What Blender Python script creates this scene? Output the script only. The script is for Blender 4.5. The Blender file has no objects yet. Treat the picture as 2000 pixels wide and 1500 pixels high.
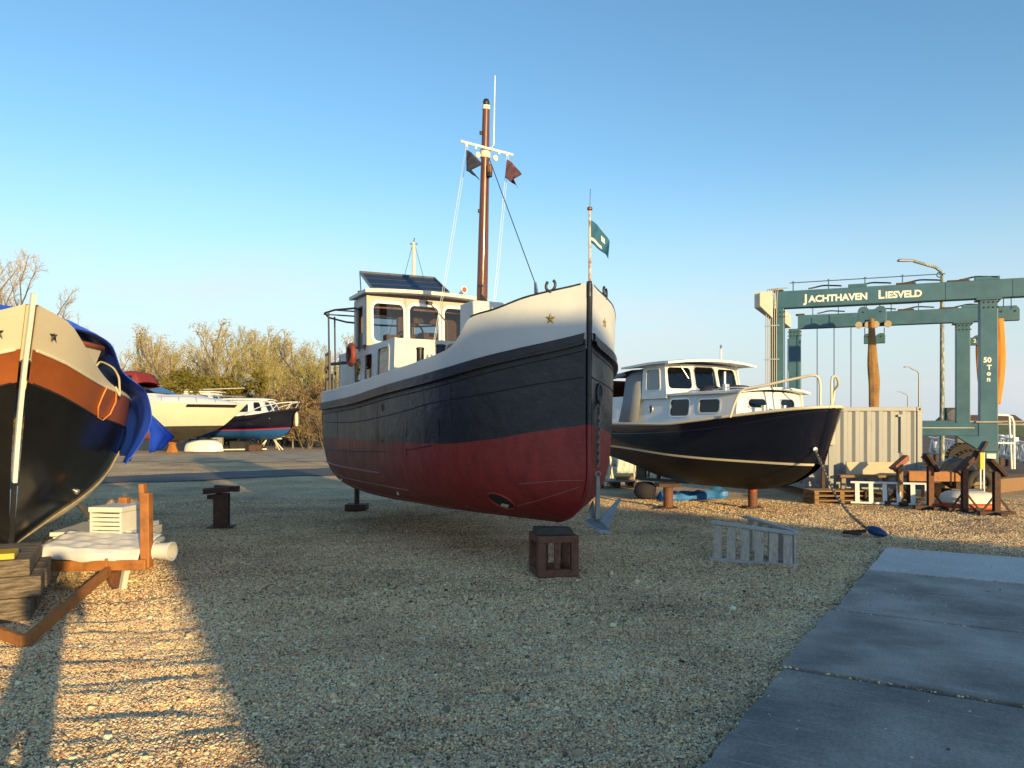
import bpy, bmesh, math, random
import numpy as np
from mathutils import Vector, Matrix, Euler, Quaternion

# ------------------------------------------------------------ camera, sky, sun, exposure
scene = bpy.context.scene
C = scene.collection
rad = math.radians
EYE = 1.65
FPX, HOR = 1480.0, 830.0            # focal length and horizon row of the 2000x1500 photograph
cd = bpy.data.cameras.new('camera')
cam = bpy.data.objects.new('camera', cd); C.objects.link(cam)
cam.location = (0, 0, EYE); cam.rotation_euler = (rad(90), 0, 0)
cd.sensor_fit = 'HORIZONTAL'; cd.sensor_width = 36.0
cd.lens = 36.0*FPX/2000.0
cd.shift_y = (HOR-750.0)/2000.0     # lens shift keeps uprights upright
cd.clip_start = 0.05; cd.clip_end = 6000
scene.camera = cam

SUN_EL = 8.6
SUN_AZ = 28.5                       # the light travels forward and 30 degrees to the left
sdir = Vector((-math.sin(rad(SUN_AZ))*math.cos(rad(SUN_EL)), math.cos(rad(SUN_AZ))*math.cos(rad(SUN_EL)), -math.sin(rad(SUN_EL))))
sl = bpy.data.lights.new('sun', 'SUN'); sl.energy = 2.05; sl.angle = rad(0.6); sl.color = (1.0, 0.71, 0.31)
sun = bpy.data.objects.new('sun', sl); C.objects.link(sun)
sun.rotation_euler = sdir.to_track_quat('-Z', 'Y').to_euler()
sun.location = (20, -35, 12)

world = bpy.data.worlds.new('World'); scene.world = world; world.use_nodes = True
wt = world.node_tree; wt.nodes.clear()
def wn(t, **k):
    n = wt.nodes.new(t)
    for a, b in k.items(): setattr(n, a, b)
    return n
wo = wn('ShaderNodeOutputWorld'); wb = wn('ShaderNodeBackground')
sky = wn('ShaderNodeTexSky', sky_type='NISHITA', sun_disc=False)
sky.sun_elevation = rad(SUN_EL); sky.sun_rotation = rad(180-SUN_AZ)
sky.altitude = 0; sky.air_density = 1.0; sky.dust_density = 0.35; sky.ozone_density = 1.7
hs = wn('ShaderNodeHueSaturation'); hs.inputs['Saturation'].default_value = 1.20; hs.inputs['Value'].default_value = 0.58
wt.links.new(sky.outputs[0], hs.inputs['Color'])
# thin cirrus: streaked noise on the sky's own directions, low over the horizon
tc = wn('ShaderNodeTexCoord'); mp = wn('ShaderNodeMapping'); mp.inputs['Scale'].default_value = (1.6, 1.6, 7.0); mp.inputs['Rotation'].default_value = (0.0, 0.30, 0.5)
wt.links.new(tc.outputs['Generated'], mp.inputs['Vector'])
nz = wn('ShaderNodeTexNoise'); nz.inputs['Scale'].default_value = 1.7; nz.inputs['Detail'].default_value = 7; nz.inputs['Roughness'].default_value = 0.55
wt.links.new(mp.outputs[0], nz.inputs['Vector'])
cr = wn('ShaderNodeMapRange'); cr.inputs['From Min'].default_value = 0.50; cr.inputs['From Max'].default_value = 0.74
wt.links.new(nz.outputs[0], cr.inputs['Value'])
sx = wn('ShaderNodeSeparateXYZ'); wt.links.new(tc.outputs['Generated'], sx.inputs[0])
el = wn('ShaderNodeMapRange'); el.inputs['From Min'].default_value = 0.27; el.inputs['From Max'].default_value = 0.08
wt.links.new(sx.outputs['Z'], el.inputs['Value'])
mu = wn('ShaderNodeMath', operation='MULTIPLY'); wt.links.new(cr.outputs[0], mu.inputs[0]); wt.links.new(el.outputs[0], mu.inputs[1])
mu2 = wn('ShaderNodeMath', operation='MULTIPLY'); wt.links.new(mu.outputs[0], mu2.inputs[0]); mu2.inputs[1].default_value = 0.8
mx = wn('ShaderNodeMix', data_type='RGBA'); wt.links.new(mu2.outputs[0], mx.inputs['Factor']); 
hz = wn('ShaderNodeMapRange', interpolation_type='SMOOTHSTEP'); hz.inputs['From Min'].default_value = 0.33; hz.inputs['From Max'].default_value = 0.0; hz.inputs['To Max'].default_value = 0.93
wt.links.new(sx.outputs['Z'], hz.inputs['Value'])
hm = wn('ShaderNodeMix', data_type='RGBA'); wt.links.new(hz.outputs[0], hm.inputs['Factor']); wt.links.new(hs.outputs[0], hm.inputs[6]); hm.inputs[7].default_value = (1.30, 1.48, 1.66, 1)
wt.links.new(hm.outputs[2], mx.inputs[6])
mx.inputs[7].default_value = (1.75, 1.70, 1.76, 1)
wt.links.new(mx.outputs[2], wb.inputs['Color'])
wb.inputs['Strength'].default_value = 0.15
wt.links.new(wb.outputs[0], wo.inputs['Surface'])

vs = scene.view_settings
vs.view_transform = 'Standard'; vs.look = 'None'; vs.gamma = 1.0; vs.use_curve_mapping = False
vs.exposure = 1.68
scene.render.engine = 'CYCLES'
scene.cycles.max_bounces = 6; scene.cycles.transparent_max_bounces = 12

# ------------------------------------------------------------ helpers
rnd = random.Random(7)
def P(px, py, Y):
    """a point of the place seen at photo pixel (px,py), Y metres ahead"""
    return Vector(((px-1000.0)/FPX*Y, Y, EYE-(py-HOR)/FPX*Y))
def G(px, py):
    """ground point under a photo pixel"""
    Y = EYE*FPX/(py-HOR)
    return Vector(((px-1000.0)/FPX*Y, Y, 0.0))
V = Vector
def pch(tab):
    """monotone cubic through a table"""
    xs = [float(a) for a, b in tab]; ys = [float(b) for a, b in tab]; n = len(xs)
    h = [xs[i+1]-xs[i] for i in range(n-1)]; d = [(ys[i+1]-ys[i])/h[i] for i in range(n-1)]
    m = [d[0]]+[0.0]*(n-2)+[d[-1]]
    for i in range(1, n-1):
        if d[i-1]*d[i] > 0:
            w1 = 2*h[i]+h[i-1]; w2 = h[i]+2*h[i-1]
            m[i] = (w1+w2)/(w1/d[i-1]+w2/d[i])
    def f(x):
        if x <= xs[0]: return ys[0]
        if x >= xs[-1]: return ys[-1]
        i = 0
        while x > xs[i+1]: i += 1
        t = (x-xs[i])/h[i]
        return (ys[i]*(1+2*t)*(1-t)**2 + h[i]*m[i]*t*(1-t)**2 + ys[i+1]*t*t*(3-2*t) + h[i]*m[i+1]*t*t*(t-1))
    return f

class MB:
    def __init__(s): s.v = []; s.f = []
    def add(s, vs_, fs_):
        o = len(s.v); s.v += [tuple(p) for p in vs_]; s.f += [tuple(i+o for i in f) for f in fs_]; return s
    def box(s, c, size, R=None):
        hx, hy, hz = size[0]/2, size[1]/2, size[2]/2
        pts = [V((x, y, z)) for x in (-hx, hx) for y in (-hy, hy) for z in (-hz, hz)]
        if R is not None: pts = [R @ p for p in pts]
        c = V(c)
        return s.add([p+c for p in pts], [(0,1,3,2),(4,6,7,5),(0,4,5,1),(2,3,7,6),(0,2,6,4),(1,5,7,3)])
    def hexa(s, pts):      # 8 corners: bottom 4 in turn, top 4 in turn
        return s.add(pts, [(3,2,1,0),(4,5,6,7),(0,1,5,4),(1,2,6,5),(2,3,7,6),(3,0,4,7)])
    def bar(s, p, q, w, h, up=(0,0,1)):
        p, q = V(p), V(q); d = (q-p); L = d.length
        if L < 1e-6: return s
        d.normalize(); u = V(up)
        if abs(d.dot(u)) > 0.98: u = V((0,1,0)) if abs(d.y) < .9 else V((1,0,0))
        r = d.cross(u).normalized(); u = r.cross(d)
        R = Matrix((r, d, u)).transposed()
        return s.box((p+q)/2, (w, L, h), R)
    def tube(s, pts, r, n=6, close=False, cap=True):
        pts = [V(p) for p in pts]; m = len(pts)
        rr = r if isinstance(r, (list, tuple)) else [r]*m
        o = len(s.v); ref = None
        for i in range(m):
            if close: t = pts[(i+1) % m]-pts[i-1]
            else: t = pts[min(i+1, m-1)]-pts[max(i-1, 0)]
            if t.length < 1e-9: t = V((0,0,1))
            t.normalize()
            if ref is None:
                ref = V((0,0,1)) if abs(t.z) < .9 else V((1,0,0))
            a = (ref - t*ref.dot(t))
            if a.length < 1e-6: a = t.orthogonal()
            a.normalize(); ref = a; b = t.cross(a)
            for k in range(n):
                th = 2*math.pi*k/n
                s.v.append(tuple(pts[i] + a*math.cos(th)*rr[i] + b*math.sin(th)*rr[i]))
        for i in range(m if close else m-1):
            i2 = (i+1) % m
            for k in range(n):
                k2 = (k+1) % n
                s.f.append((o+i*n+k, o+i*n+k2, o+i2*n+k2, o+i2*n+k))
        if cap and not close:
            s.f.append(tuple(o+k for k in range(n-1, -1, -1))); s.f.append(tuple(o+(m-1)*n+k for k in range(n)))
        return s
    def grid(s, rows, closed=False):
        o = len(s.v); nr, nc = len(rows), len(rows[0])
        for r in rows: s.v += [tuple(p) for p in r]
        for i in range(nr-1):
            for j in range(nc if closed else nc-1):
                j2 = (j+1) % nc
                s.f.append((o+i*nc+j, o+i*nc+j2, o+(i+1)*nc+j2, o+(i+1)*nc+j))
        return s
    def prism(s, poly, vec):
        n = len(poly); vec = V(vec); o = len(s.v)
        s.v += [tuple(p) for p in poly] + [tuple(V(p)+vec) for p in poly]
        s.f.append(tuple(o+i for i in range(n-1, -1, -1))); s.f.append(tuple(o+n+i for i in range(n)))
        for i in range(n):
            j = (i+1) % n; s.f.append((o+i, o+j, o+n+j, o+n+i))
        return s
    def lathe(s, prof, c=(0,0,0), axis=(0,0,1), n=16):
        ax = V(axis).normalized(); a = ax.orthogonal().normalized(); b = ax.cross(a); c = V(c)
        rows = [[c+ax*z+(a*math.cos(2*math.pi*k/n)+b*math.sin(2*math.pi*k/n))*r for k in range(n)] for r, z in prof]
        s.grid(rows, closed=True)
        o = len(s.v)-n*len(prof)
        if prof[0][0] > 1e-4: s.f.append(tuple(o+k for k in range(n-1, -1, -1)))
        if prof[-1][0] > 1e-4: s.f.append(tuple(o+(len(prof)-1)*n+k for k in range(n)))
        return s
    def ring(s, c, axis, R, r, n=20, m=8, a0=0, a1=360):
        ax = V(axis).normalized(); a = ax.orthogonal().normalized(); b = ax.cross(a); c = V(c)
        full = abs(a1-a0-360) < .1; k = n if full else n+1
        pts = [c+(a*math.cos(rad(a0+(a1-a0)*i/n))+b*math.sin(rad(a0+(a1-a0)*i/n)))*R for i in range(k)]
        return s.tube(pts, r, m, close=full)
    def build(s, name, mat, parent=None, smooth=None, bevel=0.0, solid=0.0):
        me = bpy.data.meshes.new(name); me.from_pydata(s.v, [], s.f); me.update()
        return link(name, me, mat, parent, smooth, bevel, solid)

def link(name, me, mat, parent=None, smooth=None, bevel=0.0, solid=0.0):
    if mat is not None: me.materials.append(mat)
    if smooth is not None:
        me.polygons.foreach_set('use_smooth', [True]*len(me.polygons))
        if smooth < 179: me.set_sharp_from_angle(angle=rad(smooth))
    o = bpy.data.objects.new(name, me); C.objects.link(o)
    if parent is not None: o.parent = parent
    if solid:
        m = o.modifiers.new('thickness', 'SOLIDIFY'); m.thickness = solid; m.offset = 0
    if bevel:
        m = o.modifiers.new('edges', 'BEVEL'); m.width = bevel; m.segments = 2; m.limit_method = 'ANGLE'; m.angle_limit = rad(40)
    return o

def tag(o, label=None, cat=None, group=None, kind=None):
    if label: o['label'] = label
    if cat: o['category'] = cat
    if group: o['group'] = group
    if kind: o['kind'] = kind
    return o
def thing(name, label, cat, loc=(0,0,0), rz=0.0, group=None):
    o = bpy.data.objects.new(name, None); C.objects.link(o)
    o.location = loc; o.rotation_euler = (0, 0, rz); o.empty_display_size = .2
    return tag(o, label, cat, group)
def dup(root, loc, rz, label=None, group=None, scale=None):
    r = root.copy(); C.objects.link(r); r.location = loc; r.rotation_euler = (0, 0, rz)
    if scale: r.scale = scale
    if label: r['label'] = label
    if group: r['group'] = group
    for ch in list(root.children):
        c = ch.copy(); C.objects.link(c); c.parent = r
        for g in ch.children:
            d = g.copy(); C.objects.link(d); d.parent = c
    return r
def rrect(cx, cz, w, h, r, k=4):
    r = min(r, w/2-.001, h/2-.001); pts = []
    for (sx_, sz_, a) in ((1,1,0),(-1,1,90),(-1,-1,180),(1,-1,270)):
        for i in range(k+1):
            th = rad(a+90*i/k)
            pts.append((cx+sx_*(w/2-r)+r*math.cos(th), cz+sz_*(h/2-r)+r*math.sin(th)))
    return pts
def wall_panel(mb, f, n, x0, x1, z0, z1, wins, th):
    """wall between (x0,z0),(x1,z1) on the map f, with openings (cx,cz,w,h); n = inward vector of length 1"""
    n = V(n)
    xs = sorted(set([x0, x1]+[w[0]-w[2]/2 for w in wins]+[w[0]+w[2]/2 for w in wins]))
    zs = sorted(set([z0, z1]+[w[1]-w[3]/2 for w in wins]+[w[1]+w[3]/2 for w in wins]))
    xs = [x for x in xs if x0-1e-6 <= x <= x1+1e-6]; zs = [z for z in zs if z0-1e-6 <= z <= z1+1e-6]
    def solid(i, j):
        if i < 0 or j < 0 or i >= len(xs)-1 or j >= len(zs)-1: return False
        cx, cz = (xs[i]+xs[i+1])/2, (zs[j]+zs[j+1])/2
        return not any(abs(cx-w[0]) < w[2]/2 and abs(cz-w[1]) < w[3]/2 for w in wins)
    for i in range(len(xs)-1):
        for j in range(len(zs)-1):
            if not solid(i, j): continue
            a, b, c, d = [V(f(x, z)) for x, z in ((xs[i],zs[j]),(xs[i+1],zs[j]),(xs[i+1],zs[j+1]),(xs[i],zs[j+1]))]
            A, B, C_, D = [p+n*th for p in (a, b, c, d)]
            mb.add([a,b,c,d], [(0,1,2,3)]); mb.add([A,B,C_,D], [(3,2,1,0)])
            for (di, dj, q) in ((-1,0,(d,a,A,D)),(1,0,(b,c,C_,B)),(0,-1,(a,b,B,A)),(0,1,(c,d,D,C_))):
                if not solid(i+di, j+dj): mb.add(q, [(0,1,2,3)])
def frame_ring(f, n, win, r=.08, border=.035, proud=.012, depth=.03, out=.03):
    """rounded window frame that covers the edge of an opening"""
    cx, cz, w, h = win; n = V(n); mb = MB()
    o = rrect(cx, cz, w+2*out, h+2*out, r+out); i = rrect(cx, cz, w-2*(border-out), h-2*(border-out), max(.02, r-(border-out)))
    fo = [V(f(*p))-n*proud for p in o]; fi = [V(f(*p))-n*proud for p in i]
    bo = [p+n*(proud+.002) for p in fo]; bi = [p+n*(proud+depth) for p in fi]
    mb.grid([bo, fo, fi, bi], closed=True)
    return mb, i
def pane_mb(f, n, loop, back=.012):
    mb = MB(); n = V(n); mb.add([V(f(*p))+n*back for p in loop], [tuple(range(len(loop)))]); return mb
def window(f, n, win, parent, fm, gm, r=.08, border=.035, out=.03, proud=.012, name='window_frame', back=.012):
    mb, loop = frame_ring(f, n, win, r, border, proud, .03, out)
    fr = mb.build(name, fm, parent, smooth=40)
    pane_mb(f, n, loop, back).build('pane', gm, fr)
    return fr
def star_mb(c, ux, uz, n, R, th=.02):
    mb = MB(); c, ux, uz, n = V(c), V(ux).normalized(), V(uz).normalized(), V(n).normalized()
    pts = []
    for k in range(10):
        rr = R if k % 2 == 0 else R*.42
        a = rad(90+36*k); pts.append(c+ux*math.cos(a)*rr+uz*math.sin(a)*rr)
    mb.add(pts+[c+n*th], [(i, (i+1) % 10, 10) for i in range(10)])
    mb.add(pts+[c-n*.01], [((i+1) % 10, i, 10) for i in range(10)])
    return mb
def chain_mb(pts, link_len=.06, r=.008):
    """links along a polyline, every second one turned"""
    pts = [V(p) for p in pts]; mb = MB(); acc = 0; seg = []
    d = [0]
    for i in range(len(pts)-1): d.append(d[-1]+(pts[i+1]-pts[i]).length)
    def at(x):
        for i in range(len(pts)-1):
            if x <= d[i+1] or i == len(pts)-2:
                t = (x-d[i])/max(1e-6, d[i+1]-d[i]); return pts[i].lerp(pts[i+1], t)
    step = link_len*.72; k = 0; x = 0
    while x+link_len < d[-1]:
        a, b = at(x), at(x+link_len); t = (b-a).normalized(); c = (a+b)/2
        s1 = t.orthogonal().normalized(); s1.rotate(Quaternion(t, rad(90*(k % 2)+20)))
        hw = link_len*.30; hl = link_len*.5-hw*.6
        loop = []
        for j in range(10):
            th = 2*math.pi*j/10
            loop.append(c+t*(math.sin(th)*hw+(hl if math.sin(th) > 0 else -hl))*.95+s1*math.cos(th)*hw)
        mb.tube(loop, r, 4, close=True); x += step; k += 1
    return mb
def text_mesh(txt, size, bold=0.0, depth=.006):
    cu = bpy.data.curves.new('lettering', 'FONT'); cu.body = txt; cu.size = size; cu.extrude = depth; cu.offset = bold
    cu.align_x = 'LEFT'; cu.resolution_u = 3
    o = bpy.data.objects.new('lettering', cu); C.objects.link(o)
    dg = bpy.context.evaluated_depsgraph_get()
    me = bpy.data.meshes.new_from_object(o.evaluated_get(dg)); bpy.data.objects.remove(o); return me

# ------------------------------------------------------------ materials
def nodes_of(m):
    m.use_nodes = True; nt = m.node_tree; b = nt.nodes['Principled BSDF']; return nt, b
def mat(name, col, rough=.5, metal=0.0, var=.12, vs_=2.5, col2=None, mixs=6.0, mixa=(.5, .7), bump=.0, bs=60.0, coat=0.0, stretch=None, spec=.5, rvar=.15):
    m = bpy.data.materials.new(name); nt, b = nodes_of(m); N = nt.nodes.new; Lk = nt.links.new
    tc_ = N('ShaderNodeTexCoord'); vec = tc_.outputs['Object']
    if stretch:
        mp_ = N('ShaderNodeMapping'); mp_.inputs['Scale'].default_value = stretch; Lk(vec, mp_.inputs['Vector']); vec = mp_.outputs[0]
    n1 = N('ShaderNodeTexNoise'); n1.inputs['Scale'].default_value = vs_; n1.inputs['Detail'].default_value = 8; n1.inputs['Roughness'].default_value = .65; Lk(vec, n1.inputs['Vector'])
    mr = N('ShaderNodeMapRange'); mr.inputs['From Min'].default_value = .3; mr.inputs['From Max'].default_value = .7
    mr.inputs['To Min'].default_value = 1-var; mr.inputs['To Max'].default_value = 1+var; Lk(n1.outputs[0], mr.inputs['Value'])
    cc = None
    if col2 is not None:
        n2 = N('ShaderNodeTexNoise'); n2.inputs['Scale'].default_value = mixs; n2.inputs['Detail'].default_value = 9; n2.inputs['Roughness'].default_value = .7; Lk(vec, n2.inputs['Vector'])
        m2 = N('ShaderNodeMapRange'); m2.inputs['From Min'].default_value = mixa[0]; m2.inputs['From Max'].default_value = mixa[1]; Lk(n2.outputs[0], m2.inputs['Value'])
        mi = N('ShaderNodeMix'); mi.data_type = 'RGBA'; Lk(m2.outputs[0], mi.inputs['Factor']); mi.inputs[6].default_value = (*col, 1); mi.inputs[7].default_value = (*col2, 1); cc = mi.outputs[2]
    vm = N('ShaderNodeVectorMath'); vm.operation = 'SCALE'; Lk(mr.outputs[0], vm.inputs['Scale'])
    if cc is None: vm.inputs[0].default_value = col
    else: Lk(cc, vm.inputs[0])
    Lk(vm.outputs[0], b.inputs['Base Color'])
    rr = N('ShaderNodeMapRange'); rr.inputs['From Min'].default_value = .3; rr.inputs['From Max'].default_value = .7
    rr.inputs['To Min'].default_value = max(.02, rough*(1-rvar)); rr.inputs['To Max'].default_value = min(1, rough*(1+rvar)); Lk(n1.outputs[0], rr.inputs['Value']); Lk(rr.outputs[0], b.inputs['Roughness'])
    b.inputs['Metallic'].default_value = metal; b.inputs['Specular IOR Level'].default_value = spec
    b.inputs['Coat Weight'].default_value = coat; b.inputs['Coat Roughness'].default_value = .08
    if bump:
        n3 = N('ShaderNodeTexNoise'); n3.inputs['Scale'].default_value = bs; n3.inputs['Detail'].default_value = 5; Lk(vec, n3.inputs['Vector'])
        bu = N('ShaderNodeBump'); bu.inputs['Strength'].default_value = min(1, bump); bu.inputs['Distance'].default_value = .02; Lk(n3.outputs[0], bu.inputs['Height']); Lk(bu.outputs[0], b.inputs['Normal'])
    return m
def glass(name, tint=(.6,.65,.7), dark=.35, rough=.02):
    m = bpy.data.materials.new(name); m.use_nodes = True; nt = m.node_tree; nt.nodes.clear(); N = nt.nodes.new
    o = N('ShaderNodeOutputMaterial'); g = N('ShaderNodeBsdfGlossy'); g.inputs['Roughness'].default_value = rough; g.inputs['Color'].default_value = (.9,.9,.9,1)
    t = N('ShaderNodeBsdfTransparent'); t.inputs['Color'].default_value = (*[c*dark for c in tint], 1)
    lw = N('ShaderNodeLayerWeight'); fr = N('ShaderNodeMath'); fr.operation = 'POWER'; fr.inputs[1].default_value = 4.5; nt.links.new(lw.outputs['Facing'], fr.inputs[0])
    ad = N('ShaderNodeMath'); ad.operation = 'ADD'; ad.inputs[1].default_value = .045; nt.links.new(fr.outputs[0], ad.inputs[0])
    mx_ = N('ShaderNodeMixShader'); nt.links.new(ad.outputs[0], mx_.inputs[0]); nt.links.new(t.outputs[0], mx_.inputs[1]); nt.links.new(g.outputs[0], mx_.inputs[2])
    nt.links.new(mx_.outputs[0], o.inputs[0]); return m

M = {}
M['white'] = mat('white_paint', (.82,.82,.80), .35, var=.05, vs_=4, bump=.03, bs=25)
M['white_old'] = mat('weathered_white_paint', (.66,.64,.58), .5, var=.10, vs_=3, col2=(.42,.38,.31), mixs=3.5, mixa=(.60,.82), bump=.05, bs=30)
M['cream'] = mat('cream_paint', (.76,.68,.52), .38, var=.05, vs_=3, bump=.02, bs=20)
M['orange'] = mat('orange_brown_paint', (.37,.105,.03), .36, var=.10, vs_=2, col2=(.29,.08,.025), mixs=1.5, mixa=(.45,.65), bump=.03, bs=15)
M['black_gloss'] = mat('black_gloss_paint', (.010,.010,.011), .22, var=.3, vs_=3, bump=.025, bs=6, spec=.5)
M['black'] = mat('black_paint', (.016,.016,.018), .45, var=.3, vs_=6)
M['navy'] = mat('navy_gloss_paint', (.006,.007,.018), .12, var=.15, vs_=2, bump=.012, bs=3, coat=.5)
M['navy_bottom'] = mat('black_antifouling', (.007,.007,.009), .5, var=.35, vs_=2, col2=(.06,.037,.024), mixs=1.4, mixa=(.62,.80), bump=.1, bs=20)
M['stripe'] = mat('cream_stripe_paint', (.68,.60,.46), .4, var=.05)
M['rust'] = mat('rusty_steel', (.17,.07,.038), .75, var=.3, vs_=8, col2=(.08,.04,.028), mixs=9, mixa=(.45,.7), bump=.2, bs=70)
M['rust_dark'] = mat('dark_rusty_steel', (.085,.042,.028), .8, var=.35, vs_=9, col2=(.045,.03,.024), mixs=7, mixa=(.45,.65), bump=.25, bs=60)
M['rust_orange'] = mat('orange_primed_steel', (.36,.14,.035), .6, var=.22, vs_=7, col2=(.17,.065,.025), mixs=9, mixa=(.52,.72), bump=.15, bs=60)
M['wood_grey'] = mat('weathered_grey_wood', (.30,.275,.235), .8, var=.25, vs_=6, col2=(.14,.125,.105), mixs=8, mixa=(.5,.75), bump=.3, bs=30, stretch=(3,3,14))
M['wood_step'] = mat('grey_wooden_steps', (.50,.46,.40), .8, var=.3, vs_=7, col2=(.24,.22,.185), mixs=9, mixa=(.52,.72), bump=.3, bs=30, stretch=(6,6,1.6))
M['sleeper'] = mat('old_sleeper_wood', (.22,.175,.12), .85, var=.35, vs_=3, col2=(.07,.052,.036), mixs=5, mixa=(.42,.60), bump=.45, bs=20, stretch=(1.2,8,9))
M['wood_warm'] = mat('brown_timber', (.27,.16,.075), .75, var=.25, vs_=5, col2=(.16,.09,.045), mixs=7, mixa=(.48,.7), bump=.25, bs=25, stretch=(1.5,8,8))
M['varnish'] = mat('varnished_wood', (.20,.075,.03), .35, var=.2, vs_=5, stretch=(6,1.5,1.5))
M['galv'] = mat('galvanised_steel', (.27,.275,.28), .45, .6, var=.2, vs_=12, bump=.06, bs=60)
M['step_rail'] = mat('dull_aluminium', (.45,.45,.45), .5, .4, var=.15, vs_=9)
M['alu'] = mat('aluminium', (.62,.63,.64), .35, .7, var=.12, vs_=9)
M['chain'] = mat('chain_steel', (.20,.18,.16), .5, .7, var=.35, vs_=20)
M['teal'] = mat('teal_crane_paint', (.045,.13,.185), .45, var=.16, vs_=1.5, col2=(.075,.10,.10), mixs=3.5, mixa=(.54,.74), bump=.04, bs=20)
M['rubber'] = mat('tyre_rubber', (.055,.045,.037), .85, var=.25, vs_=9, bump=.2, bs=60)
M['lens_black'] = mat('black_plastic', (.014,.014,.015), .5, var=.2)
M['tarp'] = mat('blue_tarpaulin', (.022,.085,.66), .38, var=.18, vs_=3, bump=.22, bs=7)
M['tarp_light'] = mat('light_blue_tarpaulin', (.05,.22,.56), .4, var=.2, vs_=4, col2=(.03,.13,.42), mixs=5, mixa=(.45,.62), bump=.3, bs=14)
M['canvas_grey'] = mat('grey_canvas', (.27,.28,.30), .8, var=.1, vs_=4, bump=.1, bs=30)
M['red_canvas'] = mat('red_canvas', (.20,.02,.02), .7, var=.12, bump=.1, bs=30)
M['rope'] = mat('pale_rope', (.55,.47,.33), .8, var=.25, vs_=20, bump=.4, bs=180)
M['rope_orange'] = mat('orange_rope', (.70,.23,.05), .6, var=.15, vs_=20)
M['sling'] = mat('dirty_brown_sling_webbing', (.30,.165,.055), .8, var=.2, vs_=4, col2=(.10,.05,.03), mixs=3, mixa=(.52,.75), bump=.2, bs=60)
M['sling_new'] = mat('orange_sling_webbing', (.72,.24,.03), .75, var=.12, vs_=4, bump=.2, bs=60)
M['gold'] = mat('gilded_star', (.42,.29,.10), .45, .5, var=.2, vs_=14)
M['steel_star'] = mat('dark_steel_star', (.10,.09,.085), .35, .8, var=.2)
M['lettering'] = mat('white_lettering', (.82,.80,.74), .5, var=.03)
M['yellow'] = mat('yellow_paint', (.66,.42,.03), .5, var=.15)
M['glass'] = glass('window_glass', dark=.82)
M['glass_dark'] = glass('tinted_window_glass', (.5,.5,.55), .35)
M['solar'] = mat('solar_cells', (.014,.022,.05), .35, var=.12, vs_=3)
M['copper'] = mat('tarnished_copper', (.28,.13,.07), .5, .6, var=.25)
M['plastic_white'] = mat('white_plastic', (.68,.66,.58), .5, var=.08, vs_=5)
M['sheet'] = mat('white_plastic_sheet', (.66,.65,.62), .5, var=.1, vs_=5, bump=.35, bs=9)
M['concrete_grey'] = mat('grey_concrete', (.30,.29,.27), .85, var=.15, vs_=5, bump=.25, bs=60)
M['container'] = mat('grey_container_paint', (.27,.285,.30), .5, var=.08, vs_=2, col2=(.20,.18,.15), mixs=2.2, mixa=(.58,.78), bump=.04, bs=20, stretch=(1,1,.5))
M['interior'] = mat('dark_interior', (.03,.025,.022), .8, var=.2)
M['cushion'] = mat('dark_cushion', (.018,.016,.026), .8, var=.2, bump=.1, bs=20)
M['red_paint'] = mat('red_paint', (.40,.06,.03), .5, var=.2)
M['blue_bottom'] = mat('bright_blue_antifouling', (.02,.115,.36), .45, var=.1)
M['red_line'] = mat('red_boot_stripe', (.45,.02,.06), .4, var=.05)
M['brown_bottom'] = mat('copper_brown_antifouling', (.30,.10,.035), .6, var=.15, vs_=3)
M['dark_bottom'] = mat('grey_worn_antifouling', (.055,.05,.042), .6, var=.3, vs_=3)

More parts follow.
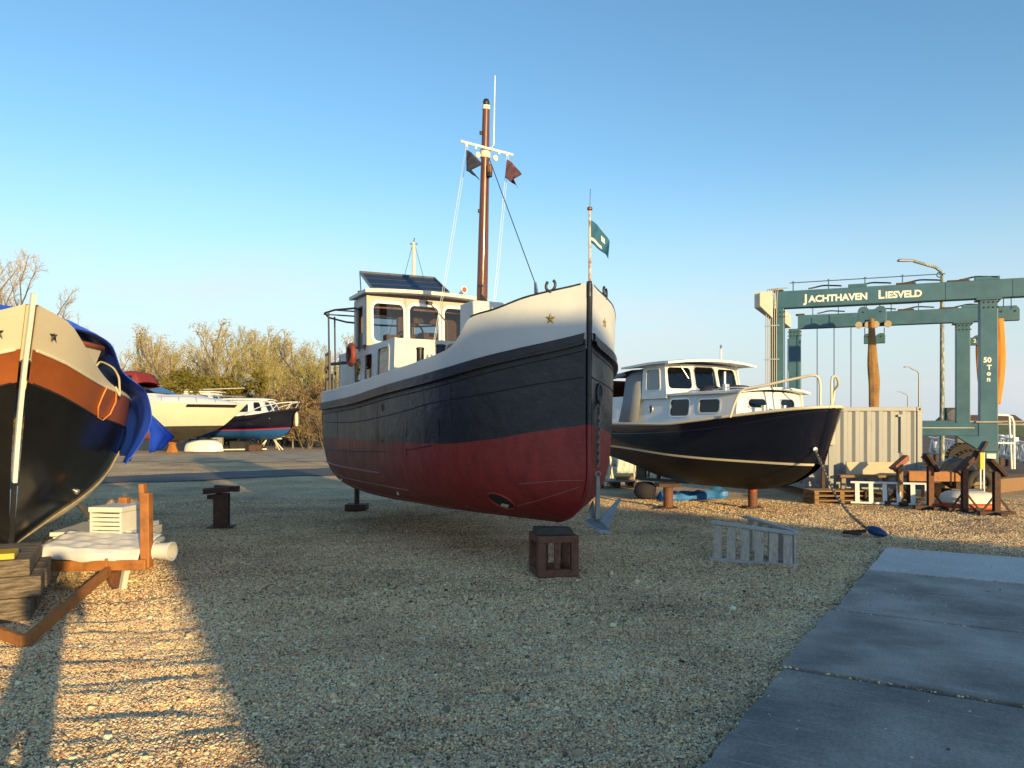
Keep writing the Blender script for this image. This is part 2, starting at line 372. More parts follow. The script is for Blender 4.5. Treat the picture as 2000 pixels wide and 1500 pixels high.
# tug paint: fresh navy-black forward, from the middle aft chalky dust with grazing sunlight painted into its colour
def tug_paint(name, col, sunlit_dust, rough):
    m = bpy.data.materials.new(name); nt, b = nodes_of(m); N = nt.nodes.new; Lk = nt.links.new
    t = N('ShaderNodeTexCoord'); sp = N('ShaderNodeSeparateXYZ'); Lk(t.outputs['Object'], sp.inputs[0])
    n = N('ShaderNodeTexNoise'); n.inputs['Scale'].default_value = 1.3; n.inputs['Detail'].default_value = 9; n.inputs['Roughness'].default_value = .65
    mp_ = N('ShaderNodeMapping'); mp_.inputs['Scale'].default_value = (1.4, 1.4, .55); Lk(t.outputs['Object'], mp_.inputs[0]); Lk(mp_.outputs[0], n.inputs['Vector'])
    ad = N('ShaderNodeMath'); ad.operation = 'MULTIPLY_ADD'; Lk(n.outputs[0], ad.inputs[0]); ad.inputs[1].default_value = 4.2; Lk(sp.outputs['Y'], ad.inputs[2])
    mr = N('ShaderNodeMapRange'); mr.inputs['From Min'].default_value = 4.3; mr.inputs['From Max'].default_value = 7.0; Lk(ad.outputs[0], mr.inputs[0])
    mi = N('ShaderNodeMix'); mi.data_type = 'RGBA'; Lk(mr.outputs[0], mi.inputs['Factor']); mi.inputs[6].default_value = (*col, 1); mi.inputs[7].default_value = (*sunlit_dust, 1)
    n2 = N('ShaderNodeTexNoise'); n2.inputs['Scale'].default_value = 5; n2.inputs['Detail'].default_value = 8; Lk(mp_.outputs[0], n2.inputs['Vector'])
    m2 = N('ShaderNodeMapRange'); m2.inputs['From Min'].default_value = .3; m2.inputs['From Max'].default_value = .7; m2.inputs['To Min'].default_value = .78; m2.inputs['To Max'].default_value = 1.22; Lk(n2.outputs[0], m2.inputs[0])
    vm = N('ShaderNodeVectorMath'); vm.operation = 'SCALE'; Lk(mi.outputs[2], vm.inputs[0]); Lk(m2.outputs[0], vm.inputs['Scale']); Lk(vm.outputs[0], b.inputs['Base Color'])
    ms_ = N('ShaderNodeMapping'); ms_.inputs['Scale'].default_value = (2, 1.1, 15); Lk(t.outputs['Object'], ms_.inputs[0])
    ns_ = N('ShaderNodeTexNoise'); ns_.inputs['Scale'].default_value = 1.9; ns_.inputs['Detail'].default_value = 9; ns_.inputs['Roughness'].default_value = .75; Lk(ms_.outputs[0], ns_.inputs['Vector'])
    mv_ = N('ShaderNodeMapping'); mv_.inputs['Scale'].default_value = (5, 7, .7); Lk(t.outputs['Object'], mv_.inputs[0])
    nv_ = N('ShaderNodeTexNoise'); nv_.inputs['Scale'].default_value = 1.6; nv_.inputs['Detail'].default_value = 8; nv_.inputs['Roughness'].default_value = .7; Lk(mv_.outputs[0], nv_.inputs['Vector'])
    r1_ = N('ShaderNodeMapRange'); r1_.inputs['From Min'].default_value = .60; r1_.inputs['From Max'].default_value = .78; r1_.inputs['To Max'].default_value = .5; Lk(ns_.outputs[0], r1_.inputs[0])
    r2_ = N('ShaderNodeMapRange'); r2_.inputs['From Min'].default_value = .58; r2_.inputs['From Max'].default_value = .80; r2_.inputs['To Max'].default_value = .45; Lk(nv_.outputs[0], r2_.inputs[0])
    m1_ = N('ShaderNodeMix'); m1_.data_type = 'RGBA'; Lk(r1_.outputs[0], m1_.inputs['Factor']); Lk(vm.outputs[0], m1_.inputs[6]); m1_.inputs[7].default_value = (*[c*1.6+.03 for c in sunlit_dust], 1)
    m3_ = N('ShaderNodeMix'); m3_.data_type = 'RGBA'; Lk(r2_.outputs[0], m3_.inputs['Factor']); Lk(m1_.outputs[2], m3_.inputs[6]); m3_.inputs[7].default_value = (*[c*.7+d*.3 for c, d in zip(col, (.09,.05,.03))], 1); Lk(m3_.outputs[2], b.inputs['Base Color'])
    rr = N('ShaderNodeMapRange'); rr.inputs['To Min'].default_value = rough; rr.inputs['To Max'].default_value = rough+.2; Lk(mr.outputs[0], rr.inputs[0]); Lk(rr.outputs[0], b.inputs['Roughness'])
    n3 = N('ShaderNodeTexNoise'); n3.inputs['Scale'].default_value = 2.2; n3.inputs['Detail'].default_value = 6; n3.inputs['Roughness'].default_value = .55; Lk(t.outputs['Object'], n3.inputs['Vector'])
    n4 = N('ShaderNodeTexNoise'); n4.inputs['Scale'].default_value = 26; n4.inputs['Detail'].default_value = 4; Lk(t.outputs['Object'], n4.inputs['Vector'])
    sm = N('ShaderNodeMath'); sm.operation = 'MULTIPLY_ADD'; Lk(n4.outputs[0], sm.inputs[0]); sm.inputs[1].default_value = .07; Lk(n3.outputs[0], sm.inputs[2])
    bu = N('ShaderNodeBump'); bu.inputs['Strength'].default_value = .5; bu.inputs['Distance'].default_value = .055; Lk(sm.outputs[0], bu.inputs['Height']); Lk(bu.outputs[0], b.inputs['Normal'])
    return m
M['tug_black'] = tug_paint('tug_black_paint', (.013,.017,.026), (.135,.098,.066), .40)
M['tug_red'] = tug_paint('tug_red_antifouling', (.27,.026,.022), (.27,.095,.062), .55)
M['tug_white'] = mat('tug_grey_white_paint', (.56,.585,.60), .42, var=.06, vs_=2, col2=(.44,.41,.35), mixs=2.2, mixa=(.62,.85), bump=.06, bs=8)
M['pink_line'] = mat('scraped_pink_paint', (.33,.13,.11), .6, var=.2, vs_=8)
# ------------------------------------------------------------ ground
def vnoise(x, y, seed):
    xi = np.floor(x).astype(np.int64); yi = np.floor(y).astype(np.int64); fx = x-xi; fy = y-yi
    fx = fx*fx*(3-2*fx); fy = fy*fy*(3-2*fy)
    def h(a, b):
        n = (a*374761393+b*668265263+seed*1442695041) & 0x7fffffff
        n = ((n ^ (n >> 13))*1274126177) & 0x7fffffff
        return ((n ^ (n >> 16)) & 0xffff)/65535.0
    return (h(xi,yi)*(1-fx)+h(xi+1,yi)*fx)*(1-fy)+(h(xi,yi+1)*(1-fx)+h(xi+1,yi+1)*fx)*fy
def ground_z(x, y):
    a = rad(12); u = x*math.cos(a)+y*math.sin(a); v = -x*math.sin(a)+y*math.cos(a)
    z = (vnoise(u*1.9, v*6.3, 3)-.5)*.040 + (vnoise(u*5.0, v*12.0, 5)-.5)*.016 + (vnoise(x*.55, y*.55, 9)-.5)*.05
    f = np.clip((26-y)/10, 0, 1)*np.clip((y+1)/2, 0, 1)*np.clip((15-np.abs(x))/4, 0, 1)
    return z*f-.012
SA = math.atan2(.534, .846)                       # heading of the concrete slab path
sd = V((math.sin(SA), math.cos(SA), 0)); sr = V((math.cos(SA), -math.sin(SA), 0))
SO = V((4.90, 9.97, 0))                           # its far corner beside the gravel
def on_slab(x, y):
    dx, dy = x-SO.x, y-SO.y
    al = dx*sd.x+dy*sd.y; ac = dx*sr.x+dy*sr.y
    return (al < 0.0) & (ac > 0.0)
def spread(lo, a, b, hi, step, n):
    core = np.arange(a, b, step)
    left = a-(a-lo)*(np.linspace(1, 0, n, endpoint=False)**2.6); right = b+(hi-b)*(np.linspace(0, 1, n)**2.6)
    return np.unique(np.concatenate([left, core, right]))
gx = spread(-1500, -9, 10, 1500, .055, 34); gy = spread(-200, 2.6, 17, 2600, .055, 40)
X, Y = np.meshgrid(gx, gy); Z = ground_z(X, Y); nx, ny = len(gx), len(gy)
sl_ = on_slab(X, Y); Z = np.where(sl_, Z-.03, Z)
verts = np.stack([X.ravel(), Y.ravel(), Z.ravel()], 1).astype(np.float32)
ii = (np.arange(ny-1)[:, None]*nx+np.arange(nx-1)[None, :]).ravel()
quads = np.stack([ii, ii+1, ii+nx+1, ii+nx], 1).astype(np.int32)
me = bpy.data.meshes.new('gravel_yard'); me.vertices.add(len(verts)); me.vertices.foreach_set('co', verts.ravel())
me.loops.add(quads.size); me.loops.foreach_set('vertex_index', quads.ravel())
me.polygons.add(len(quads)); me.polygons.foreach_set('loop_start', np.arange(0, quads.size, 4, dtype=np.int32)); me.polygons.foreach_set('loop_total', np.full(len(quads), 4, np.int32))
me.update(calc_edges=True); me.validate()

STONES = [(0.0,(.05,.045,.04)),(.13,(.16,.135,.11)),(.24,(.38,.30,.21)),(.40,(.50,.40,.27)),(.52,(.33,.285,.235)),(.62,(.72,.60,.44)),(.74,(.42,.27,.14)),(.80,(.28,.25,.23)),(.87,(.72,.62,.46)),(.95,(.30,.11,.07)),(1.0,(.52,.44,.32))]
def stone_ramp(nt, src):
    r = nt.nodes.new('ShaderNodeValToRGB'); e = r.color_ramp.elements
    e[0].position, e[0].color = STONES[0][0], (*STONES[0][1], 1); e[1].position, e[1].color = STONES[-1][0], (*STONES[-1][1], 1)
    for p_, c_ in STONES[1:-1]:
        q = e.new(p_); q.color = (*c_, 1)
    nt.links.new(src, r.inputs[0]); return r
def gravel_ground():
    m = bpy.data.materials.new('gravel_ground'); nt, b = nodes_of(m); N = nt.nodes.new; Lk = nt.links.new
    t = N('ShaderNodeTexCoord'); vec = t.outputs['Object']
    w = N('ShaderNodeTexNoise'); w.inputs['Scale'].default_value = 30; Lk(vec, w.inputs['Vector'])
    wa = N('ShaderNodeVectorMath'); wa.operation = 'MULTIPLY_ADD'; Lk(w.outputs['Color'], wa.inputs[0]); wa.inputs[1].default_value = (.02,.02,.02); Lk(vec, wa.inputs[2])
    outs = []
    for sc in (78.0, 38.0):
        vo = N('ShaderNodeTexVoronoi'); vo.inputs['Scale'].default_value = sc; Lk(wa.outputs[0], vo.inputs['Vector'])
        sp = N('ShaderNodeSeparateColor'); Lk(vo.outputs['Color'], sp.inputs[0]); outs.append((vo, stone_ramp(nt, sp.outputs[0])))
    mk = N('ShaderNodeTexNoise'); mk.inputs['Scale'].default_value = 14; Lk(vec, mk.inputs['Vector'])
    mk2 = N('ShaderNodeMapRange'); mk2.inputs['From Min'].default_value = .52; mk2.inputs['From Max'].default_value = .60; Lk(mk.outputs[0], mk2.inputs[0])
    mi = N('ShaderNodeMix'); mi.data_type = 'RGBA'; Lk(mk2.outputs[0], mi.inputs['Factor']); Lk(outs[0][1].outputs[0], mi.inputs[6]); Lk(outs[1][1].outputs[0], mi.inputs[7])
    # broad patches: sandy, greyer, and the brown mud and turf beyond the quay
    pn = N('ShaderNodeTexNoise'); pn.inputs['Scale'].default_value = .55; pn.inputs['Detail'].default_value = 7; pn.inputs['Roughness'].default_value = .6; Lk(vec, pn.inputs['Vector'])
    pr = N('ShaderNodeValToRGB'); pr.color_ramp.elements[0].position = .32; pr.color_ramp.elements[0].color = (.55,.56,.58,1); pr.color_ramp.elements[1].position = .68; pr.color_ramp.elements[1].color = (1.25,1.16,1.02,1)
    Lk(pn.outputs[0], pr.inputs[0])
    vm = N('ShaderNodeVectorMath'); vm.operation = 'MULTIPLY'; Lk(mi.outputs[2], vm.inputs[0]); Lk(pr.outputs[0], vm.inputs[1])
    g = N('ShaderNodeVectorMath'); g.operation = 'SCALE'; g.inputs['Scale'].default_value = 1.5; wt_ = N('ShaderNodeVectorMath'); wt_.operation = 'MULTIPLY'; wt_.inputs[1].default_value = (1.12,1.0,.82); Lk(vm.outputs[0], wt_.inputs[0]); Lk(wt_.outputs[0], g.inputs[0])
    mn_ = N('ShaderNodeVectorMath'); mn_.operation = 'MINIMUM'; mn_.inputs[1].default_value = (.85,.80,.72); Lk(g.outputs[0], mn_.inputs[0]); Lk(mn_.outputs[0], b.inputs['Base Color']); b.inputs['Roughness'].default_value = .9; b.inputs['Specular IOR Level'].default_value = .25
    inv = N('ShaderNodeMath'); inv.operation = 'SUBTRACT'; inv.inputs[0].default_value = 1; Lk(outs[0][0].outputs['Distance'], inv.inputs[1])
    bu = N('ShaderNodeBump'); bu.inputs['Strength'].default_value = .9; bu.inputs['Distance'].default_value = .014; Lk(inv.outputs[0], bu.inputs['Height'])
    n4 = N('ShaderNodeTexNoise'); n4.inputs['Scale'].default_value = 7; n4.inputs['Detail'].default_value = 6; Lk(vec, n4.inputs['Vector'])
    b2 = N('ShaderNodeBump'); b2.inputs['Strength'].default_value = .6; b2.inputs['Distance'].default_value = .06; Lk(n4.outputs[0], b2.inputs['Height']); Lk(bu.outputs[0], b2.inputs['Normal'])
    Lk(b2.outputs[0], b.inputs['Normal']); return m
M['gravel'] = gravel_ground()
go = link('gravel_yard', me, M['gravel'], smooth=180); tag(go, kind='structure')

# loose stones in the foreground: one scattered mass of real pebbles
rs = np.random.RandomState(11)
def scatter(n, y0, y1, smin, smax):
    y = np.sqrt(rs.rand(n)*(y1*y1-y0*y0)+y0*y0); x = (rs.rand(n)*2-1)*(y*.70+.35)
    k = ~on_slab(x-.02, y+.01); x, y = x[k], y[k]
    s = smin+(smax-smin)*rs.rand(len(x))**2.2
    return x, y, s
px_, py_, ps_ = [], [], []
for a in ((250000, 3.2, 6.5, .0036, .0085), (200000, 6.5, 11.5, .005, .0105), (60000, 11.5, 17, .007, .012), (4200, 3.2, 9, .009, .018), (260, 3.2, 11, .017, .028)):
    x, y, s = scatter(*a); px_.append(x); py_.append(y); ps_.append(s)
# a few stones kicked onto the slabs
x = rs.rand(4200)*5+1; y = rs.rand(4200)*6.6+3.3; ac_ = (x-SO.x)*sr.x+(y-SO.y)*sr.y; k = on_slab(x, y) & (ac_ < .02+rs.rand(4200)**14*2.6)
slabx, slaby = x[k], y[k]
for al_ in (-1.86, -4.02, -5.85, -7.85):
    u = rs.rand(170)*6; q = rs.randn(170)*.010; slabx = np.concatenate([slabx, SO.x+sd.x*(al_+q)+sr.x*u]); slaby = np.concatenate([slaby, SO.y+sd.y*(al_+q)+sr.y*u])
px_ = np.concatenate(px_); py_ = np.concatenate(py_); ps_ = np.concatenate(ps_)
pz_ = ground_z(px_, py_)+ps_*(.05+.45*rs.rand(len(ps_)))
px_ = np.concatenate([px_, slabx]); py_ = np.concatenate([py_, slaby]); ss = .004+.006*rs.rand(len(slabx)); ps_ = np.concatenate([ps_, ss]); pz_ = np.concatenate([pz_, np.full(len(slabx), .045)+ss*.5])
n = len(px_)
pm = bpy.data.meshes.new('gravel'); pm.vertices.add(n); pm.vertices.foreach_set('co', np.stack([px_, py_, pz_], 1).astype(np.float32).ravel())
sc3 = np.stack([ps_*(.8+.5*rs.rand(n)), ps_*(.8+.5*rs.rand(n)), ps_*(.5+.4*rs.rand(n))], 1).astype(np.float32)
rt3 = np.stack([(rs.rand(n)-.5)*.9, (rs.rand(n)-.5)*.9, rs.rand(n)*6.28], 1).astype(np.float32)
a = pm.attributes.new('pebble_scale', 'FLOAT_VECTOR', 'POINT'); a.data.foreach_set('vector', sc3.ravel())
a = pm.attributes.new('pebble_turn', 'FLOAT_VECTOR', 'POINT'); a.data.foreach_set('vector', rt3.ravel())
def pebble_mat():
    m = bpy.data.materials.new('loose_pebbles'); nt, b = nodes_of(m); N = nt.nodes.new; Lk = nt.links.new
    oi = N('ShaderNodeObjectInfo'); r = stone_ramp(nt, oi.outputs['Random'])
    pn = N('ShaderNodeTexNoise'); pn.inputs['Scale'].default_value = .55; pn.inputs['Detail'].default_value = 7; pn.inputs['Roughness'].default_value = .62; Lk(oi.outputs['Location'], pn.inputs['Vector'])
    pm_ = N('ShaderNodeMapRange'); pm_.inputs['From Min'].default_value = .32; pm_.inputs['From Max'].default_value = .66; pm_.inputs['To Min'].default_value = 1.05; pm_.inputs['To Max'].default_value = 1.85; Lk(pn.outputs[0], pm_.inputs[0])
    g = N('ShaderNodeVectorMath'); g.operation = 'SCALE'; Lk(pm_.outputs[0], g.inputs['Scale']); wt_ = N('ShaderNodeVectorMath'); wt_.operation = 'MULTIPLY'; wt_.inputs[1].default_value = (1.12,1.0,.82); Lk(r.outputs[0], wt_.inputs[0]); Lk(wt_.outputs[0], g.inputs[0])
    mn_ = N('ShaderNodeVectorMath'); mn_.operation = 'MINIMUM'; mn_.inputs[1].default_value = (.85,.80,.72); Lk(g.outputs[0], mn_.inputs[0]); Lk(mn_.outputs[0], b.inputs['Base Color']); b.inputs['Roughness'].default_value = .75; b.inputs['Specular IOR Level'].default_value = .3; return m
M['pebble'] = pebble_mat()
ng = bpy.data.node_groups.new('scattered_pebbles', 'GeometryNodeTree')
ng.interface.new_socket('Geometry', in_out='INPUT', socket_type='NodeSocketGeometry'); ng.interface.new_socket('Geometry', in_out='OUTPUT', socket_type='NodeSocketGeometry')
def gn(t): return ng.nodes.new(t)
gi, gout = gn('NodeGroupInput'), gn('NodeGroupOutput'); m2p = gn('GeometryNodeMeshToPoints'); iop = gn('GeometryNodeInstanceOnPoints')
ico = gn('GeometryNodeMeshIcoSphere'); ico.inputs['Radius'].default_value = 1.0; ico.inputs['Subdivisions'].default_value = 2
spn = gn('GeometryNodeSetPosition'); gnz = gn('ShaderNodeTexNoise'); gnz.inputs['Scale'].default_value = 1.1
gsub = gn('ShaderNodeVectorMath'); gsub.operation = 'SUBTRACT'; gsub.inputs[1].default_value = (.5,.5,.5); ng.links.new(gnz.outputs['Color'], gsub.inputs[0])
gsc = gn('ShaderNodeVectorMath'); gsc.operation = 'SCALE'; gsc.inputs['Scale'].default_value = 1.5; ng.links.new(gsub.outputs[0], gsc.inputs[0])
ng.links.new(ico.outputs['Mesh'], spn.inputs['Geometry']); ng.links.new(gsc.outputs[0], spn.inputs['Offset'])
smt = gn('GeometryNodeSetMaterial'); smt.inputs['Material'].default_value = M['pebble']; ng.links.new(spn.outputs[0], smt.inputs['Geometry'])
def named(nm):
    q = gn('GeometryNodeInputNamedAttribute'); q.data_type = 'FLOAT_VECTOR'; q.inputs['Name'].default_value = nm; return q.outputs[0]
e2r = gn('FunctionNodeEulerToRotation'); ng.links.new(named('pebble_turn'), e2r.inputs[0])
ng.links.new(gi.outputs[0], m2p.inputs['Mesh']); ng.links.new(m2p.outputs[0], iop.inputs['Points']); ng.links.new(smt.outputs[0], iop.inputs['Instance'])
ng.links.new(e2r.outputs[0], iop.inputs['Rotation']); ng.links.new(named('pebble_scale'), iop.inputs['Scale']); ng.links.new(iop.outputs[0], gout.inputs[0])
gv = bpy.data.objects.new('gravel', pm); C.objects.link(gv); md = gv.modifiers.new('pebbles', 'NODES'); md.node_group = ng
pm.materials.append(M['pebble']); tag(gv, 'loose grey and tan pebbles strewn over the yard', kind='stuff')

# concrete slab path: separate plates with open joints
def slab_mat(name, col, col2, scratch):
    m = bpy.data.materials.new(name); nt, b = nodes_of(m); N = nt.nodes.new; Lk = nt.links.new
    t = N('ShaderNodeTexCoord'); oi = N('ShaderNodeObjectInfo'); mo = N('ShaderNodeMapRange'); mo.inputs['To Min'].default_value = .72; mo.inputs['To Max'].default_value = 1.15; Lk(oi.outputs['Random'], mo.inputs[0])
    n1 = N('ShaderNodeTexNoise'); n1.inputs['Scale'].default_value = 1.1; n1.inputs['Detail'].default_value = 10; n1.inputs['Roughness'].default_value = .62; Lk(t.outputs['Object'], n1.inputs['Vector'])
    r = N('ShaderNodeValToRGB'); r.color_ramp.elements[0].position = .36; r.color_ramp.elements[0].color = (*col2, 1); r.color_ramp.elements[1].position = .64; r.color_ramp.elements[1].color = (*col, 1); Lk(n1.outputs[0], r.inputs[0])
    mp_ = N('ShaderNodeMapping'); mp_.inputs['Rotation'].default_value = (0, 0, .5); mp_.inputs['Scale'].default_value = (.8, 16, 1); Lk(t.outputs['Object'], mp_.inputs[0])
    n2 = N('ShaderNodeTexNoise'); n2.inputs['Scale'].default_value = 2.3; n2.inputs['Detail'].default_value = 9; n2.inputs['Roughness'].default_value = .75; Lk(mp_.outputs[0], n2.inputs['Vector'])
    mr = N('ShaderNodeMapRange'); mr.inputs['From Min'].default_value = .57; mr.inputs['From Max'].default_value = .68; mr.inputs['To Max'].default_value = scratch; Lk(n2.outputs[0], mr.inputs[0])
    mi = N('ShaderNodeMix'); mi.data_type = 'RGBA'; Lk(mr.outputs[0], mi.inputs['Factor']); Lk(r.outputs[0], mi.inputs[6]); mi.inputs[7].default_value = (.58,.55,.52,1)
    n5 = N('ShaderNodeTexNoise'); n5.inputs['Scale'].default_value = 70; n5.inputs['Detail'].default_value = 3; Lk(t.outputs['Object'], n5.inputs['Vector'])
    m5 = N('ShaderNodeMapRange'); m5.inputs['From Min'].default_value = .3; m5.inputs['From Max'].default_value = .7; m5.inputs['To Min'].default_value = .74; m5.inputs['To Max'].default_value = 1.22; Lk(n5.outputs[0], m5.inputs[0])
    # a few dark oil spots
    vo = N('ShaderNodeTexVoronoi'); vo.inputs['Scale'].default_value = 2.1; Lk(t.outputs['Object'], vo.inputs['Vector'])
    ms = N('ShaderNodeMapRange'); ms.inputs['From Min'].default_value = .030; ms.inputs['From Max'].default_value = .075; ms.inputs['To Min'].default_value = .35; Lk(vo.outputs['Distance'], ms.inputs[0])
    mm = N('ShaderNodeMath'); mm.operation = 'MULTIPLY'; Lk(m5.outputs[0], mm.inputs[0]); Lk(ms.outputs[0], mm.inputs[1])
    m9 = N('ShaderNodeMath'); m9.operation = 'MULTIPLY'; Lk(mm.outputs[0], m9.inputs[0]); Lk(mo.outputs[0], m9.inputs[1])
    vm = N('ShaderNodeVectorMath'); vm.operation = 'SCALE'; Lk(mi.outputs[2], vm.inputs[0]); Lk(m9.outputs[0], vm.inputs['Scale']); Lk(vm.outputs[0], b.inputs['Base Color'])
    b.inputs['Roughness'].default_value = .72
    bu = N('ShaderNodeBump'); bu.inputs['Strength'].default_value = .3; bu.inputs['Distance'].default_value = .006; Lk(n5.outputs[0], bu.inputs['Height']); Lk(bu.outputs[0], b.inputs['Normal']); return m
M['slab'] = slab_mat('worn_concrete', (.44,.38,.325), (.185,.16,.14), .8)
M['slab_pale'] = slab_mat('pale_concrete', (.62,.575,.53), (.52,.48,.44), .25)
path = thing('slab_path', 'grey concrete slab path laid in the gravel', 'path', (SO.x, SO.y, 0), -SA)
path['kind'] = 'structure'; del path['category']
yy = 0.0
for row, ln in enumerate((1.86, 2.16, 1.83, 2.0, 2.0)):
    for col in range(3):
        w = 2.0; g = .028; jx = rnd.uniform(-.008, .008)
        x0 = col*w+(0 if row != 2 else -.03); z = .052+rnd.uniform(-.004, .004); co = [(x0+g,yy-ln+g),(x0+w-g,yy-ln+g),(x0+w-g,yy-g),(x0+g,yy-g)]; loop = []
        for e in range(4):
            (ax0,ay0),(bx0,by0) = co[e], co[(e+1) % 4]
            for q in range(22):
                t_ = q/22; d_ = rnd.gauss(0,.0035)-(.016 if rnd.random() < .07 else 0) if q else -.02*rnd.random()
                nx_, ny_ = (by0-ay0), -(bx0-ax0); l_ = math.hypot(nx_, ny_); loop.append((ax0+(bx0-ax0)*t_+nx_/l_*d_, ay0+(by0-ay0)*t_+ny_/l_*d_))
        mb = MB(); mb.prism([V((px__,py__,-.08)) for px__,py__ in loop], V((0,0,z+.08)))
        s = mb.build('slab', M['slab_pale'] if row == 0 else M['slab'], path, bevel=.005)
        if row == 0: s['label'] = 'paler smooth concrete slab'
    yy -= ln

# worn tarmac lane between the shingle fields
def flat(name, pts, z, m, kind='structure'):
    mb = MB(); mb.add([V((p[0], p[1], z)) for p in pts], [tuple(range(len(pts)))]); return tag(mb.build(name, m), kind=kind)
M['tarmac'] = mat('worn_tarmac', (.075,.075,.08), .85, var=.3, vs_=1.2, col2=(.15,.14,.13), mixs=2.5, mixa=(.5,.68), bump=.3, bs=90)
def wavy(pts, amp, seed):
    r_ = random.Random(seed); out = []
    for (x0_,y0_),(x1_,y1_) in zip(pts, pts[1:]+pts[:1]):
        n_ = max(1, int(math.hypot(x1_-x0_, y1_-y0_)/.35))
        for k_ in range(n_):
            t_ = k_/n_; x_ = x0_+(x1_-x0_)*t_; out.append((x_, y0_+(y1_-y0_)*t_+amp*(math.sin(x_*1.7+seed)+.6*math.sin(x_*4.3)+.5*r_.gauss(0,1))))
    return out
near = [(-30, 18.6), (-16, 19.2), (-12.5, 20.6), (-9.5, 22.6), (-6.0, 25.0), (-2, 27.5), (6, 31)]
far = [(6, 36.5), (-2, 32.5), (-6, 29.6), (-9.5, 27.2), (-12.5, 24.4), (-16, 22.6), (-30, 21.6)]
flat('tarmac_lane', wavy(near+far, .22, 2), .010, M['tarmac'])
M['sand'] = mat('sandy_ground', (.46,.36,.235), .95, var=.25, vs_=.5, col2=(.30,.225,.14), mixs=1.2, mixa=(.42,.65), bump=.6, bs=8)
flat('sandy_ground', wavy([(-60,33),(-30,32.5),(-9,34),(6,40),(6,95),(-60,95)], .7, 5), .006, M['sand'])
M['mud'] = mat('brown_mud', (.115,.072,.042), .9, var=.3, vs_=.6, col2=(.19,.125,.075), mixs=.9, mixa=(.45,.62), bump=.9, bs=3)
flat('mud_bank', [(9,30),(14,22.6),(20,20.5),(60,18),(160,60),(160,118),(20,118),(9,60)], .012, M['mud'])
# grassed dyke far behind the harbour
M['grass'] = mat('dyke_grass', (.10,.135,.035), .95, var=.2, vs_=.3, col2=(.15,.15,.055), mixs=.5, mixa=(.45,.65), bump=.5, bs=4)
mb = MB(); prof = [(-14, 0), (-4, 1.5), (0, 1.75), (3, 1.75), (14, 0)]
rows = []
for k in range(60):
    x = -120+k*12.0
    rows.append([V((x, 132+abs(x-30)*.05+a_, b_*(1+.10*math.sin(x*.11)+.05*math.sin(x*.37))-.02)) for a_, b_ in prof])
mb.grid(rows); tag(mb.build('grass_dyke', M['grass'], smooth=60), kind='structure')
# ------------------------------------------------------------ hull generator (boat frame: x across, y aft of the stem head, z up)
class Hull:
    def __init__(s, L, plan, s0, s1, zk, zs, sec_n, sec_m=2.0, flare=.08, fine=0.0):
        s.L = L; s.plan = pch(plan); s.s0 = pch(s0); s.s1 = pch(s1); s.zk = pch(zk); s.zs = pch(zs); s.n = pch(sec_n); s.m = sec_m; s.flare = flare; s.fine = fine
    def hb(s, q, z):
        zk, zs = s.zk(q), s.zs(q); t = (z-zk)/max(.05, zs-zk); p = s.plan(q)
        if t >= 1: return p*(1+s.flare*(z-zs))
        t = max(0.0, t); n = s.n(q)
        return p*(1-(1-t)**n)**(1/s.m)*(1-s.fine*(1-t)*max(0, 1-q/(.35*s.L)))
    def pt(s, q, z, side=1, off=0.0):
        a, b = s.s0(z), s.s1(z); y = a+(q/s.L)*(b-a); x = s.hb(q, z)
        if off:
            d = .03; x2 = s.hb(min(s.L, q+d), z); x1 = s.hb(max(0, q-d), z); k = (x2-x1)/(2*d); l = math.hypot(1, k)
            x += off/l; y -= off*k/l
        return V((side*x, y, z))
    def qs(s, n=48, extra=()):
        q = sorted(set([s.L*(i/n)**1.45 for i in range(n+1)]+[s.L*(1-.12*(i/8)**1.6) for i in range(9)]+list(extra)))
        return q
    def skin(s, zlo, zhi, nz, n=48, extra=(), curve=1.0, off=0.0, q0=None, q1=None):
        mb = MB(); Q = [q for q in s.qs(n, extra) if (q0 is None or q >= q0-1e-6) and (q1 is None or q <= q1+1e-6)]
        for side in (1, -1):
            rows = []
            for i in range(nz+1):
                v = (i/nz)**curve
                rows.append([s.pt(q, zlo(q)+(zhi(q)-zlo(q))*v, side, off) for q in Q])
            mb.grid(rows)
        return mb
    def band(s, zc, h, proud, q0=0.0, q1=None, n=60, sides=(1,-1), back=.01, lip=0.0):
        """rubbing strake of rectangular section following the hull"""
        mb = MB(); q1 = s.L if q1 is None else q1
        for side in sides:
            rows = []
            for i in range(n+1):
                q = q0+(q1-q0)*(i/n)**1.3; z = zc(q)
                rows.append([s.pt(q, z-h/2, side, -back), s.pt(q, z-h/2, side, proud+lip), s.pt(q, z-h/4, side, proud+lip), s.pt(q, z-h/5, side, proud), s.pt(q, z+h/2-.012, side, proud), s.pt(q, z+h/2, side, proud*.7), s.pt(q, z+h/2, side, -back)])
            mb.grid(rows)
        return mb
    def line(s, zc, r, q0=0.0, q1=None, n=60, sides=(1,-1), off=0.0, k=5):
        mb = MB(); q1 = s.L if q1 is None else q1
        for side in sides: mb.tube([s.pt(q0+(q1-q0)*i/n, zc(q0+(q1-q0)*i/n), side, off) for i in range(n+1)], r, k)
        return mb
    def deck(s, dz, inset=.02, q0=0.0, q1=None, n=30):
        mb = MB(); q1 = s.L if q1 is None else q1; rows = []
        for i in range(n+1):
            q = q0+(q1-q0)*i/n; z = s.zs(q)+dz; p = s.pt(q, s.zs(q), 1)
            x = max(0, p.x-inset); rows.append([V((x*k, p.y, z+.03*(1-k*k))) for k in (-1, -.5, 0, .5, 1)])
        return mb.grid(rows)

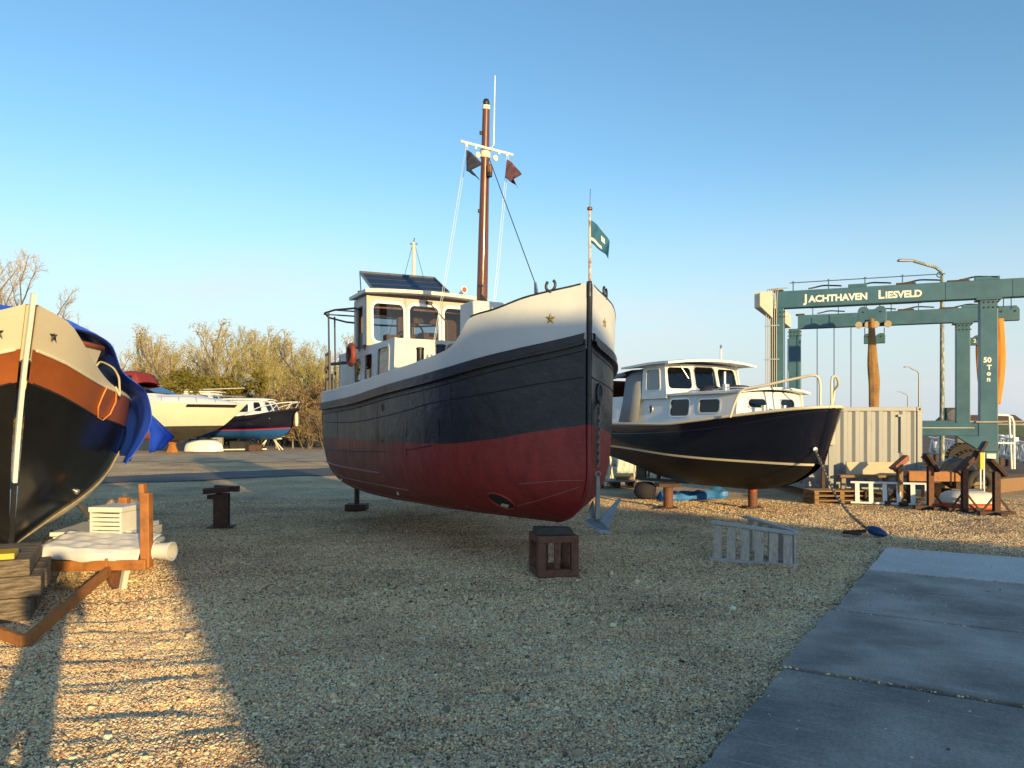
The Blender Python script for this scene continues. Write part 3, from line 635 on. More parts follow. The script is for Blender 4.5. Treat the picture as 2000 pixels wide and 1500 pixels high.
# ------------------------------------------------------------ the big tug
TUG_RZ = rad(27.5); TSC = (.90, .76, .985)
tug = thing('steel_tug', 'large steel tug with dark blue topsides, red bottom and tall brown mast', 'boat', (.84, 8.3, 0), TUG_RZ); tug.scale = TSC
L = 9.9
H = Hull(L, plan=[(0,.045),(.12,.17),(.3,.39),(.55,.66),(1,.96),(1.5,1.165),(2,1.30),(3,1.41),(4,1.475),(5,1.53),(6,1.58),(7,1.62),(8,1.60),(9,1.28),(9.5,.84),(9.8,.4),(9.9,.02)],
         s0=[(.40,1.6),(.50,.95),(.56,.66),(.65,.40),(.78,.20),(.95,.06),(1.15,.0),(2.0,0.0),(3.2,-.02)],
         s1=[(.3,8.8),(.6,9.25),(1.0,9.65),(1.7,9.88),(2.4,9.95)],
         zk=[(0,.515),(1.5,.495),(4,.45),(7,.42),(9.9,.45)],
         zs=[(0,2.63),(.5,2.49),(1,2.40),(2,2.27),(4,2.155),(6,2.04),(8,2.0),(9.9,2.02)],
         sec_n=[(0,4.2),(1.5,4.8),(4,5.2),(8,5.2),(9.9,4)], sec_m=2.4, flare=.05, fine=.10)
zw = pch([(0,1.68),(.5,1.59),(1,1.51),(2,1.445),(4,1.445),(9.9,1.48)])
ztop = pch([(0,3.24),(.5,3.10),(.87,2.985),(1.28,2.91),(1.40,2.78),(1.55,2.65),(1.8,2.55),(2.3,2.49),(4,2.38),(7.5,2.24),(9.9,2.24)])
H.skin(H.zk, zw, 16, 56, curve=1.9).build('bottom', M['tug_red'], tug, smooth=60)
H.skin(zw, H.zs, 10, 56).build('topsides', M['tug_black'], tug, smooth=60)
ex = [.9,1.0,1.1,1.2,1.25,1.3,1.34,1.38,1.42,1.46,1.5,1.55,1.6,1.7,1.8,1.9,2.0]
b1 = H.skin(lambda q: H.zs(q)+.0, ztop, 5, 56, ex)
b1.grid([[p for p in r] for r in [[H.pt(q, ztop(q), 1) for q in H.qs(56, ex)], [H.pt(q, ztop(q), 1, -.035) for q in H.qs(56, ex)]]])
b1.grid([[p for p in r] for r in [[H.pt(q, ztop(q), -1) for q in H.qs(56, ex)], [H.pt(q, ztop(q), -1, -.035) for q in H.qs(56, ex)]]])
for sd_ in (1, -1):
    b1.grid([[V((H.pt(q, H.zs(q)+.02, sd_, -.035).x if H.hb(q, 2.3) > .06 else 0, H.pt(q, H.zs(q), sd_).y, H.zs(q)-.1)) for q in H.qs(56, ex)], [H.pt(q, ztop(q), sd_, -.035) for q in H.qs(56, ex)]])
b1.build('bulwark', M['tug_white'], tug, smooth=50)
H.line(lambda q: ztop(q)+.004, .016, .03, 9.85, 90, off=-.016, k=6).build('bulwark_rail', M['tug_white'], tug, smooth=60)
H.line(lambda q: ztop(q)+.012, .014, .05, 1.25, 30, off=-.010, k=6).build('bulwark_capping', M['black'], tug, smooth=60)
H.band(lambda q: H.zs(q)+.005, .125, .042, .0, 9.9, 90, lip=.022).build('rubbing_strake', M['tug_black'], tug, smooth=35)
H.deck(-.06).build('deck', M['canvas_grey'], tug)
sm = H.line(lambda q: H.zs(q)-.125, .007, .02, 9.85, 90, off=.001)
z2 = pch([(0,2.21),(1,2.04),(2,1.96),(4,1.80),(6,1.72),(9.9,1.72)]); sm.add(*(lambda t: (t.v, t.f))(H.line(z2, .007, .02, 9.85, 90, off=.001)))
z3 = pch([(2.2,1.43),(3,1.355),(4,1.31),(6,1.27),(9.9,1.25)]); sm.add(*(lambda t: (t.v, t.f))(H.line(z3, .007, 2.2, 9.8, 90, off=.001)))
for q_ in (1.7, 4.35, 6.7, 8.2):
    for sd_ in (1,-1): sm.tube([H.pt(q_, z_, sd_, .001) for z_ in [zw(q_)+(H.zs(q_)-.13-zw(q_))*i/6 for i in range(7)]], .0045, 4)
sm.build('plating_seam', M['lens_black'], tug, smooth=60)
# stem bar: dark above, red below the boot line
def stem(zs_, w, d, m, name):
    mb = MB(); rows = []
    for z in zs_:
        y = H.s0(z); rows.append([V((-w/2, y+.03, z)), V((-w/2, y-d, z)), V((-w*.28, y-d-.015, z)), V((w*.28, y-d-.015, z)), V((w/2, y-d, z)), V((w/2, y+.03, z))])
    mb.grid(rows); mb.add(rows[0], [tuple(range(6))]); mb.add(rows[-1], [tuple(range(6))]); return mb.build(name, m, tug, smooth=30)
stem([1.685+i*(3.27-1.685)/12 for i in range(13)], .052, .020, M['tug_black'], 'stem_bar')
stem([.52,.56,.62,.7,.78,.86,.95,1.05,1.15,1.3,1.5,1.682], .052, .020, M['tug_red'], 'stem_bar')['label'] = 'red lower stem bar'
# stars
for sd_ in (1, -1):
    q = .30; z = 2.86; p = H.pt(q, z, sd_, .006); p2 = H.pt(q+.1, z, sd_, .006); t = (p2-p).normalized(); nrm = V((t.y*sd_, -t.x*sd_, 0))
    if nrm.x*sd_ < 0: nrm = -nrm
    star_mb(p, t, (0,0,1), nrm, .068, .02).build('star', M['gold'], tug)
# horseshoe fairleads on the bulwark
for sd_, q in ((-1, .30), (1, .34)):
    p = H.pt(q, ztop(q), sd_, -.02); p2 = H.pt(q+.1, ztop(q+.1), sd_, -.02); t = (p2-p).normalized(); ax = V((t.y, -t.x, 0)).normalized()
    c = p+V((0,0,.075)); a = t; mb = MB(); pts = []
    for i in range(15):
        th = rad(125+290*i/14); pts.append(c+a*math.cos(th-rad(0))*.062+V((0,0,1))*math.sin(th)*.062)
    mb.tube(pts, .018, 8); mb.box(p+V((0,0,.005)), (.05,.05,.03)); mb.build('fairlead', M['black'], tug, smooth=50)
# flagstaff with ball truck and wire
ff = MB(); ff.tube([(0,-.03,3.22),(0,-.03,4.06)], [.020,.015], 8); fs = ff.build('flagstaff', mat('flaking_varnish', (.26,.13,.075), .6, var=.25, vs_=8, col2=(.55,.50,.44), mixs=14, mixa=(.44,.54)), tug, smooth=60)
MB().lathe([(.001,.0),(.03,.008),(.036,.022),(.03,.04),(.001,.05)], (0,-.03,4.05), n=12).build('ball_truck', M['copper'], fs, smooth=80)
MB().tube([(0,-.03,4.09),(.02,-.01,4.30)], .004, 5).build('wire_spike', M['lens_black'], fs)
MB().lathe([(.03,0),(.03,.14),(.024,.16)], (0,-.03,3.10), n=10).build('flagstaff_socket', M['tug_black'], tug, smooth=40)
# hawse slot, plates, sockets
def patch(q0, q1, z0, z1, sd_, name, m, off=.002, th=.006):
    mb = MB(); n = 5; f_ = [[H.pt(q0+(q1-q0)*i/n, z0+(z1-z0)*j/3, sd_, off+th) for i in range(n+1)] for j in range(4)]
    g_ = [[H.pt(q0+(q1-q0)*i/n, z0+(z1-z0)*j/3, sd_, -.01) for i in range(n+1)] for j in range(4)]
    mb.grid(f_); per = lambda r: r[0]+[x[-1] for x in r[1:]]+r[-1][-2::-1]+[x[0] for x in r[-2:0:-1]]
    mb.grid([per(f_), per(g_)], closed=True); return mb.build(name, m, tug)
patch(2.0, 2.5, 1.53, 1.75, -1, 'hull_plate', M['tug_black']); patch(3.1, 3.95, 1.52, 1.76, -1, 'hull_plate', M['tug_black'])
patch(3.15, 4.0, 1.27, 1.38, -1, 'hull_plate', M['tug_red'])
for q, z, w, h in ((4.1, 1.92, .022, .055), (8.2, 1.86, .03, .05), (4.15, 1.45, .016, .028)):
    loop = [H.pt(q+w*1.6*math.cos(a_), z+h*math.sin(a_), -1, .012) for a_ in [2*math.pi*k/12 for k in range(12)]]
    MB().add(loop, [tuple(range(12))]).build('scupper', M['interior'], tug)
loop = [H.pt(.20+.055*math.cos(a_), 2.03+.115*math.sin(a_)*(1 if math.sin(a_) > 0 else 1), 1, .012) for a_ in [2*math.pi*k/14 for k in range(14)]]
hw = MB().add(loop, [tuple(range(14))]); hw.build('hawse_slot', M['interior'], tug)
MB().tube(loop, .012, 6, close=True).build('hawse_rim', M['tug_black'], tug, smooth=60)
# bilge strakes, scrapes and anodes on the red bottom
for z, q0, q1, r in ((1.0, 4.6, 9.6, .018), (.80, 3.6, 9.3, .010), (.60, 2.6, 8.0, .009)):
    zz = pch([(q0, z-.02), ((q0+q1)/2, z), (q1, z+.10)]); H.line(zz, r, q0, q1, 40, sides=(-1,), off=.006).build('bilge_strake', M['pink_line'], tug, smooth=60)
def scrape(pts, r=.0045):
    q = []
    for (a_, b_), (c_, d_) in zip(pts[:-1], pts[1:]): q += [(a_+(c_-a_)*i/8, b_+(d_-b_)*i/8) for i in range(8)]
    q.append(pts[-1]); MB().tube([H.pt(max(.02, a_), b_, -1, .003) for a_, b_ in q], r, 4).build('paint_scrape', M['pink_line'], tug)
scrape([(.0,1.06),(.25,1.05),(.7,1.0)]); scrape([(.06,.98),(.5,.80),(.8,.72)]); scrape([(1.9,.66),(1.55,.56),(1.2,.60),(.95,.70)]); scrape([(2.2,.57),(1.9,.66)])
for q, z in ((4.3,.70),(7.6,.75),(8.6,.8)):
    p = H.pt(q, z, -1, .01); MB().lathe([(.03,0),(.03,.012),(.02,.02)], p, (-1,-.2,-.3), 10).build('anode', M['plastic_white'], tug)
# bow thruster tunnel: recessed oval with a pale grille plate
tq, tz = 1.02, .78
lo = [H.pt(tq+.21*math.cos(a_), tz+.085*math.sin(a_)+.05*math.cos(a_), -1, .010) for a_ in [2*math.pi*k/22 for k in range(22)]]
inn = [V((p.x+.20, p.y+.02, p.z+.01)) for p in lo]
MB().add(lo, [tuple(range(22))]).build('thruster_mouth', M['interior'], tug)
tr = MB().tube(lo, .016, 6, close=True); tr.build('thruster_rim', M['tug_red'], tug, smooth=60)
MB().add([H.pt(tq-.12, tz-.045, -1, .014), H.pt(tq+.0, tz-.03, -1, .014), H.pt(tq+.05, tz-.065, -1, .014), H.pt(tq-.08, tz-.085, -1, .014)], [(0,1,2,3)]).build('thruster_grille', M['plastic_white'], tug)
# mast tabernacle locker
mb = MB(); mb.hexa([V((-.33,3.0,2.2)),V((.33,3.0,2.2)),V((.33,3.75,2.2)),V((-.33,3.75,2.2)),V((-.33,3.15,3.40)),V((.30,3.15,3.40)),V((.30,3.75,3.40)),V((-.33,3.75,3.40))])
mb.build('mast_locker', M['white_old'], tug, bevel=.03)
# bollards
for x, y, r, h in ((-1.27,2.85,.055,.52),(-1.0,2.72,.07,.56),(1.1,2.8,.06,.5)):
    MB().lathe([(r,0),(r,h-.02),(r*1.12,h-.015),(r*1.12,h),(r*.9,h+.012)], (x,y,2.15), n=14).build('bollard', M['black'], tug, smooth=40)
# mast
mx0, mx1 = V((0,3.68,2.3)), V((.0,3.42,6.21))
mm_ = MB().tube([mx0, mx0.lerp(mx1,.5), mx1], [.098,.083,.056], 16)
M['mast'] = mat('brown_varnished_mast', (.125,.042,.022), .3, var=.25, vs_=3, stretch=(5,5,.6), coat=.25, bump=.04, bs=12)
mast = mm_.build('mast', M['mast'], tug, smooth=60)
at_ = lambda t: mx0.lerp(mx1, t)
MB().lathe([(.064,-.03),(.064,.03)], at_(.993)+V((0,0,0)), n=14).build('mast_band', M['cream'], mast, smooth=40)
MB().lathe([(.05,0),(.055,.03),(.04,.07),(.001,.085)], at_(1.0)+V((0,0,.02)), n=12).build('mast_cap', M['black'], mast, smooth=60)
ct = at_(.835)
MB().lathe([(.076,-.09),(.085,-.08),(.085,.02),(.076,.03)], ct, n=14).build('mast_collar', M['cream'], mast, smooth=40)
cb = MB().tube([ct+V((-.46,-.10,.055)), ct+V((.44,-.10,.0))], .021, 8)
for x in (-.36,-.20,.20,.34): cb.box(ct+V((x,-.10,.02-.06*(x+.46)*.6)), (.03,.02,.05))
cb.build('crosstree', M['white'], mast, smooth=50)
for sx_ in (-.15,.15):
    MB().lathe([(.015,-.012),(.042,-.012),(.042,.012),(.015,.012)], ct+V((sx_,-.06,-.08)), (0,1,0), 12).build('eye_plate', M['cream'], mast)
MB().tube([ct+V((.12,-.06,.10)), ct+V((.15,-.05,1.10))], [.014,.008], 7).build('whip_aerial', M['white'], mast, smooth=60)
MB().tube([ct+V((.06,-.06,.02)), ct+V((.12,-.06,.11))], .012, 6).build('aerial_bracket', M['alu'], mast)
lan = at_(.77)+V((.04,-.10,0)); ln_ = MB().lathe([(.04,-.06),(.048,-.05),(.048,.045),(.03,.06)], lan, n=12).build('steaming_light', M['copper'], mast, smooth=40)
MB().lathe([(.043,-.11),(.043,-.062),(.01,-.13)], lan, n=12).build('lamp_shade', M['black'], ln_, smooth=40)
for t in (.62,.9): MB().box(at_(t)+V((-.085,0,0)), (.03,.03,.05)).build('mast_cleat', M['black'], mast)
MB().tube([ct+V((.03,-.1,-.12)), V((.0,1.55,3.42))], .007, 5).build('forestay', M['lens_black'], tug)
br = MB(); br.bar((0,1.78,3.0),(0,1.52,3.34),.035,.05); br.tube([(0,1.57,3.46),(.0,1.53,3.30),(.01,1.56,3.24)], [.02,.035,.015], 7)
br.build('stay_fitting', M['galv'], tug, smooth=40)
for a_, b_ in ((ct+V((-.36,-.10,0)), V((-.42,5.0,2.6))), (ct+V((.34,-.10,-.03)), V((.34,4.2,2.6)))):
    MB().tube([a_, a_.lerp(b_,.5)+V((.01,.02,-.02)), b_], .0042, 4).build('halyard', M['white'], tug)
    MB().tube([a_+V((.03,0,0)), a_.lerp(b_,.5)+V((.04,.0,-.02)), b_+V((.02,0,0))], .0032, 4).build('halyard', M['white'], tug)
# deckhouse
zr = 2.98
f_front = lambda x, z: V((x, 4.85+(z-2.1)*.06, z)); f_port = lambda y, z: V((-1.10+.03*(z-2.1), y, z)); f_star = lambda y, z: V((1.10-.03*(z-2.1), y, z))
dh = MB(); fw = [(.10, 2.76, .46, .30)]; sw = [(5.55,2.64,.74,.48),(6.55,2.61,.58,.46),(7.35,2.58,.52,.46)]
wall_panel(dh, f_front, (0,1,0), -1.075, 1.075, 2.05, zr, fw, .04); wall_panel(dh, f_port, (1,0,0), 4.85, 8.9, 2.0, zr, sw, .04); wall_panel(dh, f_star, (-1,0,0), 4.85, 8.9, 2.0, zr, sw, .04)
dh.grid([[V((x, y, zr)) for x in (-1.075, 0, 1.075)] for y in (4.90, 6.5, 8.9)]); dh.grid([[V((x, 8.9, z)) for x in (-1.1, 1.1)] for z in (2.0, zr)])
dho = dh.build('deckhouse', M['white_old'], tug, smooth=30)
window(f_front, (0,1,0), fw[0], dho, M['copper'], M['glass_dark'], r=.1, name='porthole')
for w in sw:
    window(f_port, (1,0,0), w, dho, M['white_old'], M['glass_dark'], r=.09, border=.05, out=.045); window(f_star, (-1,0,0), w, dho, M['white_old'], M['glass_dark'], r=.09)
dhi = MB(); dhi.grid([[V((x, y, 2.1)) for x in (-1, 1)] for y in (5.0, 8.8)]); dhi.grid([[V((0.0, y, z)) for y in (5.0, 8.8)] for z in (2.1, 3.0)]); dhi.build('cabin_lining', M['varnish'], dho)
# wheelhouse
wz0, wz1, wy0, wy1, ww = zr+.002, 3.80, 6.5, 7.45, 1.13
g_f = lambda x, z: V((x, wy0+(z-wz0)*.04, z)); g_p = lambda y, z: V((-ww, y, z)); g_s = lambda y, z: V((ww, y, z)); g_b = lambda x, z: V((x, wy1, z))
fwin = [(-.72,3.37,.58,.64),(-.03,3.37,.58,.64),(.66,3.37,.58,.64)]; pwin = [(7.05,3.30,.5,.72)]; swin = [(7.0,3.38,.6,.58)]; bwin = [(-.60,3.32,.62,.50),(.30,3.28,.62,.42)]
wh = MB(); wall_panel(wh, g_f, (0,1,0), -ww, ww, wz0, wz1, fwin, .05); wall_panel(wh, g_p, (1,0,0), wy0, wy1, 3.0, wz1, pwin, .05); wall_panel(wh, g_s, (-1,0,0), wy0, wy1, wz0, wz1, swin, .05); wall_panel(wh, g_b, (0,-1,0), -ww, ww, wz0, wz1, bwin, .05)
M['wheelhouse'] = mat('cream_grey_wheelhouse_paint', (.44,.39,.335), .45, var=.06, vs_=2, col2=(.42,.34,.26), mixs=1.8, mixa=(.60,.85), stretch=(1.5,1.5,.5))
who = wh.build('wheelhouse', M['wheelhouse'], tug, smooth=30)
for w in fwin: window(g_f, (0,1,0), w, who, M['white'], M['glass'], r=.10, border=.05, out=.045, proud=.02)
for w in bwin: window(g_b, (0,-1,0), w, who, M['white'], M['glass'], r=.07)
for w in swin: window(g_s, (-1,0,0), w, who, M['white'], M['glass'], r=.08)
dr = MB(); dr.box((-ww+.06, 6.85, 3.32), (.03,.10,.78)); dr.box((-ww+.06, 7.27, 3.32), (.03,.10,.78)); dr.box((-ww+.06, 7.06, 3.10), (.03,.34,.26)); dr.build('side_door', M['black'], who)
ln2 = MB()
wall_panel(ln2, lambda x, z: V((x, wy1-.06, z)), (0,-1,0), -ww+.06, ww-.06, wz0+.01, wz1-.02, bwin, .02); wall_panel(ln2, lambda y, z: V((ww-.06, y, z)), (-1,0,0), wy0+.1, wy1-.1, wz0+.01, wz1-.02, swin, .02)
ln2.box((-.2,6.85,3.13),(1.0,.22,.14)); ln2.box((.3,7.2,3.15),(.4,.3,.3)); ln2.build('wheelhouse_lining', M['varnish'], who)
ws = MB().ring((-.15,6.8,3.22),(0,1,.35),.19,.018,20,6); ws.bar((-.15,6.8,3.41),(-.15,6.8,3.03),.02,.02); ws.bar((-.34,6.8,3.22),(.04,6.8,3.22),.02,.02); ws.build('steering_wheel', M['varnish'], who)
rf = MB(); n = 9
top = lambda x, y: V((x, y, wz1+.075+.05*(1-(x/1.28)**2)))
for dz in (0, -.055):
    rf.grid([[top(-1.20+2.40*i/n, y)+V((0,0,dz)) for i in range(n+1)] for y in (wy0-.20, wy1+.12)])
for y in (wy0-.20, wy1+.12): rf.grid([[top(-1.20+2.40*i/n, y)+V((0,0,dz)) for i in range(n+1)] for dz in (0,-.055)])
for x in (-1.20, 1.20): rf.grid([[top(x, y)+V((0,0,dz)) for y in (wy0-.20, wy1+.12)] for dz in (0,-.055)])
rfo = rf.build('wheelhouse_roof', M['white_old'], tug, smooth=40)
# wipers
for x in (.18,):
    w_ = MB(); w_.bar((x-.1, wy0-.03, 3.74),(x+.22, wy0-.03, 3.45),.012,.012); w_.bar((x+.22, wy0-.035, 3.49),(x+.24, wy0-.035, 3.12),.014,.01); w_.box((x-.12, wy0-.02, 3.75),(.12,.05,.05)); w_.build('wiper', M['black'], who)
# solar panel on tilted legs
sp = [V((-.98,6.70,3.94)), V((.54,6.70,3.98)), V((.54,7.62,4.36)), V((-.98,7.62,4.34))]; nn = (sp[1]-sp[0]).cross(sp[3]-sp[0]).normalized()
spo = MB().hexa([p-nn*.03 for p in sp]+[p for p in sp]).build('solar_panel', M['solar'], tug)
fr_ = MB()
for i in range(4): fr_.bar(sp[i]+nn*.002, sp[(i+1)%4]+nn*.002, .022, .045, nn)
fr_.build('panel_frame', mat('grey_panel_frame', (.16,.18,.21), .4, .4), spo)
ln3 = MB()
for k in (1/3, 2/3): ln3.bar(sp[0].lerp(sp[3],k)+nn*.001, sp[1].lerp(sp[2],k)+nn*.001, .008, .004, nn)
ln3.build('cell_line', mat('grey_cell_line', (.07,.09,.14), .4), spo)
for q_, x_ in ((sp[3],-.98),(sp[2],.54)): MB().tube([q_, V((x_,7.5,3.84))], .012, 6).build('panel_leg', M['alu'], spo)
hn = MB(); hn.lathe([(.02,.0),(.025,.10),(.055,.16),(.06,.17)], (.70,6.45,4.0), (0,-1,0), 12); hn.box((.70,6.45,3.94),(.05,.10,.08)); ho = hn.build('horn', M['white'], tug, smooth=40)
MB().lathe([(.001,.0),(.048,.005)], (.70,6.284,4.0), (0,-1,0), 12).build('horn_mouth', M['red_paint'], ho)
MB().lathe([(.03,0),(.03,.08),(.05,.09),(.05,.11)], (-1.05,7.3,3.86), n=8).build('vent', M['black'], tug)
# stern awning frame and black railing
af = MB(); loop = [V((-1.15,7.20,3.66)),V((-1.45,7.70,3.66)),V((-1.52,8.25,3.66)),V((-1.30,8.95,3.66)),V((-.8,9.55,3.66)),V((0,9.75,3.66)),V((.8,9.55,3.66)),V((1.3,8.95,3.66)),V((1.15,7.35,3.66))]
sp_ = []
for i in range(len(loop)-1): sp_ += [loop[i].lerp(loop[i+1], k/4) for k in range(4)]
af.tube(sp_+[loop[-1]], .018, 6); af.tube([V((-1.45,7.70,3.66)),V((1.2,7.75,3.66))], .013, 6); af.tube([V((-1.5,8.45,3.66)),V((1.4,8.45,3.66))], .013, 6)
for x, y in ((-1.50,8.0),(-1.22,8.75),(1.3,8.8)): af.tube([V((x,y,3.66)), V((x+.02,y,2.2))], .017, 6)
af.build('awning_frame', M['lens_black'], tug, smooth=60)
rl = MB()
for y in (8.0,8.4,8.75): rl.bar((-1.47+.10*(y-8.0),y,2.2),(-1.47+.10*(y-8.0),y,2.98),.03,.03)
for z in (2.95,2.72,2.5): rl.bar((-1.47,8.0,z),(-1.40,8.75,z),.025,.03)
rl.box((-1.40,8.2,2.40),(.02,.34,.36)); rl.bar((-1.45,8.0,2.74),(-1.12,7.4,2.76),.035,.05); rl.build('stern_railing', M['black'], tug)

# things that hang on the tug
TM = Matrix.Translation((.84, 8.3, 0)) @ Matrix.Rotation(TUG_RZ, 4, 'Z') @ Matrix.Diagonal((*TSC, 1))
tw = lambda p: TM @ V(p)
lb = thing('lifebuoy', 'dark red lifebuoy hanging on the wheelhouse side of the tug', 'lifebuoy', tw((-1.26,7.15,2.86)), TUG_RZ)
MB().ring((0,0,0),(1,0,0),.155,.046,24,10).build('ring', mat('faded_red_buoy', (.22,.045,.03), .6, var=.2), lb, smooth=80)
for k in range(4):
    a_ = rad(45+90*k); MB().ring(V((0,math.cos(a_)*.155,math.sin(a_)*.155)), V((0,-math.sin(a_),math.cos(a_))), .054, .006, 12, 4).build('rope_band', M['rust'], lb)
def flag(name, label, hoist_top, hoist_bot, fly, notch, sag, m, extra=None, n=14):
    """cloth hanging from a halyard: hoist edge to fly corners, sagging in folds"""
    a, b = V(hoist_top), V(hoist_bot); f = V(fly); rows = []
    o = thing(name, label, 'flag', a)
    for i in range(n+1):
        t = i/n; row = []
        for j in range(9):
            s = j/8; p = a.lerp(b, s)-a; w = (1-notch*(1-abs(2*s-1))*1.0) if notch else 1-.55*s*0
            q = p+f*t*w; q += V((math.sin(t*9+s*2)*.018*t, math.cos(t*7+s*3)*.05*t, -sag*(t**1.4)*(1.0-.25*s)))
            row.append(q)
        rows.append(row)
    mb = MB().grid(rows); mb.build('cloth', m, o, smooth=80, solid=.004)
    return o, rows
M['flag_navy'] = mat('dark_navy_flag', (.018,.022,.05), .8, var=.2, vs_=10, col2=(.30,.13,.10), mixs=12, mixa=(.60,.68))
M['flag_red'] = mat('faded_purple_red_flag', (.07,.035,.06), .8, var=.2, vs_=10, col2=(.25,.05,.07), mixs=9, mixa=(.50,.62))
M['flag_teal'] = mat('teal_flag', (.018,.12,.22), .75, var=.12, vs_=10)
c0 = tw(ct+V((-.36,-.10,-.05))); flag('pennant', 'dark navy swallow-tailed flag below the crosstree of the tug', c0, c0-V((0,0,.29)), (.21,.0,-.02), .75, .17, M['flag_navy'])
c1 = tw(ct+V((.34,-.10,-.08))); flag('pennant', 'small faded purple and red flag under the crosstree of the tug', c1, c1-V((.03,0,.26)), (.20,.03,-.03), .45, .16, M['flag_red'])
c2 = tw((0.016,-.03,3.95)); fo_, rws = flag('bow_flag', 'teal flag with white band on the bow staff of the tug', c2, c2-V((0,0,.25)), (.205,.02,-.06), 0, .16, M['flag_teal'])
fb = MB(); fb.grid([[r[6]+V((0,-.008,0)), r[7]+V((0,-.008,0))] for r in rws[:9]]); fb.build('white_band', M['lettering'], fo_)
fb = MB(); fb.grid([[r[k]+V((0,-.010,0)) for k in (2,3,4)] for r in rws[8:11]]); fb.build('white_emblem', M['lettering'], fo_)
# anchor on its chain beside the stem
ax_, ay_ = .955, 8.44
anc = thing('stock_anchor', 'grey galvanised anchor hanging from a chain beside the bow of the tug', 'anchor', (ax_, ay_, 0), rad(8))
sh = MB(); sh.hexa([V((-.028,-.02,.60)),V((.028,-.02,.60)),V((.028,.03,.60)),V((-.028,.03,.60)),V((-.020,-.015,1.08)),V((.020,-.015,1.08)),V((.020,.02,1.08)),V((-.020,.02,1.08))]); sh.build('shank', M['galv'], anc, bevel=.006)
MB().ring((0,0,1.10),(0,1,0),.030,.009,14,6).build('shackle', M['galv'], anc, smooth=60)
cr_ = MB(); cr_.hexa([V((-.165,-.03,.575)),V((-.03,-.17,.475)),V((.12,-.13,.46)),V((.03,.03,.565)),V((-.155,-.02,.60)),V((-.02,-.15,.505)),V((.125,-.115,.485)),V((.035,.045,.595))]); cr_.build('crown', M['galv'], anc, bevel=.004)
f1 = MB(); f1.add([V((.0,.03,.60)),V((.10,-.06,.50)),V((.06,.04,.52)),V((.275,.02,.825)),V((.255,.03,.83))], [(0,1,3),(0,3,4),(1,2,4),(1,4,3),(0,4,2),(0,2,1)]); f1.build('fluke', M['galv'], anc)
f2 = MB(); f2.add([V((-.135,.02,.60)),V((-.02,.05,.60)),V((-.07,.10,.58)),V((-.03,.06,.79)),V((-.04,.09,.80))], [(0,1,3),(0,3,4),(1,2,4),(1,4,3),(0,4,2),(0,2,1)]); f2.build('fluke', M['galv'], anc)
chp = [tw(H.pt(.20, 1.99, 1, .02)), V((ax_+.01, ay_, 1.80)), V((ax_, ay_, 1.13))]
tag(chain_mb(chp, .062, .0075).build('anchor_chain', M['chain']), 'steel chain holding the grey anchor below the hawse slot of the tug', 'chain')

# what carries the tug
cu = thing('bow_stand', 'rusty open steel frame cube carrying the bow of the tug', 'support', (.285, 8.17, 0), rad(12))
k = .455; h = .445; w = .085
def legs4():
    for x in (w/2, k-w/2):
        for y in (w/2, k-w/2): MB().box((x, y, h/2), (w, w, h-.15)).build('leg', M['rust'], cu, bevel=.006)
legs4()
for z in (.0375, h-.0375):
    r_ = MB(); r_.box((k/2, w/2-.004, z), (k, w, .075)); r_.box((k/2, k-w/2+.004, z), (k, w, .075)); r_.box((w/2-.004, k/2, z), (w-.002, k-2*w, .075)); r_.box((k-w/2+.004, k/2, z), (w-.002, k-2*w, .075)); r_.build('frame_rail', M['rust'], cu, bevel=.006)
MB().box((.22,.05,h/2),(.06,.03,h-.16)).build('stiffener', M['rust'], cu, bevel=.004); MB().box((.18,.40,h/2),(.06,.03,h-.16)).build('stiffener', M['rust'], cu, bevel=.004)
wb_ = MB(); wb_.hexa([V((-.01,.06,h+.002)),V((.40,-.01,h+.002)),V((.40,.16,h+.002)),V((-.01,.25,h+.002)),V((0,.06,h+.085)),V((.38,.0,h+.078)),V((.38,.16,h+.085)),V((0,.25,h+.09))])
o = wb_.build('timber_block', mat('dark_wet_wood', (.055,.052,.043), .85, var=.3, vs_=10, bump=.4, bs=40), None, bevel=.012); o.location = (.285, 8.17, 0); o.rotation_euler = (0,0,rad(12)); tag(o, 'dark wooden block wedged between the frame cube and the bow', 'block')
sp2 = G(697, 996); st = thing('stern_prop', 'thin rusty steel prop on a block under the stern of the tug', 'support', sp2, 0)
MB().box((0,0,.06),(.40,.36,.12)).build('foot_block', M['rust_dark'], st, bevel=.01); MB().tube([(0,0,.12),(0,0,.62)], .05, 10).build('post', M['rust_dark'], st, smooth=40); MB().box((0,0,.60),(.2,.2,.04)).build('head_plate', M['rust_dark'], st)
# ------------------------------------------------------------ black, orange and cream boat in the near corner, under a blue tarpaulin
BL = (-3.98, 6.30, 0); BL_RZ = rad(40)
lbt = thing('tarped_boat', 'black boat with orange band and cream bow under a blue tarpaulin', 'boat', BL, BL_RZ)
K = Hull(8.0, plan=[(0,.045),(.25,.33),(.5,.54),(1,.85),(1.5,1.14),(2,1.32),(2.5,1.42),(3,1.48),(4.5,1.54),(8,1.3)],
         s0=[(.46,1.34),(.9,1.20),(1.31,1.03),(2.06,.57),(2.73,0),(3.0,-.2)], s1=[(.4,7.4),(2.0,8.0)],
         zk=[(0,.46),(8,.46)], zs=[(0,2.31),(.25,2.23),(.5,2.15),(1,2.05),(2,1.95),(4,1.86),(8,1.84)], sec_n=[(0,1.8),(1,2.2),(3,2.4),(8,2.6)], sec_m=2.4, flare=.05, fine=.12)
kb_ = pch([(0,2.03),(.5,1.85),(1,1.73),(2,1.62),(4,1.55),(8,1.55)])
kt = pch([(0,2.66),(.25,2.56),(.42,2.43),(.65,2.28),(.95,2.15),(1.25,2.06),(2,1.975),(4,1.89),(8,1.87)])
K.skin(K.zk, kb_, 18, 48, curve=1.6).build('hull', M['black_gloss'], lbt, smooth=60)
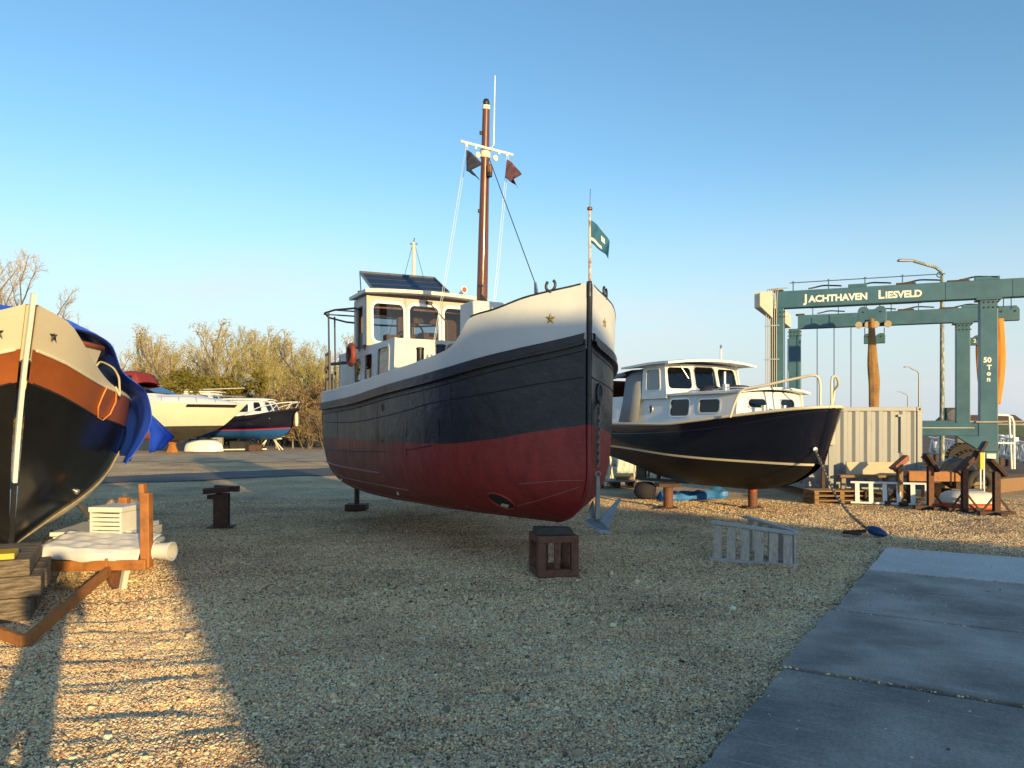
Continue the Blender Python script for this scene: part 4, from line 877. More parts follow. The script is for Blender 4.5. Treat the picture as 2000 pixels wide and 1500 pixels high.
K.skin(kb_, K.zs, 4, 48).build('orange_band', M['orange'], lbt, smooth=60)
ex = [.3,.4,.5,.6,.7,.8,.9,1.0,1.1]
bw = K.skin(K.zs, kt, 4, 48, ex)
for sd_ in (1,-1): bw.grid([[K.pt(q, kt(q), sd_) for q in K.qs(48, ex)], [K.pt(q, kt(q), sd_, -.035) for q in K.qs(48, ex)], [K.pt(q, K.zs(q)-.1, sd_, -.035) for q in K.qs(48, ex)]])
bw.build('bulwark', M['cream'], lbt, smooth=50)
K.line(lambda q: K.zs(q), .012, .03, 7.5, 60, off=.004, k=6).build('gunwale_bead', M['cream'], lbt, smooth=60)
K.line(lambda q: kb_(q), .012, .03, 7.5, 60, off=.003, k=6).build('rubbing_bead', M['black'], lbt, smooth=60)
K.deck(-.08, .16).build('deck', M['cream'], lbt)
mb = MB(); rows = []
for i in range(15):
    z = 2.75-(2.75-1.12)*i/14; y = K.s0(z); rows.append([V((-.021,y+.02,z)),V((-.017,y-.045,z-.015)),V((.017,y-.045,z-.015)),V((.021,y+.02,z))])
mb.grid(rows); mb.add(rows[0], [(0,1,2,3)]); mb.build('stem_bar', M['white'], lbt, smooth=30)
mb = MB(); rows = []
for z in (1.12,1.0,.9,.8,.7,.6,.5,.46):
    y = K.s0(z); rows.append([V((-.021,y+.02,z)),V((-.017,y-.045,z)),V((.017,y-.045,z)),V((.021,y+.02,z))])
mb.grid(rows); mb.build('stem_bar', M['black'], lbt, smooth=30)['label'] = 'black lower stem bar'
for sd_ in (1, -1):
    q = .13; z = 2.44; p = K.pt(q, z, sd_, .006); p2 = K.pt(q+.1, z, sd_, .006); t = (p2-p).normalized(); nrm = V((t.y*sd_, -t.x*sd_, 0))
    if nrm.x*sd_ < 0: nrm = -nrm
    star_mb(p, t, (0,0,1), nrm, .060, .018).build('star', M['steel_star'], lbt)
# trunk cabin behind the bulwark
cb = MB(); plan_ = [(-.90,5.8),(-.90,2.2),(-.86,1.52),(-.50,1.05),(0,.97),(.50,1.05),(.86,1.52),(.90,2.2),(.90,5.8)]
lo_ = [V((x*.80,y+.14,1.99)) for x, y in plan_]; hi_ = [V((x*.97,y+.04,2.46+.03*(1-abs(x)))) for x, y in plan_]
cb.grid([lo_, hi_]); cb.add(hi_, [tuple(range(9))]); cab = cb.build('cabin', M['cream'], lbt, smooth=25)
MB().tube([p+V((0,-.012,0)) for p in hi_[1:8]], .026, 6).build('cabin_trim', M['orange'], cab, smooth=60)
MB().lathe([(.035,0),(.04,.02),(.025,.05),(.05,.07),(.04,.09),(.001,.10)], K.pt(1.05, 2.2, 1, -.16)+V((0,0,-.05)), n=12).build('mooring_bitt', M['alu'], lbt, smooth=50)
drn = MB().lathe([(.03,0),(.03,.03),(.02,.035)], K.pt(1.15, .92, 1, -.005), (.75,-.5,-.4), 12).build('skin_fitting', M['alu'], lbt, smooth=40)
# the tarpaulin
BM = Matrix.Translation(BL) @ Matrix.Rotation(BL_RZ, 4, 'Z'); bwp = lambda p: BM @ V(p)
tp = thing('blue_tarpaulin', 'blue tarpaulin draped over the black and orange boat with a torn hem', 'tarpaulin', BL, BL_RZ)
def tarp_row(k):
    # k: 0 front hem ... 1 aft; outline points from the ridge outward and down over the gunwale
    y = k*5.6; e = min(1, k*5)
    pts = [(-1.58,y+2.25,1.45),(-1.50,y+2.15,1.98),(-1.08,y+1.72,2.25+.1*e),(-.90,y+1.46,2.50+.2*e),(-.5,y+1.02,2.58+.25*e),(0,y+.90,2.63+.28*e),(.5,y+1.02,2.58+.25*e),(.90,y+1.46,2.50+.2*e),(1.06,y+1.70,2.24+.12*e),(1.40,y+2.08,2.005),(1.46,y+2.14,1.76),(1.36+.08*e,y+2.12,1.48),(1.20+.16*e,y+2.06,1.20+.1*e)]
    return pts
from itertools import product
rows = []
for i in range(40):
    k = (i/39)**1.3; pts = tarp_row(k); fx_ = [pch([(j, p[c]) for j, p in enumerate(pts)]) for c in range(3)]
    row = []
    for j in range(73):
        u = j/6; p = V((fx_[0](u), fx_[1](u), fx_[2](u))); hang = max(0, (u-9)/3)
        w = .04*math.sin(i*.75+u*.8)*(.12+hang)+.018*math.sin(i*1.7-u*.6)*(.1+hang)
        out = .05*hang**1.5*min(1, k*9)*(0.6+.4*math.sin(i*.7))
        p.x += (w+out)*(1 if u > 5 else -1); p.z += .018*math.sin(i*1.1+u*2.2)*(1-hang); p.y += .02*math.sin(u*2.1+i*.5)
        if u > 11.7: p.z += .018*math.sin(i*1.1)+.008*math.sin(i*3.1)
        row.append(p)
    rows.append(row)
MB().grid(rows).build('sheet', M['tarp'], tp, smooth=80, solid=.006)
fl = []
for i in range(10):
    t = i/9; row = []
    for j in range(9):
        s = j/8; a = V((1.42,2.55,1.98)).lerp(V((1.55,3.0,1.96)), t); b = V((1.58,2.7,1.55)).lerp(V((1.93,2.85,1.50)), t); c = V((1.58,2.65,1.30)).lerp(V((1.74,2.8,1.34)), t)
        p = a.lerp(b, s*1.6) if s < .62 else b.lerp(c, (s-.62)/.38); p.x += .02*math.sin(t*11+s*3); row.append(p)
    fl.append(row)
MB().grid(fl).build('loose_flap', M['tarp'], tp, smooth=80, solid=.006)
ey = []
for i in range(3, 16, 3):
    p = rows[i][68]; MB().ring(p+V((.012,0,0)), (1,-.5,0), .010, .003, 10, 4).build('eyelet', M['alu'], tp)
# ropes passed under the bilge
for k in range(6):
    d = .05*k; pts = []
    for i in range(15):
        t = i/14; z = 1.22-.76*t**.75; q = 2.30+.10*k-1.95*t-.02*math.sin(i+k)
        q = max(.03, q); pts.append(K.pt(q, max(.475, z+.008*k), 1, .012+.004*(k % 2)))
    pts[0] = pts[0]+V((.02,0,.05))
    r_ = MB().tube([bwp(p) for p in pts], .0075, 5).build('tarpaulin_rope', M['rope'], None, smooth=60)
    tag(r_, 'one of the pale ropes tying the blue tarpaulin under the black hull', 'rope', 'ropes under the black hull')
lp_ = [K.pt(1.02,2.06,1,.012), K.pt(.95,1.95,1,.014), K.pt(.90,1.84,1,.016), K.pt(.94,1.735,1,.018), K.pt(1.06,1.70,1,.018), K.pt(1.20,1.77,1,.016), K.pt(1.27,1.90,1,.014), K.pt(1.25,2.02,1,.012)]
sm_ = []
for i in range(len(lp_)-1): sm_ += [lp_[i].lerp(lp_[i+1], j/3) for j in range(3)]
tag(MB().tube([bwp(p) for p in sm_+[lp_[-1]]], .009, 6).build('orange_rope', M['rope_orange'], None, smooth=60), 'loop of orange rope hanging over the orange band of the boat', 'rope')
a = K.pt(1.05,2.25,1,-.16); wr = [a, a+V((.08,.1,.07)), a+V((.22,.22,.02)), a+V((.29,.26,-.12)), a+V((.28,.20,-.28)), K.pt(1.22,2.06,1,.01), K.pt(1.25,2.0,1,.015)]
f3 = [pch([(j, p[c]) for j, p in enumerate(wr)]) for c in range(3)]
tag(MB().tube([bwp((f3[0](u/5), f3[1](u/5), f3[2](u/5))) for u in range(31)], .011, 6).build('mooring_rope', M['rope'], None, smooth=60), 'white mooring rope curling from the bitt over the cream bulwark', 'rope')

# timber stack under its forefoot
zz = 0.0
for lay, (hh, sh, dep) in enumerate(((.20,.02,.30),(.18,.10,.34),(.145,.0,.36))):
    for k in range(3):
        t = thing('sleeper', '', 'timber', (0,0,0), rad(27)+rnd.uniform(-.015,.015), 'timbers stacked under the black boat')
        t.location = Matrix.Translation((-4.06,6.36,zz)) @ Matrix.Rotation(rad(27),4,'Z') @ V((sh+rnd.uniform(-.012,.012), k*.37+rnd.uniform(-.008,.008), 0))
        MB().box((-.62,dep/2,hh/2), (1.24, dep, hh-.006)).build('beam', M['sleeper'], t, bevel=.012)
        t['label'] = ('front','middle','rear')[k]+' sleeper in the '+('bottom','middle','top')[lay]+' layer of the stack under the black boat'
    zz += hh
pl = MB(); pl.box((-.70,.17,.025), (1.2,.30,.05)); o = pl.build('yellow_plank', M['yellow'], None, bevel=.006); o.location = (-4.06,6.36,zz+.003); o.rotation_euler = (0,0,rad(27)); tag(o, 'yellow painted plank on top of the sleeper stack', 'plank')
# trailer: bent draw bar, cross beam, uprights
tl = thing('boat_trailer', 'orange-brown steel trailer frame lying under the black boat', 'trailer', (-4.1, 7.0, 0), 0)
def tp_(p): return V(p)-V((-4.1,7.0,0))
A, B = V((-4.62,7.42,.27)), V((-3.56,7.40,.29))
mb = MB(); mb.bar(tp_(A), tp_(B), .09, .10); mb.build('cross_beam', M['rust_orange'], tl, bevel=.008)
mb = MB(); mb.bar(tp_((-3.95,7.40,.285)), tp_((-3.92,7.40,.285)), .12,.14); mb.build('beam_sleeve', M['rust_orange'], tl, bevel=.006)
mb = MB(); mb.bar(tp_((-3.585,7.44,.25)), tp_((-3.60,7.46,.98)), .09, .10, (0,1,0)); mb.build('upright', M['rust_orange'], tl, bevel=.008)
mb = MB(); mb.bar(tp_((-3.615,7.46,.66)), tp_((-3.64,7.47,1.07)), .05, .085, (0,1,0)); mb.build('upright', M['rust_orange'], tl, bevel=.006)
mb = MB(); mb.bar(tp_((-4.46,8.72,.2)), tp_((-4.46,8.72,.82)), .10, .10, (0,1,0)); mb.build('upright', M['rust_orange'], tl, bevel=.008)
mb = MB(); mb.bar(tp_((-4.42,8.75,.25)), tp_((-3.58,7.46,.27)), .08, .09); mb.bar(tp_((-4.95,8.6,.25)), tp_((-4.60,7.44,.27)), .08, .09); mb.build('side_beam', M['rust_orange'], tl, bevel=.008)
db = MB(); tip = V((-3.60,5.62,.05))
db.bar(tp_((-3.90,7.32,.24)), tp_(tip), .05, .085); db.bar(tp_(tip+V((-.02,0,0))), tp_((-4.95,6.35,.12)), .05, .085); db.build('draw_bar', M['rust_orange'], tl, bevel=.006)
wl = MB(); wl.lathe([(.035,-.03),(.095,-.03),(.10,-.01),(.10,.01),(.095,.03),(.035,.03)], tp_((-3.97,7.62,.10)), (1,-.3,0), 16); wl.build('wheel', M['rust'], tl, smooth=40)
lg = MB(); lg.bar(tp_((-3.80,7.46,.23)), tp_((-3.87,7.52,.0)), .05, .06); lg.build('prop_foot', M['plastic_white'], tl)
st = MB(); p0 = bwp(K.pt(1.75,.74,1,.0)); st.tube([p0, V((-3.76,7.47,.33))], .035, 10); tag(st.build('hull_strut', M['galv'], None, smooth=60), 'grey tubular strut bracing the bilge of the black boat', 'strut')
# clutter on the trailer
ps = thing('panel_stack', 'stack of cream panels lying on the trailer', 'panels', (-4.42,8.35,.30), rad(8))
for k in range(5): MB().box((rnd.uniform(-.03,.03),rnd.uniform(-.02,.02),.025+.048*k), (.80,.9,.042)).build('panel', M['cream'] if k % 2 else M['plastic_white'], ps, bevel=.004)
sh_ = MB(); rows = []
for i in range(15):
    row = []
    for j in range(25):
        u, v = i/14, j/24; x = -4.62+v*.98; y = 7.35+u*.55; z = .41+.13*u**.7+.012*abs(math.sin(v*7+u*5))+.010*abs(math.sin(v*11-u*9+1))-.010*abs(math.sin(u*13+v*4))-.03*(v)
        if u < .12: z -= .07*(1-u/.12)
        row.append(V((x,y+.02*math.sin(v*9),z)))
    rows.append(row)
tag(MB().grid(rows).build('white_sheet', M['sheet'], None, smooth=12, solid=.006), 'crumpled white plastic sheet spread over the trailer', 'sheet')
ct_ = thing('slatted_crate', 'white slatted plastic crate on the trailer', 'crate', (-4.20,8.05,.50), rad(-6))
for k in range(5): MB().box((0,-.18,.03+.045*k), (.34,.016,.034)).build('slat', M['plastic_white'], ct_, bevel=.003)
MB().box((0,.0,.27), (.37,.40,.055)).build('lid', M['plastic_white'], ct_, bevel=.008)
mb = MB(); mb.box((0,.19,.12),(.35,.02,.24)); mb.box((-.165,0,.12),(.02,.37,.24)); mb.box((.165,0,.12),(.02,.37,.24)); mb.box((0,0,.005),(.34,.37,.01)); mb.build('crate_body', M['plastic_white'], ct_)
bk = thing('paint_bucket', 'white plastic bucket lying beside the trailer upright', 'bucket', (-3.55,7.52,.40), 0)
MB().lathe([(.072,.0),(.088,.19),(.094,.19),(.094,.215),(.080,.215),(.066,.01)], (-.02,0,0), (1,-.12,.0), 20).build('body', M['plastic_white'], bk, smooth=40)
MB().ring((.02,0,0), (1,0,0), .095, .004, 20, 5, 0, 180).build('handle', M['white'], bk)

# ------------------------------------------------------------ navy cruiser on two steel stumps
NV = (5.66, 13.30, 0); NV_RZ = rad(29)
nb = thing('navy_cruiser', 'navy blue motor cruiser with cream wheelhouse standing on two stumps', 'boat', NV, NV_RZ)
NM = Matrix.Translation(NV) @ Matrix.Rotation(NV_RZ, 4, 'Z'); nw = lambda p: NM @ V(p); ni = lambda p: NM.inverted() @ V(p)
N_ = Hull(6.2, plan=[(0,.16),(.10,.36),(.25,.51),(.5,.66),(1,.86),(1.5,1.04),(2,1.18),(3,1.34),(4,1.40),(5,1.38),(6.2,1.22)],
          s0=[(.37,1.9),(.45,1.35),(.61,.80),(.94,.34),(1.3,.22),(1.6,.12),(1.95,0),(2.1,-.05)], s1=[(.4,5.6),(1.2,6.1),(2,6.2)],
          zk=[(0,.37),(2,.37),(4,.46),(5,.66),(6.2,.86)], zs=[(0,1.955),(.5,1.91),(1,1.855),(1.5,1.80),(2.2,1.72),(3,1.655),(4.3,1.665),(6.2,1.70)],
          sec_n=[(0,1.5),(1,2.0),(3,2.8),(6.2,2.8)], sec_m=1.9, flare=.0, fine=.12)
nz_ = pch([(0,.935),(.7,.955),(1.6,.985),(2.8,1.045),(4.4,1.165),(6.2,1.23)])
N_.skin(N_.zk, nz_, 14, 48, curve=1.6).build('bottom', M['navy_bottom'], nb, smooth=60)
N_.skin(nz_, N_.zs, 9, 48).build('topsides', M['navy'], nb, smooth=60)
N_.band(nz_, .042, .006, 0, 6.2, 60, back=.005).build('boot_stripe', M['stripe'], nb, smooth=40)
nk = pch([(0,1.90),(.5,1.80),(1,1.70),(1.5,1.62),(2.5,1.52),(4.3,1.46),(6.2,1.46)])
N_.line(nk, .012, .0, 6.2, 60, off=.004, k=6).build('knuckle_bead', M['navy'], nb, smooth=60)
cp = N_.line(lambda q: N_.zs(q)+.012, .030, .0, 6.2, 60, off=-.005, k=8); cp.tube([N_.pt(0,1.967,-1), V((0,-.06,1.97)), N_.pt(0,1.967,1)], .032, 8); cp.build('gunwale_capping', M['stripe'], nb, smooth=60)
bf = MB(); rows = [[N_.pt(0,z,-1), V((-.09,N_.s0(z)-.06,z)), V((.09,N_.s0(z)-.06,z)), N_.pt(0,z,1)] for z in (.95,1.2,1.5,1.75,1.95)]; bf.grid(rows); bf.build('bow_plate', M['navy'], nb, smooth=60)
N_.deck(-.03).build('deck', M['canvas_grey'], nb)
tr2 = MB(); tr2.grid([[V((x, 6.2-(1.7-z)*.1, z)) for x in (-N_.hb(6.2,z), N_.hb(6.2,z))] for z in (.9,1.1,1.3,1.5,1.7)]); tr2.build('transom', M['navy'], nb)
# coachroof, low cabin
zc = 2.28; cf = lambda x, z: V((x*(1-.10*(z-1.8)), 1.42+(z-1.8)*.16-.10*(1-(x/.9)**2)*1.0, z)); cs = lambda y, z: V((-(.92+.10*min(1,(y-1.4)/1.2)+.03*max(0,(y-2.6)))+.10*(z-1.8), y, z)); ce = lambda y, z: V((-cs(y,z).x, y, z))
fw = [(-.42,2.06,.44,.17),(.42,2.06,.44,.17)]; sw = [(2.08,2.02,.52,.26),(2.86,2.00,.54,.34)]
cb = MB()
# the curved cabin front is cut in facets so that its windows stay open
wall_panel(cb, cf, (0,1,0), -.90, .90, 1.66, zc, fw, .03); wall_panel(cb, cs, (1,0,0), 1.42, 5.9, 1.60, zc, sw, .03); wall_panel(cb, ce, (-1,0,0), 1.42, 5.9, 1.60, zc, sw, .03)
cbo = cb.build('cabin', M['white'], nb, smooth=30)
for w in fw: window(cf, (0,1,0), w, cbo, M['alu'], M['glass_dark'], r=.085, border=.02, out=.015)
for w in sw: window(cs, (1,0,0), w, cbo, M['alu'], M['glass_dark'], r=.07, border=.03, out=.025); window(ce, (-1,0,0), w, cbo, M['alu'], M['glass_dark'], r=.07, border=.02, out=.015)
it = MB(); it.grid([[V((x,y,1.72)) for x in (-.8,.8)] for y in (1.6,5.5)]); it.grid([[V((-.55,y,z)) for y in (1.75,5.5)] for z in (1.6,2.24)]); it.grid([[V((.55,y,z)) for y in (1.75,5.5)] for z in (1.6,2.24)]); it.build('cabin_lining', M['varnish'], cbo)
cr2 = MB(); rows = []
for y in (1.30,1.36,2.2,3.25):
    hw = .95+.10*min(1,(y-1.3)/1.2); rows.append([V((hw*k, y-.12*(1-k*k)*(1 if y < 2 else 0), zc+.012+.07*(1-k*k))) for k in (-1.02,-.7,-.35,0,.35,.7,1.02)])
cr2.grid(rows); cr2.grid([[p+V((0,0,-.04)) for p in r] for r in rows]); cr2.grid([rows[0],[p+V((0,0,-.04)) for p in rows[0]]])
for e in (0,-1): cr2.grid([[r[e] for r in rows],[r[e]+V((0,0,-.04)) for r in rows]])
cr2.build('coachroof', M['white'], nb, smooth=40)
ov = MB(); loop = [cs(3.72+.055*math.cos(a_), 1.985+.085*math.sin(a_))+V((-.012,0,0)) for a_ in [2*math.pi*k/14 for k in range(14)]]; ov.add(loop, [tuple(range(14))]); ovo = ov.build('oval_porthole', M['glass_dark'], cbo); MB().tube(loop, .012, 6, close=True).build('rim', M['alu'], ovo, smooth=60)
gr = MB(); gr.tube([cs(4.6,2.08)+V((-.03,0,0)), cs(4.55,1.85)+V((-.03,0,0))], .012, 6); gr.build('grab_rail', M['white'], cbo)
vt = MB(); vt.box(cs(4.25,1.83)+V((-.01,0,0)), (.02,.03,.05)); vt.build('vent', M['lens_black'], cbo)
# wheelhouse
hz0, hz1 = zc+.02, 2.93; hf = lambda x, z: V((x*(1-.07*(z-hz0)), 3.22+(z-hz0)*.22-.09*(1-(x/1.0)**2), z)); hs_ = lambda y, z: V((-1.07+.07*(z-hz0), y+(z-hz0)*.16*max(0,(4.0-y)/.8), z)); he = lambda y, z: V((1.07-.07*(z-hz0), y+(z-hz0)*.16*max(0,(4.0-y)/.8), z))
fw = [(-.69,2.63,.60,.46),(.0,2.64,.60,.48),(.69,2.63,.60,.46)]; sw = [(3.62,2.60,.46,.44)]
wh2 = MB(); wall_panel(wh2, hf, (0,1,0), -1.07, 1.07, hz0, hz1, fw, .04); wall_panel(wh2, hs_, (1,0,0), 3.2, 4.0, 2.2, hz1, sw, .03); wall_panel(wh2, he, (-1,0,0), 3.2, 4.0, 2.2, hz1, sw, .03)
who2 = wh2.build('wheelhouse', M['white'], nb, smooth=30)
for i, w in enumerate(fw): window(hf, (0,1,0), w, who2, M['white'] if i != 1 else M['alu'], M['glass_dark'], r=.09, border=.03, out=.025)
for w in sw: window(hs_, (1,0,0), w, who2, M['white'], mat('grey_acrylic', (.30,.32,.34), .25, var=.04), r=.05, border=.02, out=.015); window(he, (-1,0,0), w, who2, M['white'], M['glass_dark'], r=.05)
MB().grid([[V((x,4.02,z)) for x in (-.98,.98)] for z in (1.6,2.92)]).build('after_bulkhead', M['interior'], who2)
rf2 = MB(); rows = []
for y in (2.84,3.0,3.6,4.1,4.5):
    rows.append([V((1.24*k, y+.10*(k*k)*(1 if y < 3.3 else 0), 2.955+.075*(1-k*k)+(-.02 if y < 2.9 else 0)-.05*max(0,y-3.6))) for k in (-1,-.66,-.33,0,.33,.66,1)])
rf2.grid(rows); rf2.grid([[p+V((0,0,-.045)) for p in r] for r in rows])
for r_ in (rows[0], rows[-1]): rf2.grid([r_, [p+V((0,0,-.045)) for p in r_]])
for e in (0,-1): rf2.grid([[r[e] for r in rows],[r[e]+V((0,0,-.045)) for r in rows]])
rf2.build('wheelhouse_roof', M['white'], nb, smooth=40)
wp = MB(); wp.bar(hf(-.70,2.96)+V((0,-.03,0)), hf(-.48,2.62)+V((0,-.03,0)), .012,.012); wp.build('wiper', M['alu'], who2)
# grey canvas, open cockpit
cv = MB(); prof = [(1.72,-1.17),(2.25,-1.08),(2.75,-1.0),(2.90,-.85),(2.94,-.4)]
rows = [[V((x, 4.02+k*.62+(.06 if z < 2 else 0)*k, z-.06*k)) for z, x in prof] for k in (0,.5,1)]; cv.grid(rows); cv.grid([[V((-x,4.02+k*2.0,z-.1*k)) for z, x in prof] for k in (0,1)])
cvo = cv.build('canvas_side', M['canvas_grey'], nb, smooth=60, solid=.006)
rc = MB(); rc.tube([V((-1.03,4.65,2.78)),V((-1.03,5.7,2.66))], .05, 8); rc.grid([[V((x,y,2.86-.1*(y-4.4)+.06*(1-x*x))) for x in (-1.02,-.5,0,.5,1.02)] for y in (4.4,5.1,5.8)]); rc.build('canvas_roof', M['canvas_grey'], nb, smooth=60)
ck = MB(); ck.grid([[V((.85,y,z)) for y in (4.1,6.0)] for z in (1.6,2.75)]); ck.grid([[V((x,5.95,z)) for x in (-1.0,1.0)] for z in (1.6,2.72)]); ck.box((.1,5.0,1.9),(.9,.5,.35)); ck.build('cockpit_lining', M['varnish'], nb)
# deck gear
for x, y in ((-.52,1.12),(-.10,1.02)): MB().lathe([(.042,0),(.042,.13),(.05,.135),(.05,.15),(.001,.155)], (x,y,1.86), n=12).build('bitt', M['alu'], nb, smooth=40)
for c, r_ in (((-.30,2.72,2.36),(.26,.20,.10)),((.28,2.55,2.37),(.40,.24,.11))):
    mb = MB(); mb.lathe([(.001,-1),(.6,-.85),(.95,-.4),(1,0),(.9,.5),(.55,.85),(.001,1)], n=14); mb.v = [(c[0]+v[0]*r_[0], c[1]+v[1]*r_[1], c[2]+v[2]*r_[2]) for v in mb.v]; mb.build('deck_cushion', M['cushion'], nb, smooth=80)
mb = MB(); mb.box((-.30,2.30,2.40),(.10,.10,.14)); mb.build('deck_box', M['alu'], nb, bevel=.01)
mb = MB(); mb.tube([(.06,2.7,2.32),(.06,2.7,2.75)], .03, 8); mb.build('exhaust_pipe', M['alu'], nb, smooth=60)
ra = MB(); ra.tube([(-.86,2.2,2.30),(-.84,1.9,2.36),(-.80,1.55,2.36),(-.5,1.45,2.36)], .010, 6); ra.build('hand_rail', M['alu'], nb, smooth=60)
def rail(pts, r=.020):
    q = []
    f_ = [pch([(j, p[c]) for j, p in enumerate(pts)]) for c in range(3)]
    m_ = (len(pts)-1)*5
    return MB().tube([(f_[0](u/5), f_[1](u/5), f_[2](u/5)) for u in range(m_+1)], r, 8).build('pulpit_rail', M['stripe'], nb, smooth=60)
L_ = lambda px, py, Y: ni(P(px, py, Y))
rail([L_(1426,815,13.95), L_(1436,785,13.9), L_(1450,762,13.85), L_(1500,751,13.65), L_(1560,738,13.45), L_(1588,733,13.35), L_(1600,741,13.32), L_(1602,760,13.32), L_(1602,794,13.32)], .023)
rail([L_(1624,797,13.35), L_(1624,750,13.35), L_(1626,736,13.38), L_(1632,735,13.5), L_(1637,750,13.7), L_(1629,765,13.9), L_(1626,797,13.9)], .021)
# rudder, propeller and skeg
sk = MB(); sk.box((0,5.35,.62),(.05,.34,.46)); sk.build('rudder', M['navy_bottom'], nb); sk = MB(); sk.bar((0,3.7,.40),(0,5.55,.375),.06,.07); sk.bar((0,4.72,.40),(0,4.72,.86),.07,.07,(0,1,0)); sk.build('skeg', M['navy_bottom'], nb)
pp = MB()
for k in range(3):
    a_ = rad(120*k+20); d = V((math.cos(a_),0,math.sin(a_))); s_ = V((-math.sin(a_),.5,math.cos(a_))).normalized(); c = V((0,5.05,.63)); pp.hexa([c+s_*-.03+V((0,-.008,0)),c+s_*.03+V((0,-.008,0)),c+s_*.03+V((0,.008,0)),c+s_*-.03+V((0,.008,0)),c+d*.2+s_*-.08+V((0,-.006,0)),c+d*.2+s_*.08+V((0,-.006,0)),c+d*.2+s_*.08+V((0,.006,0)),c+d*.2+s_*-.08+V((0,.006,0))])
pp.lathe([(.001,-.06),(.04,-.04),(.04,.06)], (0,5.05,.63), (0,1,0), 10); pp.build('propeller', M['copper'], nb)
hsl = P(1592, 878, 13.42)
pts = [hsl, P(1612,925,12.9), P(1632,968,12.3), P(1660,1004,11.75), P(1685,1026,11.4), G(1698,1040)+V((0,0,.03))]
tag(chain_mb(pts, .07, .008).build('ground_chain', M['chain']), 'anchor chain running from the navy bow down to the gravel', 'chain')
MB().lathe([(.035,0),(.045,.012),(.03,.02)], ni(hsl), (-.4,-1,0), 12).build('hawse_pipe', M['alu'], nb, smooth=50)
ga = thing('ground_anchor', 'anchor lying on the gravel with a bright blue fluke', 'anchor', tuple(G(1692,1047)), 0)
mb = MB(); mb.bar((.02,.04,.07),(-.26,.18,.03),.05,.05); mb.bar((-.26,.18,.03),(-.10,-.02,.03),.10,.03); mb.build('shank', M['rust_dark'], ga, bevel=.006)
mb = MB(); mb.lathe([(.001,-.17),(.05,-.13),(.085,-.02),(.075,.08),(.03,.15),(.001,.16)], (0.13,-.04,.085), (-.55,.65,.28), 14); mb.v = [(x,y,.02+(z-.02)*.85) for x,y,z in mb.v]; mb.build('fluke', mat('deep_blue_paint', (.012,.05,.16), .3, var=.2), ga, smooth=80)
for (px, py, top, colr) in ((1305,992,.42,M['rust']),(1470,991,.41,M['rust'])):
    g = G(px, py); s_ = thing('steel_stump', '', 'support', tuple(g), 0, 'stumps carrying the navy cruiser')
    s_['label'] = 'rusty round steel stump under the keel amidships of the navy cruiser' if px < 1400 else 'steel stump with red top under the fore end of the navy cruiser'
    r_ = .098 if px < 1400 else .09
    MB().lathe([(r_,0),(r_,top-.10 if px > 1400 else top)], n=18).build('pipe', M['rust'], s_, smooth=40)
    if px > 1400: MB().lathe([(r_,top-.10),(r_,top)], n=18).build('painted_top', mat('worn_red_paint', (.33,.045,.03), .6, var=.3, vs_=12, col2=(.12,.05,.03), mixs=9), s_, smooth=40)
    MB().box((0,0,.012),(.34,.34,.02)).build('base_plate', M['rust_dark'], s_)
    if px < 1400: MB().box((0,.1,top+.035),(.42,.5,.07)).build('head_timber', M['rust_dark'], s_)
# ------------------------------------------------------------ shipping container with corrugated end
cx0 = V((6.62, 17.15, 0)); crz = rad(-2)
ctn = thing('storage_container', 'pale grey corrugated shipping container raised on blocks behind the navy boat', 'container', cx0, crz)
W, D, Zb, Zt = 2.62, 6.0, .20, 2.06
prof = [(0,0),(.085,0),(.115,.042),(.20,.042),(.23,0)]
def corr(W_, f):
    mb = MB(); xs = []; x = .10
    while x < W_-.30:
        xs += [(x+a, b) for a, b in prof[:-1]]; x += .262
    xs += [(x, 0), (W_-.10, 0)]
    mb.grid([[f(x, d, z) for x, d in xs] for z in (Zb+.10, Zt-.09)]); return mb
corr(W, lambda x,d,z: V((x, .03+d, z))).build('corrugated_end', M['container'], ctn)
corr(D, lambda x,d,z: V((W-.03-d, x, z))).build('corrugated_side', M['container'], ctn); corr(D, lambda x,d,z: V((.03+d, x, z))).build('corrugated_side', M['container'], ctn)
for x in (.055, W-.055):
    for y in (.055, D-.055): MB().box((x,y,(Zb+Zt)/2), (.11,.11,Zt-Zb-.004)).build('corner_post', M['container'], ctn, bevel=.006)
for z, h in ((Zt-.05,.09),(Zb+.055,.11)):
    MB().box((W/2,.05,z),(W-.22,.08,h)).build('end_rail', M['container'], ctn, bevel=.005); MB().box((W/2,D-.05,z),(W-.22,.08,h)).build('end_rail', M['container'], ctn)
    for x in (.05,W-.05): MB().box((x,D/2,z),(.08,D-.22,h)).build('side_rail', M['container'], ctn)
MB().box((W/2,D/2,Zt-.02),(W-.16,D-.16,.02)).build('roof', M['container'], ctn)
for x in (.06, W-.06):
    MB().box((x,.05,Zt-.055),(.122,.112,.10)).build('corner_casting', M['container'], ctn, bevel=.006); MB().lathe([(.001,0),(.026,.003)], (x,-.007,Zt-.055), (0,-1,0), 10).build('casting_hole', M['interior'], ctn)
mb = MB(); mb.box((W-.42,.03,1.45),(.10,.035,.85)); mb.box((W-.44,.03,1.86),(.18,.04,.05)); mb.build('vent_duct', M['container'], ctn)
for i, x in enumerate((.3, 1.3, 2.3)):
    t = thing('support_block', ('timber block under the hidden corner of the container','timber block under the middle of the container end','timber block under the corner of the container by the ladder')[i], 'block', cx0+V((x,.15,0)), crz); MB().box((0,0,.098),(.3,.3,.196)).build('timber', M['sleeper'], t, bevel=.01)
mb_ = thing('meter_box', 'grey electricity meter box on a post in front of the container', 'meter box', (6.85,16.55,0), rad(-4))
